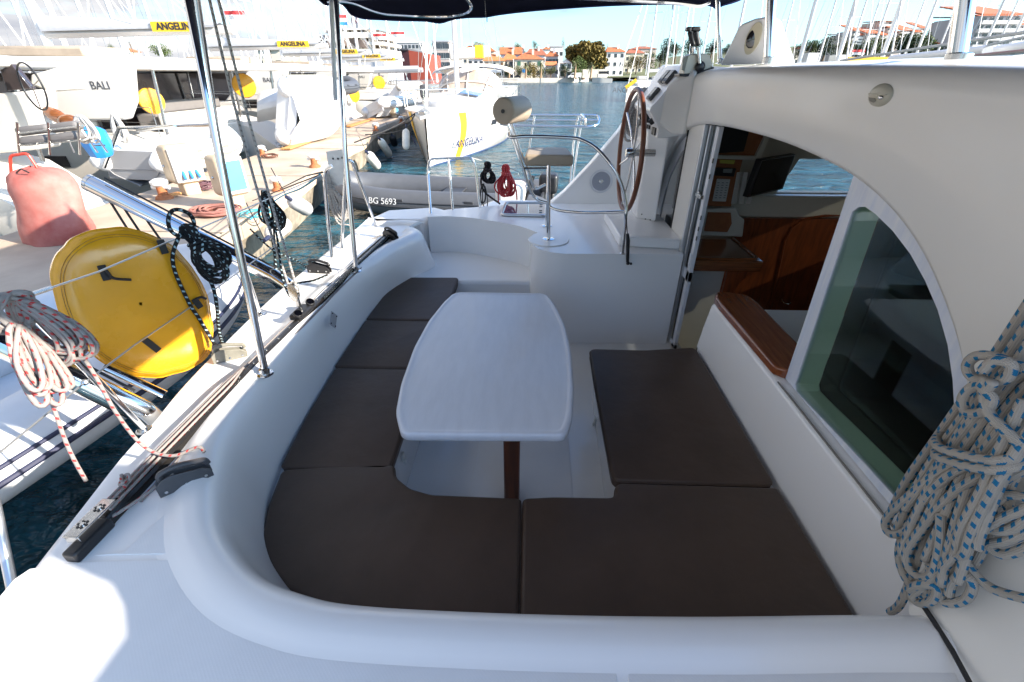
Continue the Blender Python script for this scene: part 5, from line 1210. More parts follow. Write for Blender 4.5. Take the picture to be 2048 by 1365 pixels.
def catamaran(lab,ox,oy,W=6.2,Lh=11.5,bimini_z=2.12,text=None,flag=False,boomtext=True,base=None,detail=True):
    """stern at ox facing +X, near side at oy"""
    t=thing('catamaran',lab,'catamaran',(ox,oy,WZ),'catamarans moored stern-to along the far side of the quay')
    def P(x,y,z): return V(ox-x,oy+y,z)
    dz=.72
    for y0 in (0,W-1.6):
        rows=[]
        for i in range(15):
            q=i/14; x=-0.1+q*Lh
            k=1-max(0,(q-.45)/.55)**2.2
            top=dz+.22*q if x>1.9 else lerp(-.42,dz,max(0,min(1,(x+.1-.35)/1.5)))
            yc=y0+.8
            rows.append([P(x,yc-.80*k,top),P(x,yc-.78*k,lerp(WZ,top,.45)),P(x,yc-.5*k,WZ-.2),P(x,yc+.5*k,WZ-.2),P(x,yc+.78*k,lerp(WZ,top,.45)),P(x,yc+.80*k,top)])
        hb=B().grid(rows); hb.grid([[r[0],r[5]] for r in rows],flip=True); hb.add(rows[0],[(0,1,2,3,4,5)])
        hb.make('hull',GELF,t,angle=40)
        st=B()
        for s in range(5): st.bx(ox-.15-s*.36,ox-.55-s*.36,oy+y0+.18,oy+y0+1.42,-.45+s*.22-.14,-.35+s*.22)
        st.make('stern_steps',GELF,t,bevel=.02)
        B().bx(ox-3.2,ox-4.4,oy+y0-.012 if y0==0 else oy+W+.012,oy+y0-.004 if y0==0 else oy+W+.004,.15,.38).make('hull_window',DKW,t,bevel=.003)
    B().bx(ox-1.7,ox-9.5,oy+1.5,oy+W-1.5,-.15,dz+.0).make('bridgedeck',GELF,t,bevel=.04)
    B().bx(ox-1.75,ox-1.95,oy+1.55,oy+W-1.55,dz-.05,dz+.42).make('aft_coaming',GELF,t,bevel=.06,bseg=3)
    # cabin with raked windows
    cx0,cx1=3.4,8.6; zb,zt=dz+.35,bimini_z-.15
    B().plate([P(cx0,.75,dz-.02),P(cx0,.75,zb),P(cx1+.9,.95,zb),P(cx1+1.3,.95,dz-.02)],[],V(0,W-1.6,0)).make('cabin_base',GELF,t,bevel=.03)
    B().plate([P(cx0,.80,zb),P(cx0,.95,zt),P(cx1-.1,1.1,zt),P(cx1+.8,1.0,zb)],[],V(0,W-1.9,0)).make('cabin_windows',DKW,t,bevel=.02)
    for x in (cx0,cx0+1.3,cx0+2.9,cx0+4.4): B().beam(P(x,.79,zb),P(x,.93,zt),.09,.03).make('window_post',DGR if x!=cx0 else GELF,t)
    B().bx(ox-cx0+.02,ox-cx0+.05,oy+1.4,oy+W-1.5,dz,zt).make('saloon_door',DKW,t,bevel=.01)
    for yy in (1.4,2.2,3.0,3.8,W-1.5): B().bx(ox-cx0+.05,ox-cx0+.09,oy+yy-.03,oy+yy+.03,dz,zt).make('door_frame',DGR,t)
    # hard top
    pr=[(.55,.9),(.75,.35),(1.6,.12),(4,.05),(8.2,.45),(9.2,1.2)]
    lo=[P(x,y,bimini_z-.10) for x,y in pr]+[P(x,W-y,bimini_z-.10) for x,y in reversed(pr)]
    B().plate(lo,[],V(0,0,.16)).make('hard_top',GELF,t,bevel=.06,bseg=3)
    B().plate([p+V(0,0,.16)+(V(ox-5,oy+W/2,p.z)-p)*.16 for p in lo],[],V(0,0,.10)).make('roof_lounge',GELF,t,bevel=.04)
    B().bx(ox-3.2,ox-5.4,oy+1.6,oy+3.0,bimini_z+.16,bimini_z+.40).make('roof_cushion',TAUP,t,bevel=.06)
    for y in (.55,W-.55):
        B().tube([P(1.1,y,dz-.1),P(.95,y+.05,bimini_z-.08)],.035,8).make('hard_top_post',STEELR,t)
        B().tube([P(2.3,y,dz),P(2.2,y,bimini_z-.08)],.03,8).make('hard_top_post',STEELR,t)
    # cockpit seating
    B().bx(ox-2.05,ox-2.6,oy+1.7,oy+W-1.9,dz+.05,dz+.40).make('cockpit_seat',SEATG,t,bevel=.05)
    B().bx(ox-2.0,ox-2.12,oy+1.7,oy+W-1.9,dz+.40,dz+.68).make('seat_back',SEATG,t,bevel=.05)
    # rails
    for y in (-.0+.08,W-.08):
        rl=B()
        pr_=[P(x,y+(0 if x<6 else (x-6)*.05)*(1 if y<1 else -1),dz+.62+.02*x) for x in (.9,2.5,4,5.5,7,8.5)]
        rl.tube(pr_,.010,5); rl.tube([q-V(0,0,.3) for q in pr_],.006,5)
        for q in pr_: rl.tube([q,q-V(0,0,.66)],.012,6)
        rl.make('guard_rail',STEELR,t)
    # mast, boom, sail bag
    mx=5.4; mb=P(mx,W/2,bimini_z+.1)
    B().tube([mb,mb+V(-.1,0,14.5)],.11,12).make('mast',MASTW,t)
    B().tube([mb+V(0,0,5),mb+V(.2,-1.2,5.1)],.03,6).tube([mb+V(0,0,5),mb+V(.2,1.2,5.1)],.03,6).make('spreader',MAST,t)
    bm0=mb+V(.1,0,.62); bm1=V(ox-.35,oy+W/2-.0,mb.z+.70)
    B().tube([bm0,bm1],.10,8).make('boom',MAST,t)
    sb=[]
    for i in range(7):
        q=i/6; c=bm0.lerp(bm1+V(-.3,0,0),q)+V(0,0,.05); hh=lerp(.34,.10,q); sb.append([c+V(0,-.16,0),c+V(0,-.17,hh*.5),c+V(0,-.03,hh),c+V(0,.03,hh),c+V(0,.17,hh*.5),c+V(0,.16,0)])
    B().grid(sb,flip=True).make('sail_cover',LAZ,t,angle=60)
    q0,q1=bm0.lerp(bm1,.60),bm0.lerp(bm1,.86)
    if boomtext:
        B().box((q0+q1)/2+V(0,-.185,.08),((q1-q0).length,.02,.21)).make('yellow_banner',YEB,t,smooth=False)
        lettering('ANGELINA',.21,(q0+q1)/2+V(0,-.20,.08),(1,0,0),(0,0,1),INK,t,depth=.004,bold=.006)
    B().tube([bm1,mb+V(-.1,0,14.2)],.012,5).make('topping_lift',WIRE,t)
    for s in(-1,1):
        B().tube([mb+V(-.05,0,10.5),P(4.6,W/2+s*(W/2-.1),dz+.1)],.010,5).make('shroud',WIRE,t)
        B().tube([mb+V(-.05,0,4.8),bm0.lerp(bm1,.5)+V(0,s*.17,.15)],.008,5).tube([mb+V(-.05,0,4.8),bm0.lerp(bm1,.85)+V(0,s*.17,.1)],.008,5).make('lazy_jack',ROPE_W,t)
    B().tube([P(Lh-.4,W/2,dz+.3),mb+V(-.1,0,12.5)],.035,6).make('furled_jib',MASTW,t)
    B().tube([bm1+V(-.3,0,0),P(.9,W/2,bimini_z)],.02,6).make('mainsheet',ROPE_W,t)
    return t,P
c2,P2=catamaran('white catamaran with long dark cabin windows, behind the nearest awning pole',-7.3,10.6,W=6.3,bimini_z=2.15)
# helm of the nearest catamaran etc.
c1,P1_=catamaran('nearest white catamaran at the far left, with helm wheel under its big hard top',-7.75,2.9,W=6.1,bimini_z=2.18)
for ch in [c for c in bpy.data.objects if c.parent==c1 and c.name.split('.')[0] in('yellow_banner','lettering')]: bpy.data.objects.remove(ch)
wc1=PY(65,174,8.0); rW=.33
B().tube([wc1+V(.1*math.sin(a)*rW,-.15*math.sin(a),0)*0+V(math.cos(a)*.27,math.cos(a)*-.1,math.sin(a)*rW) for a in [2*math.pi*k/40 for k in range(40)]],.014,8,closed=True).make('helm_wheel',BLK,c1)
for a in (.3,2.4,4.5): B().tube([wc1,wc1+V(math.cos(a)*.26,-.1*math.cos(a),math.sin(a)*.32)],.008,6).make('wheel_spoke',STEELR,c1)
B().plate([PY(*q,8.2) for q in [(0,140),(22,128),(62,178),(14,182)]],[],V(0,.1,0)).make('instrument_panel',DKW,c1,bevel=.01)
B().plate([PY(*q,8.2) for q in [(-30,190),(60,180),(75,300),(-30,310)]],[],V(0,.5,0)).make('helm_console',GELF,c1,bevel=.05)
B().plate([PY(*q,8.8) for q in [(60,150),(140,128),(147,180),(95,184),(58,170)]],[],V(0,.3,0)).make('locker',mat('cream_shade',(.66,.62,.54),.5),c1,bevel=.04)
lettering('BALI',.20,PY(200,172,9.926),(1,0,0),(0,0,1),DGR,c2,depth=.003)
B().plate([PY(*q,9.93) for q in [(120,140),(255,120),(262,205),(250,240),(60,245)]],[],V(0,.25,0)).make('side_coaming',GELF,c2,bevel=.05)
for k,(a,b2,y) in enumerate([((35,258),(100,250),6.9),((100,252),(158,244),6.95),((42,278),(100,271),6.7),((100,273),(160,264),6.7)]):
    p,q=PY(*a,y),PY(*b2,y); B().beam(p+V(0,0,-.04),q+V(0,0,-.04),.12,.16,up=(0,1,0)).make('rail_cushion',SEATG,c1,bevel=.05,bseg=3)
rlb=B()
for x in (38,100,160): rlb.tube([PY(x,310,6.6),PY(x-4,245,6.6)],.014,6)
rlb.tube([PY(34,268,6.62),PY(165,252,6.62)],.012,6).tube([PY(36,292,6.62),PY(165,280,6.62)],.010,6)
rlb.make('stern_rail_cushion_frame',STEELR,c1)
blb=tag(B().lathe([(.18,-.2),(.22,0),(.20,.18),(.08,.25),(0,.25)],PY(192,285,8.2),axis=(.2,-.3,1),n=9).make('bag',mat('bright_blue_bag',(.02,.22,.62),.45,bump=.6,bscale=9),None,loc=PY(192,285,8.2)),'bright blue plastic bag on the stern of the nearest catamaran','bag')
# guitar-coloured seat / wooden wheel on deck
gt=tag(B().ball(PY(112,232,8.4),.22,16,sc=(1,.25,.55),rot=Matrix.Rotation(R(25),3,'Y')).ball(PY(137,242,8.35),.20,16,sc=(1,.3,.5)).make('wooden_seat',TEAK,None,loc=PY(112,232,8.4)),'curved varnished wooden seat on the aft deck of the nearest catamaran','seat')
# ladder on the stern
ld=thing('boarding_ladder','steel boarding ladder with rope hank on the stern of the nearest catamaran','ladder',tuple(PY(170,300,7.0)))
for dx in (0,18): B().tube([PY(148+dx,235,7.2),PY(195+dx*1.1,305,7.0)],.014,6).make('side_rail',STEELR,ld)
for k in range(4): B().tube([PY(156+k*11,246+k*15,7.15),PY(175+k*11.5,246+k*15,7.15)],.011,6).make('rung',STEELR,ld)
coil('rope_hank','cream rope hank on the boarding ladder of the nearest catamaran','rope',PY(160,232,7.1),.08,.12,.35,8,ROPE_W,.018,seed=30,spread=.06)
coil('rope_hank','cream rope hank hanging by the side of the second catamaran','rope',PY(226,230,9.6),.08,.12,.5,8,ROPE_W,.02,seed=31,spread=.06)
y1_=yel_disc(PY(303,203,11.3),.27,None); y1_.location=y1_.location; tag(y1_,'round yellow lifebuoy cover on the rail of the second catamaran','lifebuoy')
y2_=yel_disc(PY(488,172,15.5),.33,None,(.4,-1,0)); tag(y2_,'yellow lifebuoy cover right of the grey mainsheet ropes','lifebuoy')
y3_=yel_disc(PY(758,166,31),.36,None,(.4,-1,0)); tag(y3_,'yellow lifebuoy cover on the rail of a distant catamaran','lifebuoy')
y4_=yel_disc(PY(709,190,27),.36,None,(1,-.5,0)); tag(y4_,'narrow yellow lifebuoy cover just right of the awning pole','lifebuoy')
for yy in (y1_,y2_,y3_,y4_): yy['group']='yellow lifebuoy covers on neighbouring boats'
# long grey hull-window catamaran copies further along
cb=copy_tree(c2,(-8.0,18.6,WZ),0,'third white catamaran along the quay, beside the white dinghy on its side')
cc_=copy_tree(c2,(-8.6,26.0,WZ),R(-2),'white catamaran behind the awning pole, fourth along the quay')
cd_=copy_tree(c2,(-9.6,33.6,WZ),R(-3),'white catamaran below the second yellow sail banner, fifth along the quay')
ce_=copy_tree(c2,(-10.6,41.5,WZ),R(-2),'small distant white catamaran in front of the brick-red hall, last along the quay')
# dinghies on the catamarans
r1=rib('inflatable_dinghy','white inflatable dinghy hung bow-on behind the second catamaran',2.6,1.9,.27,PVCW,OLV,mat('grey_hull',(.30,.30,.31),.5),(-7.95,9.3,.48),R(82),up=.25)
r2=rib('inflatable_dinghy','white dinghy turned on its side under a pale cover on the third stern',3.2,1.9,.30,PVCW,OLV,MW,tuple(PY(566,226,14.0)),R(80),rx=R(-70),up=.2)
cv=tag(B().grid([[PY(x,lerp(y0,y1,j/5),15.2-.5*math.sin(math.pi*j/5)) for x,y0,y1 in ((514,190,246),(522,182,244),(545,178,240),(575,175,233),(600,178,228),(617,190,225))] for j in range(6)]).make('dinghy_cover',PVCW,None,sub=1,loc=PY(560,210,15)),'pale rounded cover over the dinghy on the third catamaran stern','boat cover')
r3=rib('inflatable_dinghy','grey inflatable dinghy high on davits right of the third catamaran',2.6,1.7,.24,PVCG,PVCD,PVCD,tuple(PY(640,178,20)),R(86),up=.2)
r4=rib('inflatable_dinghy','white inflatable dinghy with upright bow beyond the awning pole',2.8,1.7,.25,PVCW,OLV,MW,tuple(PY(745,215,24)),R(60),rx=R(-20),up=.3)
r5=rib('inflatable_dinghy','beige inflatable dinghy standing on edge near the quay bend',2.8,1.7,.25,mat('beige_hypalon',(.50,.47,.42),.5),OLV,MW,tuple(PY(785,190,28)),R(70),rx=R(-40),up=.3)
# davits of the second catamaran
dv=thing('davit','steel davit frame over the bow-on white dinghy','davit',tuple(PY(240,320,9.2)))
B().tube([PY(208,345-10,9.2),PY(238,256,9.2),PY(285,256,9.3),PY(420,250,9.6)],.035,8).tube([PY(275,262,9.2),PY(350,252,9.0)],.03,8).make('frame',STEELR,dv)
# ================================================================ grey RIB between us and the striped yacht
gr=rib('inflatable_dinghy','grey rigid inflatable with white registration BG 5693 floating beyond our stern',5.0,2.1,.27,PVCG,PVCD,PVCD,(0,0,0),0,up=.30,floor=mat('rib_floor',(.42,.42,.41),.6))
lettering('BG 5693',.27,(2.85,-1.105,.08),(1,0,-.02),(0,.28,1),WPA,None,name='registration')
rg=[o for o in bpy.data.objects if o.name=='registration'][0]; rg.parent=gr
# mirrored orientation: bow at left => rotate 180 and text on the near side
gr.location=(.35,10.25,-.40); gr.rotation_euler=(0,0,R(174))
rg.location=(2.85+ -0,0,0); bpy.data.objects.remove(rg)
lt=lettering('BG 5693',.18,(0,0,0),(-1,0,0),(0,-.25,1),WPA,None,name='registration'); lt.parent=gr; lt.location=(3.32,1.085,.10)
lt.rotation_euler=(0,0,R(-6))
B().lathe([(.10,0),(.17,.03),(.17,.07),(.10,.10)],(2.0,.62,-.08),n=20,cap=False).make('lifebuoy',YEL,gr)
eng=B().bx(-.25,.15,-.2,.2,.15,.55).make('outboard_cowl',BLK,gr,bevel=.07,bseg=3)
B().bx(-.18,-.02,-.09,.09,-.6,.15).make('outboard_leg',BLK,gr,bevel=.03)
ob2=thing('outboard_engine','white and black outboard engine with steering bar beyond the red rope hank','outboard engine',tuple(PY(1040,400,6.6)))
B().box(PY(1022,395,6.4),(.42,.3,.42)).make('cowl',WPA,ob2,bevel=.08,bseg=3); B().tube([PY(1060,372,6.3),PY(1066,352,6.3)],.03,8).tube([PY(1050,400,6.3),PY(1064,368,6.3)],.02,8).make('tiller',BLK,ob2)
# mooring and tie lines to the quay
ML=thing('mooring_lines','thin blue and black mooring lines from our stern to the quay','rope',tuple(PZ(560,380,QZ)))
TQ=mat('turquoise_line',(.03,.35,.50),.7)
B().tube(crom([PX(640,350,-1.65),PX(600,378,-2.8),PX(560,395,-3.9),PX(500,440,-4.1)],6),.010,6).make('line',TQ,ML)
B().tube([PX(645,345,-1.65),PX(612,352,-3),PZ(560,378,QZ+.1)],.008,6).make('line',RUB,ML)
B().tube([PX(640,350,-1.65),PZ(505,402,QZ+.3)],.006,6).make('line',RUB,ML)
# ================================================================ sailing yachts
def yacht_hull(b,Lh,bw,zs,zb,P,fine=16):
    rows=[]
    for i in range(fine+1):
        q=i/fine; k=(1-(1-min(1,q/.5))**2.3) if q<.5 else 1-.18*((q-.5)/.5)**2
        k=max(k,.015); z1=lerp(zb,zs,min(1,q*1.4))
        wk=max(.01,(1-(1-min(1,q/.62))**1.7) if q<.62 else 1-.1*((q-.62)/.38)**2)
        rows.append([P(q*Lh,-bw*k,z1),P(q*Lh,-bw*lerp(wk,k,.55)*.97,lerp(WZ,z1,.55)),P(q*Lh,-bw*wk*.86,WZ+.02),P(q*Lh,-bw*wk*.5,WZ-.3),P(q*Lh,0,WZ-.4),P(q*Lh,bw*wk*.5,WZ-.3),P(q*Lh,bw*wk*.86,WZ+.02),P(q*Lh,bw*lerp(wk,k,.55)*.97,lerp(WZ,z1,.55)),P(q*Lh,bw*k,z1)])
    b.grid(rows); b.add(rows[-1],[tuple(range(9))]); return rows
ys1=thing('sailing_yacht','white sailing yacht with yellow stripe and sprayhood, moored bow towards us beyond the grey dinghy','sailing yacht',(-3.4,16.1,WZ))
hd=R(3.5); 
def YP_(x,y,z): return V(-3.42+math.sin(hd)*x+math.cos(hd)*y,16.15+math.cos(hd)*x-math.sin(hd)*y,z)
hb=B(); rows=yacht_hull(hb,12.5,2.05,.72,.90,YP_,22); hb.make('hull',mat('yacht_gelcoat',(.68,.65,.60),.22,var=.03,coat=.4),ys1,angle=50)
dk=B(); dk.grid([[r[0]+V(0,0,.0),r[0].lerp(r[8],.5)+V(0,0,.06),r[8]] for r in rows],flip=True); dk.make('deck',GELF,ys1)
BT=mat('boot_stripe',(.03,.05,.12),.4)
bs=B()
for s in (2,6):
    bs.grid([[r[s]*1.0+(r[s]-r[4]).normalized()*.012+V(0,0,.02),r[s]+(r[s]-r[4]).normalized()*.012+V(0,0,-.03)] for r in rows])
bs.make('boot_stripe',BT,ys1)
# stripes: strips following the hull surface between stations
def hullpt(q,v,side):
    """point on hull: q along 0..1, v 0 (waterline) .. 1 (deck)"""
    f=q*22; i=min(21,int(f)); u=f-i; idx=(6,7,8) if side>0 else (2,1,0)
    def at(j): 
        r=rows[j]; return r[idx[0]].lerp(r[idx[1]],v/.55) if v<.55 else r[idx[1]].lerp(r[idx[2]],(v-.55)/.45)
    return at(i).lerp(at(i+1),u)
for side in (1,-1):
    ln=[]
    for j in range(9):
        v=j/8*.97; q=.135+.02*math.sin(v*2.6)-.03*v
        w=.013
        o=V(math.cos(hd),-math.sin(hd),0)*side*.02+V(0,-.02,0)
        ln.append([hullpt(q-w,v,side)+o,hullpt(q,v,side)+o,hullpt(q+w,v,side)+o])
    B().grid(ln).make('yellow_stripe',YEB,ys1)
    a,b2=hullpt(.10,.42,side),hullpt(.24,.42,side); xd=(b2-a)*side; 
    upv=hullpt(.17,.8,side)-hullpt(.17,.3,side)
    nrm_=xd.cross(upv).normalized(); 
    if nrm_.y>0: nrm_=-nrm_
    lettering('ANGELINA',.40,hullpt(.165,.38,side)+nrm_*.15,xd,upv,mat('navy_letters',(.02,.03,.10),.5),ys1,depth=.002,bold=.004)
    for q in (.30,.46,.62):
        w=[hullpt(q,.62,side),hullpt(q+.045,.62,side),hullpt(q+.045,.74,side),hullpt(q,.74,side)]
        B().plate([p+V(math.cos(hd),0,0)*side*.012+V(0,-.006,0) for p in w],[],V(-side*.01,0,0)).make('hull_window',DKW,ys1,smooth=False)
# coachroof, sprayhood
cr_=B(); rr=[]
for x,w,h in ((3.2,.2,.02),(3.6,.7,.16),(4.6,1.05,.30),(6.0,1.2,.42),(7.6,1.25,.5),(8.0,1.25,.5)):
    rr.append([YP_(x,-w-.15,.80),YP_(x,-w,.84+h*.8),YP_(x,0,.86+h*1.1),YP_(x,w,.84+h*.8),YP_(x,w+.15,.80)])
cr_.grid(rr,flip=False); cr_.make('coachroof',GELF,ys1,angle=40)
B().plate([YP_(4.9,.2,1.30),YP_(5.7,.2,1.36),YP_(5.7,1.0,1.24),YP_(4.9,.95,1.18)],[],V(0,0,.03)).make('roof_hatch',mat('blue_hatch',(.10,.22,.45),.2),ys1)
SPR=mat('sprayhood_clear',(.50,.40,.33),.15,var=.3,vscale=2,spec=.6); SPC=mat('sprayhood_canvas',(.66,.58,.50),.7)
sh_=[]
for x,w,h in ((7.3,1.15,.0),(7.6,1.3,.45),(8.0,1.42,.80),(8.4,1.5,.95)):
    sh_.append([YP_(x,w*math.cos(a)*-1,1.22+h*math.sin(a)**.7) for a in [math.pi*k/12 for k in range(13)]])
B().grid(sh_,flip=True).make('sprayhood_window',SPR,ys1,angle=60)
for i in (1,3): B().tube([p+V(0,-.02,.01) for p in sh_[i]],.035,6).make('sprayhood_edge',SPC,ys1)
for k in (3,6,9): B().tube([sh_[j][k]+V(0,-.02,.01) for j in range(4)],.03,6).make('sprayhood_seam',SPC,ys1)
bi=[]
for x,h in ((8.9,.0),(9.2,.12),(10.2,.16),(11.3,.08),(11.6,0)): bi.append([YP_(x,1.95*math.sin(a),2.25+h-.35*(1-math.cos(a))) for a in [-1.45+2.9*k/10 for k in range(11)]])
B().grid(bi,flip=True).make('bimini',SPC,ys1); B().tube(bi[0],.03,6).make('bimini_frame',STEEL,ys1)
mb=YP_(5.3,0,1.2)
B().tube([mb,mb+V(0,0,15)],.10,14).make('mast',MASTW,ys1)
B().tube([mb+V(.2,.3,.9),YP_(10.2,.3,2.3)],.10,8).make('boom',MAST,ys1)
B().box(YP_(7.5,.2,2.75),(1.8,.3,.42),rot=Matrix.Rotation(R(-5),3,'Y')).make('sail_cover',mat('pale_sail_cover',(.62,.58,.52),.7),ys1,bevel=.06)
B().box(YP_(6.7,.75,2.78),(.35,.34,.46)).make('yellow_banner',YEB,ys1,bevel=.02)
for s in(-1,1):
    B().tube([mb+V(0,0,13),YP_(6.0,s*1.95,.8)],.012,5).tube([mb+V(0,0,6.5),YP_(5.6,s*1.9,.8)],.012,5).make('shroud',WIRE,ys1)
    for z in (5.8,10): B().tube([mb+V(0,0,z),mb+V(s*1.0,.2,z+.05)],.03,5).make('spreader',MAST,ys1)
B().tube([YP_(.25,0,1.0),mb+V(0,0,14)],.04,6).make('furled_jib',MASTW,ys1)
B().tube([mb+V(0,0,15),YP_(12.4,.5,.8)],.010,5).tube([mb+V(0,0,15),YP_(12.4,-.5,.8)],.010,5).make('backstay',WIRE,ys1)
for s in(-1,1):
    pr=[YP_(.05,0,1.55)]+[YP_(x,s*2.02*(1-(1-min(1,x/6.2))**2.3),lerp(1.55,1.40,x/12)) for x in (.7,1.8,3.2,5.0,7.0,9.0,11.0,12.3)]
    B().tube(pr,.014,6).make('lifeline',STEEL,ys1); B().tube([p-V(0,0,.3) for p in pr],.009,6).make('lifeline',STEEL,ys1)
    for p in pr: B().tube([p,p-V(0,0,.62)],.013,6).make('stanchion',STEEL,ys1)
B().box(YP_(-.15,0,.92),(.22,.5,.12)).make('bow_roller',STEELR,ys1,bevel=.02)
B().plate([YP_(-.15,-.28,.80),YP_(-.6,0,.72),YP_(-.15,.28,.80),YP_(.05,0,.98)],[],V(0,0,.10)).make('anchor',mat('galvanised',(.38,.38,.37),.5,.5),ys1,bevel=.02)
for s,xx in ((-1,1.1),(1,1.1)):
    pass
B().tube(crom([YP_(.1,-.3,.9),V(-4.3,15.6,.55),V(-5.3,14.6,.2)],6),.02,6).tube(crom([YP_(.1,-.3,.9),V(-4.2,15.9,.4),V(-5.6,16.6,.2)],6),.02,6).make('bow_line',RUB,ys1)
oe=thing('outboard_engine','black and silver outboard on the rail left of the striped yacht','outboard engine',tuple(PY(849,190,19)))
B().box(PY(849,183,19),(.32,.3,.45)).make('cowl',DGR,oe,bevel=.08,bseg=3); B().box(PY(850,200,19),(.2,.2,.35)).make('leg',STEELR,oe,bevel=.05)
# generic yacht for the rows further off
def gyacht(lab,x,y,h,Lh,bw,mh,group,cover=LAZ,mlow=1.2,name='sailing_yacht'):
    t=thing(name,lab,'sailing yacht',(x,y,WZ),group)
    def P(a,b2,z): return V(x+math.sin(h)*a+math.cos(h)*b2,y+math.cos(h)*a-math.sin(h)*b2,z)
    b=B(); rows=yacht_hull(b,Lh,bw,.6,.8,P,10); b.grid([[r[0],r[8]] for r in rows],flip=True); b.make('hull',GELF,t,angle=50)
    b=B(); rr=[]
    for a,w,hh in ((Lh*.28,.3,.0),(Lh*.36,.9,.3),(Lh*.62,1.1,.45),(Lh*.68,1.1,.45),(Lh*.69,1.1,0)): rr.append([P(a,-w,.7),P(a,-w*.9,.75+hh),P(a,w*.9,.75+hh),P(a,w,.7)])
    b.grid(rr).make('coachroof',GELF,t,angle=40)
    mb=P(Lh*.42,0,mlow); B().tube([mb,mb+V(0,0,mh)],.10,8).make('mast',MASTW,t)
    B().tube([mb+V(0,0,.9),P(Lh*.82,0,mlow+1.0)],.16,8).make('boom_cover',cover,t)
    for s in(-1,1):
        B().tube([mb+V(0,0,mh*.9),P(Lh*.46,s*bw*.95,.6)],.008,4).make('shroud',WIRE,t)
        B().tube([mb+V(0,0,mh*.45),mb+V(0,0,mh*.45)+(P(0,s*.9,0)-P(0,0,0))],.03,4).make('spreader',MAST,t)
    B().tube([P(.2,0,.9),mb+V(0,0,mh*.95)],.035,5).make('furled_jib',MASTW,t)
    B().tube([P(Lh,0,.7),mb+V(0,0,mh)],.008,4).make('backstay',WIRE,t)
    B().tube([P(.1,0,1.35),P(Lh*.4,bw,1.25),P(Lh,bw*.8,1.25)],.02,5).tube([P(.1,0,1.35),P(Lh*.4,-bw,1.25),P(Lh,-bw*.8,1.25)],.02,5).make('rail',STEELR,t)
    return t
BLUC=mat('blue_sail_cover',(.03,.06,.20),.7)
g0=gyacht('white sailing yacht in the row behind the striped yacht',-14,38,R(-90),12,1.9,15,'sailing yachts crowded beyond the quay')
rd=random.Random(5)
LBL='white sailing yacht, one of the many masts crowded beyond the catamarans on the left'
for i in range(26):
    px=[30,70,110,150,190,225,262,300,335,372,420,455,500,525,560,590,612,650,668,705,735,770,790,818,845,870][i]
    d=[22,30,26,36,24,40,28,34,30,44,26,38,30,46,34,40,52,44,60,48,56,50,62,70,66,58][i]
    q=PY(px,140,d)
    copy_tree(g0,(q.x,q.y,WZ),rd.uniform(-.15,.15)+ (math.pi if i%3==0 else 0),LBL)
# right-hand side yachts, masts showing above our cabin roof
gR=gyacht('white sailing yacht whose thick mast stands just right of the compass pod',PY(1604,119,28).x,28-4.6,R(0),11.5,1.8,15,'sailing yachts moored beyond our cabin roof',mlow=1.2)
LR='white sailing yacht, one of the masts standing beyond our cabin roof on the right'
rx=[(1663,121,26),(1772,121,27),(1635,119,62),(1700,120,58),(1725,120,70),(1742,120,52),(1810,120,66),(1835,120,48),(1868,120,75),(1890,120,60),(1950,120,42),(1985,118,70),(2010,118,50),(2040,118,62),(1478,60,40),(1407,103,60),(1359,110,64),(1327,132,66),(1560,120,75),(1680,120,45)]
ORD='first second third fourth fifth sixth seventh eighth ninth tenth eleventh twelfth thirteenth fourteenth fifteenth sixteenth seventeenth eighteenth'.split()
right_=sorted([1604]+[p[0] for p in rx if p[0]>1592])
left_=sorted([p[0] for p in rx if p[0]<1592],reverse=True)
for i,(px,py,d) in enumerate(rx):
    q=PY(px,py,d); k=rd.uniform(.75,1.1) if d>35 else 1
    copy_tree(gR,(q.x-.0,q.y-4.8*1,WZ),rd.uniform(-.06,.06),('white sailing yacht whose mast stands %s counting rightwards from the compass pod'%ORD[right_.index(px)] if px>1592 else 'white sailing yacht whose mast stands %s counting leftwards from the fat roof pole'%ORD[left_.index(px)]) if i>1 else ['white sailing yacht whose thick mast is second to the right of the compass pod','white sailing yacht whose thick mast leans over the red-roofed hill houses'][i],scale=(1,1,k))
# booms and ropes over the roof at the right
bo=thing('boom','white boom of a neighbouring yacht seen just above our cabin roof on the right','boom',tuple(PY(1800,118,9)))
B().tube([PY(1782,119,12),PY(1975,101,9)],.075,12).make('spar',MASTW,bo)
B().tube([PY(1992,104,9.5),PY(2100,88,8)],.09,12).make('spar',MASTW,bo)
B().tube([PY(1680,122,12),PY(2070,62,7)],.022,6).tube([PY(1900,108,12),PY(2070,70,7)],.018,6).make('boom_line',ROPE_W,bo)
B().tube([PY(1830,124,8),PY(2070,100,6)],.018,6).make('red_fleck_line',ROPE_R,bo)
B().box(PY(1735,119,14),(1.0,.05,.10)).make('yellow_banner',YEB,bo,smooth=False)
cnv=tag(B().plate([PY(*q,10) for q in [(1930,124),(1985,112),(2060,116),(2060,128)]],[],V(0,1.5,0)).make('boat_canopy',TAUP,None,bevel=.03,loc=PY(1980,120,10)),'orange-beige boat canopy just above the roof edge at the far right','canopy')
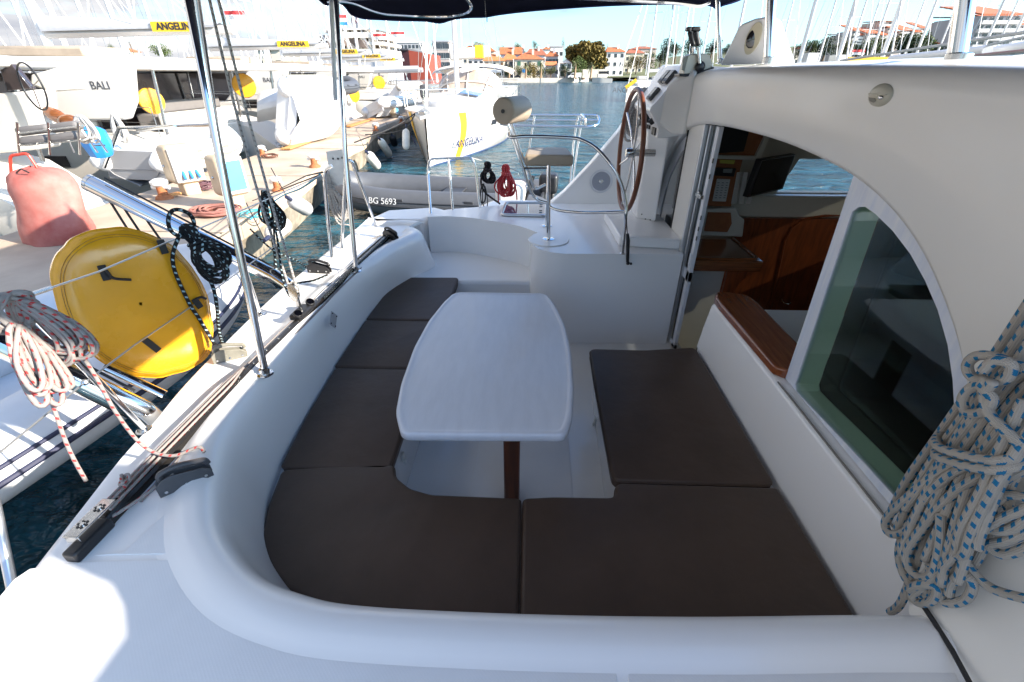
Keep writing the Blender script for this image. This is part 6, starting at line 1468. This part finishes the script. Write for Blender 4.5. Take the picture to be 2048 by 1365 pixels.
# moored boats in mid water right of the helm seat
sb_=gyacht('white sailing yacht with yellow stripe moored stern towards us beyond the steering wheel',PY(1250,180,58).x,57,R(38),11,1.9,14,None,mlow=1.3)
B().box(PY(1262,168,56),(1.3,.05,.35),rot=Matrix.Rotation(R(-35),3,'Y')).make('yellow_stripe',YEB,sb_,smooth=False)
lettering('ANGELINA',.7,PY(1256,181,55.5),(1,.2,0),(0,0,1),DGR,sb_)
B().tube([PY(1234,153,58),PY(1290,-5,62)],.05,6).make('furled_jib',MASTW,sb_)
mbt=thing('motor_boat','small white motor boat with dark canopy moored by the far quay','motor boat',tuple(PZ(1203,166,WZ)))
o=PZ(1203,166,WZ); D=o.y
hb=B(); rw=[]
for i in range(8):
    q=i/7; k=(1-(1-min(1,q/.5))**2); x0=PY(1190,160,D).x; x=lerp(PY(1184,160,D).x,PY(1224,160,D).x,q)
    rw.append([V(x,D-1.4*max(k,.05),WZ+1.5-.3*q),V(x,D-1.1*max(k,.05),WZ),V(x,D+1.1*max(k,.05),WZ),V(x,D+1.4*max(k,.05),WZ+1.5-.3*q)])
hb.grid(rw); hb.grid([[r[0],r[3]] for r in rw],flip=True); hb.make('hull',GELF,mbt,angle=40)
c=PY(1204,152,D); B().box(c,(3.2,2,1.0)).make('cabin',GELF,mbt,bevel=.15); B().box(c+V(.4,0,.9),(3.0,2,.7)).make('dark_canopy',BLK,mbt,bevel=.15); B().box(c+V(.2,0,1.5),(3.2,2.1,.15)).make('roof',GELF,mbt,bevel=.04)
for i,(a,b2,lab) in enumerate(((1270,1300,'low white boat left of the instrument console'),(1300,1330,'low white boat just left of the three grey displays'))):
    q=PZ((a+b2)/2,168,WZ); t=thing('boat',lab,'boat',tuple(q)); D=q.y
    B().plate([PY(a-8,160,D),PY(b2+6,160,D),PY(b2,168,D),PY(a,168,D)],[],V(0,2.6,0)).make('hull',GELF,t,bevel=.1); B().box(PY((a+b2)/2,156,D+1.2),(3,2,.9)).make('cabin',GELF,t,bevel=.2)
# ================================================================ far shore
LZ=.55
GRS=mat('dry_grass',(.13,.14,.05),.95,var=.4,vscale=.4); ASP=mat('promenade',(.42,.38,.33),.9,var=.12,vscale=.5); SEAW=mat('sea_wall_concrete',(.50,.46,.40),.9,var=.2,vscale=.6)
shore=[(-400,176),(-60,172),(-12,171),(14,176),(16,190),(46,248),(90,262),(240,270),(700,280)]
far_=[(x*1.0,1200) for x in (700,240,90,46,16,14,-12,-60,-400)]
B().plate([V(x,y,-2) for x,y in shore+[(900,1300),(-700,1300)]],[],V(0,0,LZ+2)).make('far_shore',ASP,None,smooth=False,kind='structure')
B().grid([[V(x,y-.05,WZ-.5),V(x,y-.05,LZ+.02),V(x,y+.6,LZ+.05)] for x,y in shore]).make('sea_wall',SEAW,None,smooth=False,kind='structure')
# land rises behind the waterfront
hl=[]
for j in range(16):
    y=200+j*j*3.2; r=[]
    for i in range(60):
        x=-420+i*18; h=LZ+.03+ (min(1,(y-200)/150))*(2.5+4*noise.noise(V(x*.008,y*.01,.3)))+ (16*math.exp(-((x-190)/90)**2)*min(1,max(0,(y-230)/140))) 
        r.append(V(x,y,h))
    hl.append(r)
B().grid(hl,flip=True).make('hillside',GRS,None,kind='structure')
LEAFS={}
def leafmat(name,c,c2):
    m=bpy.data.materials.new(name); m.use_nodes=True; n=m.node_tree.nodes; l=m.node_tree.links; p=n['Principled BSDF']; p.inputs['Roughness'].default_value=.7; p.inputs['Specular IOR Level'].default_value=.2
    g=n.new('ShaderNodeNewGeometry'); r=n.new('ShaderNodeValToRGB'); l.new(g.outputs['Random Per Island'],r.inputs[0]); r.color_ramp.elements[0].color=(*c,1); r.color_ramp.elements[1].color=(*c2,1); l.new(r.outputs[0],p.inputs['Base Color']); return m
LM_B=leafmat('autumn_foliage',(.10,.075,.022),(.20,.15,.04)); LM_G=leafmat('green_foliage',(.04,.065,.02),(.10,.13,.035)); LM_D=leafmat('dark_foliage',(.012,.028,.012),(.035,.055,.02)); LM_O=leafmat('olive_foliage',(.08,.09,.04),(.15,.15,.07))
BARK=mat('bark',(.13,.09,.06),.9)
def crown(lobes,nl,ls,rnd_):
    b=B()
    tot=sum(r[1]*r[1] for r in lobes)
    for c,r,sq in lobes:
        for k in range(int(nl*r*r/tot)):
            u=rnd_.uniform(-1,1); a=rnd_.uniform(0,2*math.pi); s=math.sqrt(1-u*u); rr=r*(rnd_.random()**.35)*(1+.18*noise.noise(V(u*2.2+c.x,math.cos(a)*2.2,math.sin(a)*2.2)*1.3))
            p=c+V(s*math.cos(a)*rr,s*math.sin(a)*rr,u*rr*sq); 
            d1=V(rnd_.uniform(-1,1),rnd_.uniform(-1,1),rnd_.uniform(-.6,.6)).normalized()*ls*rnd_.uniform(.6,1.3); d2=d1.orthogonal().normalized()*ls*rnd_.uniform(.5,1); d2=Matrix.Rotation(rnd_.uniform(0,6),3,d1)@d2
            b.add([p-d1,p-d2,p+d1,p+d2],[(0,1,2,3)])
    return b
def tree(name,lab,base,H,Wd,m,seed,kind='round',group='trees on the far shore',nl=2200,ls=None):
    t=thing(name,lab,'tree',tuple(base),group); rd=random.Random(seed); base=Vector(base)
    if kind=='cypress':
        lobes=[(base+V(rd.uniform(-.1,.1),0,H*(.15+.75*i/7)),Wd*.5*(1-.6*(i/7)**1.5)*(1.0),1.6) for i in range(8)]
    elif kind=='wide':
        lobes=[]
        for i in range(16):
            a=rd.uniform(0,6.28); q=rd.random()**.6; lobes.append((base+V(math.cos(a)*Wd*.36*q,math.sin(a)*Wd*.3*q,H*rd.uniform(.42,.80)-q*H*.06),Wd*rd.uniform(.13,.2),.85))
    else:
        lobes=[(base+V(rd.uniform(-.28,.28)*Wd,rd.uniform(-.25,.25)*Wd,H*rd.uniform(.35,.82)),Wd*rd.uniform(.2,.33),.9) for i in range(8)]
    crown(lobes,nl,ls or Wd*.03,rd).make('crown',m,t,smooth=False)
    b=B().tube([base-V(0,0,.3),base+V(.1,0,H*.3),base+V(-.1,0,H*.62)],Wd*.03+.08,7,rf=lambda q:1.2-.7*q)
    b.make('trunk',BARK,t)
    if kind!='cypress':
        for k in range(4):
            a=k*1.6; B().tube([base+V(0,0,H*.35),base+V(math.cos(a)*Wd*.2,math.sin(a)*Wd*.2,H*.6)],Wd*.012+.04,5).make('limb',BARK,t)
    return t
TILE=mat('orange_roof_tile',(.52,.15,.055),.8,var=.25,vscale=1.4,col2=(.38,.10,.04)); TILE2=mat('brown_red_roof_tile',(.33,.11,.06),.8,var=.25,vscale=1.4)
TILE3=mat('bright_orange_roof_tile',(.60,.20,.07),.8,var=.2,vscale=1.4)
W1=mat('cream_render',(.66,.60,.48),.85,var=.1,vscale=.5); W2=mat('white_render',(.74,.72,.68),.85,var=.08,vscale=.5); W3=mat('grey_render',(.44,.44,.46),.85,var=.1,vscale=.5); W4=mat('pinkish_render',(.50,.42,.38),.85,var=.1,vscale=.5)
WIN=mat('window_glass_far',(.05,.06,.07),.2); SHU=mat('green_shutter',(.05,.13,.08),.6); BRN=mat('brown_shutter',(.16,.08,.04),.6)
def house(lab,x0,x1,ye,yr,D,roof='hip',wall=W1,tile=TILE,depth=None,ridge=(.35,.65),fl=2,nw=3,shut=WIN,chim=1,group='houses with orange roofs on the far shore',name='house',skew=0):
    e0,e1=PY(x0,ye,D),PY(x1,ye,D); zr=PY((x0+x1)/2,yr,D).z; ze=e0.z; wdt=e1.x-e0.x; dp=depth or wdt*.8
    t=thing(name,lab,'house' if name=='house' else 'building',(e0.x,D,LZ),group); b=B()
    z0=LZ-.5
    b.bx(e0.x+.3,e1.x-.3,D+.3,D+dp-.3,z0,ze).make('wall',wall,t,smooth=False)
    r=B(); A=[V(e0.x-.2,D-.2,ze),V(e1.x+.2,D-.2,ze),V(e1.x+.2,D+dp+.2,ze),V(e0.x-.2,D+dp+.2,ze)]
    if roof=='hip':
        p,q=V(e0.x+wdt*ridge[0],D+dp*.5,zr),V(e0.x+wdt*ridge[1],D+dp*.5,zr); r.add(A+[p,q],[(0,1,5,4),(1,2,5),(2,3,4,5),(3,0,4),(0,3,2,1)])
    elif roof=='gable_front':
        p,q=V(e0.x+wdt*.5,D-.3,zr),V(e0.x+wdt*.5,D+dp+.2,zr); r.add(A+[p,q],[(0,4,5,3),(1,2,5,4),(0,3,2,1)]); 
        B().plate([V(e0.x+.3,D+.3,ze),V(e1.x-.3,D+.3,ze),V(e0.x+wdt*.5,D+.3,zr-.3)],[],V(0,.2,0)).make('gable',wall,t,smooth=False)
    elif roof=='gable':
        p,q=V(e0.x-.2,D+dp*.5,zr),V(e1.x+.2,D+dp*.5,zr); r.add(A+[p,q],[(0,1,5,4),(2,3,4,5),(0,4,3),(1,2,5),(0,3,2,1)])
    else: r.bx(e0.x,e1.x,D,D+dp,ze,ze+.35)
    ro=r.make('roof',tile,t,smooth=False)
    if chim: 
        c=V(e0.x+wdt*.62,D+dp*.35,lerp(ze,zr,.75)); B().bx(c.x-.35,c.x+.35,c.y-.3,c.y+.3,c.z-1,c.z+1.3).make('chimney',wall,ro,smooth=False)
    hgt=(ze-z0-.5)/fl
    for f in range(fl):
        for k in range(nw):
            x=lerp(e0.x,e1.x,(k+.5)/nw); z=z0+.5+hgt*(f+.55)
            wv=B().bx(x-.55,x+.55,D+.22,D+.32,z-.65,z+.65).make('window',shut if (k+f)%2 else WIN,t,smooth=False)
            B().bx(x-.65,x+.65,D+.18,D+.30,z-.78,z-.68).make('sill',W2,wv,smooth=False)
        x=e1.x
        for k in range(2):
            y=lerp(D,D+dp,(k+.5)/2); z=z0+.5+hgt*(f+.55); B().bx(x-.32,x-.24,y-.5,y+.5,z-.6,z+.6).make('window',WIN,t,smooth=False)
    return t
house('cream two-storey house with orange hip roof and green shutter, centre of the far quay',1028,1089,119,104,178,ridge=(.38,.45),shut=SHU)
house('long brown-roofed house behind the cream hip-roofed one',1050,1094,111,97,200,tile=TILE2,wall=W2,ridge=(.2,.75))
house('grey-gabled house with pale orange roof left of the brown roof',1000,1043,109,94,205,roof='gable',wall=W3,tile=TILE)
house('house with pointed orange hip roof left of the cream one',1006,1037,120,103,186,wall=W1,ridge=(.3,.5),tile=TILE3)
house('low orange-roofed house right beside the striped yacht mast',966,1010,122,108,180,wall=W1,tile=TILE3,ridge=(.2,.6),shut=BRN)
house('orange-roofed house above the sprayhood of the striped yacht',935,968,118,103,188,wall=W2,tile=TILE3)
house('small dark-orange roof highest behind the striped yacht',955,990,103,92,215,wall=W1,tile=TILE,nw=2)
house('bright orange roof left of the yacht mast in the distance',905,938,112,98,210,wall=W1,tile=TILE3,nw=2)
house('red-roofed house tucked behind the yacht mast',925,958,100,91,235,wall=W2,tile=TILE,nw=2)
house('white flat-roofed modern block beside the big brown tree',1100,1128,94,91,215,roof='flat',wall=W2,tile=W3,chim=0,name='building',depth=9,group=None)
house('red-roofed house with glazed grey veranda left of the lamp post',1091,1118,113,102,192,wall=W3,tile=TILE,nw=4)
house('small low orange lean-to roof beside the glazed house',1092,1113,131,123,178,roof='gable',wall=W4,tile=TILE3,fl=1,nw=2,chim=0,depth=6)
house('white gabled house behind the dark round bush',1119,1146,127,116,177,roof='gable_front',wall=W2,tile=TILE2,fl=2,nw=2,chim=0)
house('small gabled white house with red roof on the skyline',1037,1052,104,95,225,roof='gable_front',wall=W2,tile=TILE,nw=1,fl=1)
house('red roof on the skyline right of the dark conifer',1085,1104,99,94,240,wall=W2,tile=TILE,nw=2,fl=1)
house('white three-storey house with red roof right of the big brown tree',1213,1252,104,94,222,wall=W2,tile=TILE,fl=3,nw=3,ridge=(.1,.6))
house('red roof right of the white three-storey house',1250,1290,107,97,262,wall=W1,tile=TILE2)
house('long brown-red roof above the trees near the throttle',1262,1315,98,92,300,wall=W4,tile=TILE2,fl=2,nw=4)
house('pinkish flat house low by the far quay left of the yacht mast',862,898,84,81,150,roof='flat',wall=W4,tile=W3,fl=4,nw=4,chim=0,name='building',depth=14,group=None)
house('pale grey apartment block on the skyline left of the red hall',784,845,86,83,230,roof='flat',wall=W3,tile=W2,fl=4,nw=8,chim=0,name='building',depth=14,group=None)
house('orange-roofed house behind the white terraced building',752,785,100,92,160,wall=W1,tile=TILE3,fl=2,nw=3)
house('low orange-roofed house behind the second catamaran booms',505,560,100,92,120,wall=W1,tile=TILE3,fl=1,nw=3)
for a,b2,ye,yr,D in ((20,60,116,108,150),(225,262,104,96,160),(560,600,104,96,150)): house(['low pink-orange roof far behind the nearest catamaran mast','low orange roof beside the dark tree on the left skyline','low orange roof behind the yellow banner'][(a>100)+(a>500)],a,b2,ye,yr,D,wall=W1,tile=TILE,fl=1,nw=3)
# red hall
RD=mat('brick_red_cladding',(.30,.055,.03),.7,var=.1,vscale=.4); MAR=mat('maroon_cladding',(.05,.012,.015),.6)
hall=thing('boat_hall','big brick-red boat hall with dark maroon side beyond the catamarans','building',tuple(PY(815,150,95)))
D=95; q=[PY(x,y,D) for x,y in ((817,101),(857,108),(857,160),(817,160))]
zt=q[0].z; zb=LZ-1.5
B().plate([V(q[0].x,D,zb),V(q[1].x,D,zb),V(q[1].x,D,q[1].z),V(q[0].x,D,zt)],[],V(0,12,0)).make('red_wall',RD,hall,smooth=False)
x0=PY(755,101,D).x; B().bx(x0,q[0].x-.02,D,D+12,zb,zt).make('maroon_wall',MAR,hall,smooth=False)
B().bx(x0-.3,q[0].x,D-.3,D+12,zt,zt+.25).make('roof',DGR,hall,smooth=False)
# terraced ship-like building with banner
sbld=thing('terraced_building','white terraced round-ended building with grey-brown BALI banner and IN sign on top','building',tuple(PY(700,100,70)))
D=70
def rr_box(x0,x1,y0,y1,dep=10):
    a,b2=PY(x0,y0,D),PY(x1,y1,D); w=b2.x-a.x; pl=[]
    for k in range(9):
        t=math.pi/2+math.pi*k/8; pl.append((a.x+2+math.cos(t)*2,D+dep/2+math.sin(t)*dep/2))
    pl=[(a.x+2,D+dep)]+pl[1:-1]+[(a.x+2,D),(b2.x,D),(b2.x,D+dep)]
    return pl,b2.z,a.z
WBU=mat('terrace_white',(.72,.66,.58),.7)
for (x0,x1,y0,y1) in ((635,765,98,103),(637,765,84,90),(640,760,65,76),(655,742,57,60)):
    pl,zb_,zt_=rr_box(x0,x1,y0,y1); B().plate([V(x,y,zb_) for x,y in pl],[],V(0,0,zt_-zb_)).make('terrace',WBU,sbld,smooth=False)
for (x0,x1,y0,y1) in ((650,758,60,66),(648,758,76,84),(648,758,90,98)):
    a,b2=PY(x0,y0,D+1.5),PY(x1,y1,D+1.5); B().bx(a.x,b2.x,D+1.5,D+9,b2.z,a.z).make('recessed_storey',mat('dark_glazing',(.10,.075,.06),.4),sbld,smooth=False)
    for k in range(12):
        x=lerp(a.x,b2.x,(k+.5)/12); B().bx(x-.12,x+.12,D+.6,D+.8,b2.z,a.z).make('column',WBU,sbld,smooth=False)
B().bx(PY(640,100,D).x,PY(765,100,D).x,D,D+10,LZ-1.5,PY(700,103,D).z).make('base_storey',W3,sbld,smooth=False)
bn=PY(636,70,D-.5); bs_=[]
for k in range(15):
    q=k/14; xx=PY(lerp(634,735,q),80,D-.6).x; bs_.append([V(xx,D-.6+.25*math.sin(k*1.7),PY(640,lerp(70,82,q),D).z),V(xx,D-.6+.35*math.sin(k*1.3+1),PY(640,lerp(96,98,q)-4*math.sin(math.pi*q),D).z)])
B().grid(bs_,flip=True).make('banner',mat('grey_brown_banner',(.17,.125,.10),.7,var=.2,vscale=.5),sbld)
lettering('BALI',1.25,PY(655,79,D-1.2),(1,0,0),(0,0,1),WPA,sbld,bold=.02)
B().bx(PY(698,50,D).x,PY(711,50,D).x,D+1,D+1.5,PY(700,55,D).z,PY(700,34,D).z).make('sign_panel',mat('sign_grey',(.42,.42,.42),.6),sbld,smooth=False)
lettering('IN',.9,PY(704.5,41,D-.0)+V(0,.8,0),(1,0,0),(0,0,1),mat('maroon_letters',(.12,.02,.04),.6),sbld,bold=.01)
# hillside blocks on the right
def block(lab,x0,x1,yt,yb,D,wall,tile,fl,nw,dep=12,step=0,name='apartment_building',roofh=5,lean=0):
    a,b2=PY(x0,yt,D),PY(x1,yb,D); t=thing(name,lab,'building',(a.x,D,b2.z),'apartment blocks on the hillside')
    n_=max(1,step); 
    for s in range(n_):
        xa,xb=lerp(a.x,b2.x,s/n_),lerp(a.x,b2.x,(s+1)/n_); z1=a.z-(roofh*.35)*abs(math.sin(s*1.9))
        B().bx(xa,xb,D+s%2*1.5,D+dep,b2.z-6,z1).make('wall',wall,t,smooth=False)
        r=B(); A=[V(xa-.2,D-.8+s%2*1.5,z1),V(xb+.1,D-.8+s%2*1.5,z1),V(xb+.1,D+dep,z1+roofh*.55),V(xa-.2,D+dep,z1+roofh*.55)]
        r.plate(A,[],V(0,0,.35)).make('roof',tile,t,smooth=False)
        hh=(z1-b2.z)/fl; m=max(1,nw//n_)
        for f in range(fl):
            for k in range(m):
                x=lerp(xa,xb,(k+.5)/m); z=b2.z+hh*(f+.5); w=(xb-xa)/m*.3
                B().bx(x-w,x+w,D-.12+s%2*1.5,D+.05+s%2*1.5,z-hh*.3,z+hh*.28).make('window',WIN,t,smooth=False)
            B().bx(xa+.3,xb-.3,D-1.1+s%2*1.5,D+s%2*1.5,b2.z+hh*f-.1,b2.z+hh*f+.7).make('balcony',W2,t,smooth=False)
    return t
block('long stepped hillside apartment block with red roofs, right of the leaning mast',1775,1848,56,82,250,W4,TILE,3,12,step=6)
block('stepped hillside apartment block with red roofs and blue-grey glazing, on the hilltop',1706,1768,62,90,245,W3,TILE,3,10,step=5)
block('tall grey tower part of the hillside apartments',1758,1781,44,80,252,W4,TILE2,4,2,step=1,roofh=1)
block('low dark terraced block at the left end of the hillside apartments',1682,1708,72,92,248,W3,W3,3,6,step=3,roofh=2)
block('big grey apartment block with steep red roof at the far right',1962,2090,32,112,150,W3,TILE,5,10,step=2,dep=16,roofh=6)
block('dark-roofed wing of the big grey apartment block, left part',1930,1975,38,110,156,W4,DGR,5,4,step=2,roofh=2)
block('low red-roofed house left of the far right apartment block',1880,1935,90,112,160,W4,TILE,1,4,step=2,roofh=3)
house('red roof among trees just right of the compass pod',1595,1622,98,92,190,wall=W1,tile=TILE2,fl=1,nw=2)
for i,(x0,x1,yt,D) in enumerate(((1618,1640,106,90),(1680,1702,110,90))):
    a,b2=PY(x0,yt,D),PY(x1,116,D); tag(B().bx(a.x,b2.x,D,D+3,b2.z-1,a.z).make('kiosk',W2,None,smooth=False,loc=a),['white flat kiosk behind the masts right of the compass pod','white flat kiosk under the hillside trees'][i],'kiosk')
# trees
def tp(x,yb,D): p=PY(x,yb,D); return V(p.x,D,p.z)
def tr_px(name,lab,x0,x1,yt,yb,D,m,seed,kind='round',nl=1500,base=None,**k):
    a,b2=PY(x0,yt,D),PY(x1,yb,D); return tree(name,lab,V((a.x+b2.x)/2,D,b2.z),a.z-b2.z,(b2.x-a.x),m,seed,kind,nl=nl,**k)
tr_px('plane_tree','huge round brown-green plane tree in the middle of the far waterfront',1122,1214,76,158,192,LM_B,1,'wide',nl=9000,ls=.55)
tr_px('broadleaf_tree','green tree tucked under the left side of the huge brown tree',1140,1175,112,152,184,LM_G,2,nl=1800)
tr_px('conifer_tree','dark conifer on the skyline behind the brown roof',1062,1075,80,104,235,LM_D,3,nl=700)
tr_px('broadleaf_tree','small green tree beside the skyline conifer',1070,1081,88,104,236,LM_G,4,nl=500)
tr_px('cypress_tree','thin dark cypress tallest on the skyline',1122,1130,73,100,240,LM_D,5,'cypress',nl=900)
tr_px('cypress_tree','smaller cypress left of the tallest one',1095,1101,83,100,245,LM_D,6,'cypress',nl=500)
tr_px('cypress_tree','tiny cypress on the skyline right of the huge brown tree',1212,1218,87,100,260,LM_D,7,'cypress',nl=400)
tr_px('broadleaf_tree','olive-brown tree on the skyline above the gabled roofs',1028,1048,86,104,232,LM_O,8,nl=900)
tr_px('broadleaf_tree','dull brown tree on the skyline left of the yacht mast',945,975,86,104,228,LM_B,9,nl=900)
tr_px('broadleaf_tree','brown bush on the skyline between orange roofs',992,1010,93,106,222,LM_B,10,nl=500)
for i,(x0,x1,yt,m,lab) in enumerate(((1028,1052,133,LM_O,'light green bushy tree at the left corner of the cream house'),(1050,1086,130,LM_B,'dull brown-green tree in front of the cream house'),(1076,1090,136,LM_G,'green bush at the right corner of the cream house'),(1089,1113,132,LM_O,'grey-green round olive tree below the small orange roof'),(1118,1142,129,LM_D,'dark round tree in front of the white gabled house'),(1140,1165,138,LM_G,'green bush behind the white van'),(1006,1026,134,LM_G,'green bush left of the cream house behind the palm'),(985,1003,138,LM_O,'low green bush above the sprayhood edge'))):
    tr_px('bushy_tree',lab,x0,x1,yt,157,174.5+i*.3,m,20+i,nl=1100)
for i,(x0,x1,yt,yb,D,m) in enumerate(((1262,1285,103,150,240,LM_B),(1285,1312,100,150,236,LM_G),(1246,1266,108,150,244,LM_O),(1310,1332,92,140,150,LM_D),(1325,1348,70,128,120,LM_D),(1342,1362,78,128,118,LM_D),(1366,1398,70,122,112,LM_D),(1412,1436,78,120,110,LM_D),(1446,1460,82,122,112,LM_D),(1606,1632,80,120,120,LM_G),(1636,1668,72,120,118,LM_D),(1668,1706,82,120,122,LM_O),(1700,1730,86,120,124,LM_D),(1725,1765,88,120,120,LM_G),(1755,1795,72,120,130,LM_O),(1795,1838,70,120,128,LM_D),(1815,1860,66,118,132,LM_G),(1590,1610,90,120,118,LM_D),(1860,1885,92,120,150,LM_D))):
    tr_px('broadleaf_tree',['brown roadside tree left of the steering wheel top','green roadside tree above the three grey displays','olive tree beside the white three-storey house','dark tree left of the throttle lever','tall dark pine left of the throttle grips','dark pine right behind the throttle levers','broad dark pine right of the throttle grips','dark pine left of the roof pole by the compass pod','narrow dark tree behind the roof pole','green tree right of the compass pod between masts','dark conifer group left of the hillside block','olive tree under the low terraced block','dark tree under the hillside apartments left','green tree under the hillside apartments centre','tall olive tree in front of the hillside apartments','dark tree below the stepped red roofs','green round tree at the right end of the hillside block','small dark tree behind the right edge of the compass pod','small dark tree left of the low red-roofed house'][i],x0,x1,yt,yb,D,m,50+i,nl=1600 if i>2 else 1300)
for i,(x0,x1,yt,D,m) in enumerate(((252,270,72,110,LM_D),(212,234,86,110,LM_G),(0,24,88,110,LM_O),(96,118,96,115,LM_O),(300,345,94,140,LM_G),(20,50,94,120,LM_G),(528,548,92,120,LM_D))):
    tr_px('broadleaf_tree',['dark spiky conifer on the left skyline','green tree left of the spiky conifer','olive tree at the left edge of the skyline','small olive tree behind the nearest catamaran masts','green trees low behind the second catamaran roof','green tree at the far left behind the red awning','dark tree between yellow banners'][i],x0,x1,yt,112,D,m,90+i,nl=900)
def palm(px,yt,lab,seed):
    b0=PZ(px,157.2,LZ); t=thing('palm_tree',lab,'tree',tuple(b0),'palms along the far quay'); zt=PY(px,yt,b0.y).z; rd=random.Random(seed)
    B().tube([b0,V(b0.x+.1,b0.y,lerp(LZ,zt,.5)),V(b0.x,b0.y,zt)],.28,8).make('trunk',mat('palm_bark',(.33,.22,.13),.9),t)
    c=V(b0.x,b0.y,zt); b=B()
    for k in range(22):
        a=rd.uniform(0,6.28); el=rd.uniform(-.9,.8); L_=rd.uniform(1.5,2.3); d=V(math.cos(a),math.sin(a),0); pts=[c+d*L_*q*math.cos(el*.6)+V(0,0,L_*(q*math.sin(el)-.5*q*q)) for q in (0,.35,.7,1)]
        s=V(-d.y,d.x,0)
        for i in range(3): b.add([pts[i]-s*.22*(1-i*.2),pts[i]+s*.22*(1-i*.2),pts[i+1]+s*.18*(1-(i+1)*.28),pts[i+1]-s*.18*(1-(i+1)*.28)],[(0,1,2,3)])
    b.make('crown',LM_O,t,smooth=False)
for i,(px,yt,lab) in enumerate(((1051,129,'palm in front of the cream house with green shutter'),(1081,129,'palm at the right corner of the cream house'),(1149,126,'palm above the white van roof'),(1181,129,'palm right of the white van'),(1018,133,'palm left of the cream house'))): palm(px,yt,lab,i)
def lamp(px,yt,yb,D,lab,arm=1):
    a,b2=PY(px,yb,D),PY(px,yt,D); t=thing('street_lamp',lab,'street lamp',(a.x,D,a.z),'lamp posts on the far quay'); B().tube([V(a.x,D,a.z),V(a.x,D,b2.z)],.11,7).make('post',WPA,t); B().bx(a.x-(.9 if arm else .2),a.x+.2,D-.15,D+.15,b2.z,b2.z+.18).make('lamp_head',WPA,t)
lamp(1116,110,157,172,'tall pale lamp post between the glazed house and the white gabled house',0)
lamp(1218,118,158,215,'lamp post in front of the white three-storey house')
lamp(1291,109,150,150,'lamp post above the steering wheel rim')
lamp(1027,120,156,173,'thin lamp post at the left wall of the cream house',0)
lamp(1212,132,156,205,'short brown post left of the white three-storey house lamp',0)
# vehicles
def van(px0,px1,yb,yt,D,lab,m,kind='van'):
    a,b2=PY(px0,yb,D),PY(px1,yt,D); w=b2.x-a.x; h=b2.z-a.z; t=thing('parked_van' if kind=='van' else 'parked_car',lab,kind,tuple(a)); z0=a.z
    s=[(0,.12),(0,.42),(.06,.5),(.17,.56),(.30,.95),(.36,1.0),(.97,1.0),(1,.93),(1,.14),(.97,.12)] if kind=='van' else [(0,.15),(0,.5),(.22,.6),(.36,.98),(.75,1.0),(.93,.62),(1,.55),(1,.18)]
    B().plate([V(a.x+x*w,D,z0+z*h) for x,z in s],[],V(0,1.9,0)).make('body',m,t,bevel=.06)
    wn_=[(.20,.58),(.31,.90),(.43,.90),(.43,.58)] if kind=='van' else [(.28,.62),(.39,.9),(.72,.9),(.85,.62)]
    B().plate([V(a.x+x*w,D-.012,z0+z*h) for x,z in wn_],[],V(0,.01,0)).make('side_window',DKW,t)
    for x in (.18,.83): 
        c=V(a.x+x*w,D-.02,z0+.16*h); wh_=B().lathe([(h*.17,0),(h*.17,.22),(0,.22)],c,axis=(0,1,0),n=18).make('wheel',RUB,t); B().lathe([(h*.10,-.012),(0,-.02)],c,axis=(0,1,0),n=12).make('rim',STEELR,wh_)
    B().bx(a.x-.02,a.x+.03,D+.1,D+.4,z0+.3*h,z0+.42*h).make('headlight',W2,t)
    return t
van(1136,1163,157,146,173.5,'white delivery van parked on the far quay below the huge brown tree',W2)
van(1029,1040,156,150.5,174,'dark parked car in front of the cream house, right one of two',mat('car_black',(.02,.02,.025),.3),'car')
van(1016,1027,156,150.5,174.5,'dark parked car left of the other dark car by the cream house',mat('car_grey',(.06,.06,.07),.3),'car')
tg=thing('road_sign','round blue road sign on a post in front of the cream house','road sign',tuple(PZ(1048,157,LZ))); q=PZ(1048,157,LZ)
B().tube([q,V(q.x,q.y,PY(1048,141,q.y).z)],.06,6).make('post',STEELR,tg); B().lathe([(.55,0),(.55,.04),(0,.04)],PY(1048,142,q.y-.1),axis=(0,-1,0),n=18).make('disc',BLUEP,tg)
gw=tag(B().bx(PY(1165,150,181).x,PY(1214,150,181).x,181,181.4,LZ,PY(1190,139,181).z).make('garden_wall',W1,None,smooth=False,loc=PY(1165,150,181)),'long cream garden wall right of the white van','wall')
# flags
def flag(px,py,D,w,cols,lab):
    p=PY(px,py,D); t=thing('flag',lab,'flag',tuple(p)); 
    for k,c in enumerate(cols):
        B().grid([[V(p.x+w*i/6,D+.06*w*math.sin(i*1.5),p.z-w*.16*j-k*w*.18) for j in(0,1)] for i in range(7)]).make('stripe',c,t)
    B().tube([V(p.x,D,p.z+.1),V(p.x,D,p.z-1.6*w)],.02,5).make('staff',STEELR,t)
RDF=mat('flag_red',(.60,.05,.05),.7)
flag(447,22,24,.9,[RDF,W2],'red and white flag between the grey mainsheet ropes and the yellow banner')
flag(659,30,30,.9,[RDF,W2,BLUEP],'red white and blue flag left of the awning pole top')
flag(781,64,40,1.0,[RDF,W2],'small red and white flag right of the terraced building')
flag(743,68,60,1.6,[RDF,W2],'tiny red and white flag above the terraced building')
flag(1706,100,70,1.6,[RDF,W2],'small red and white flag among the masts at the right')
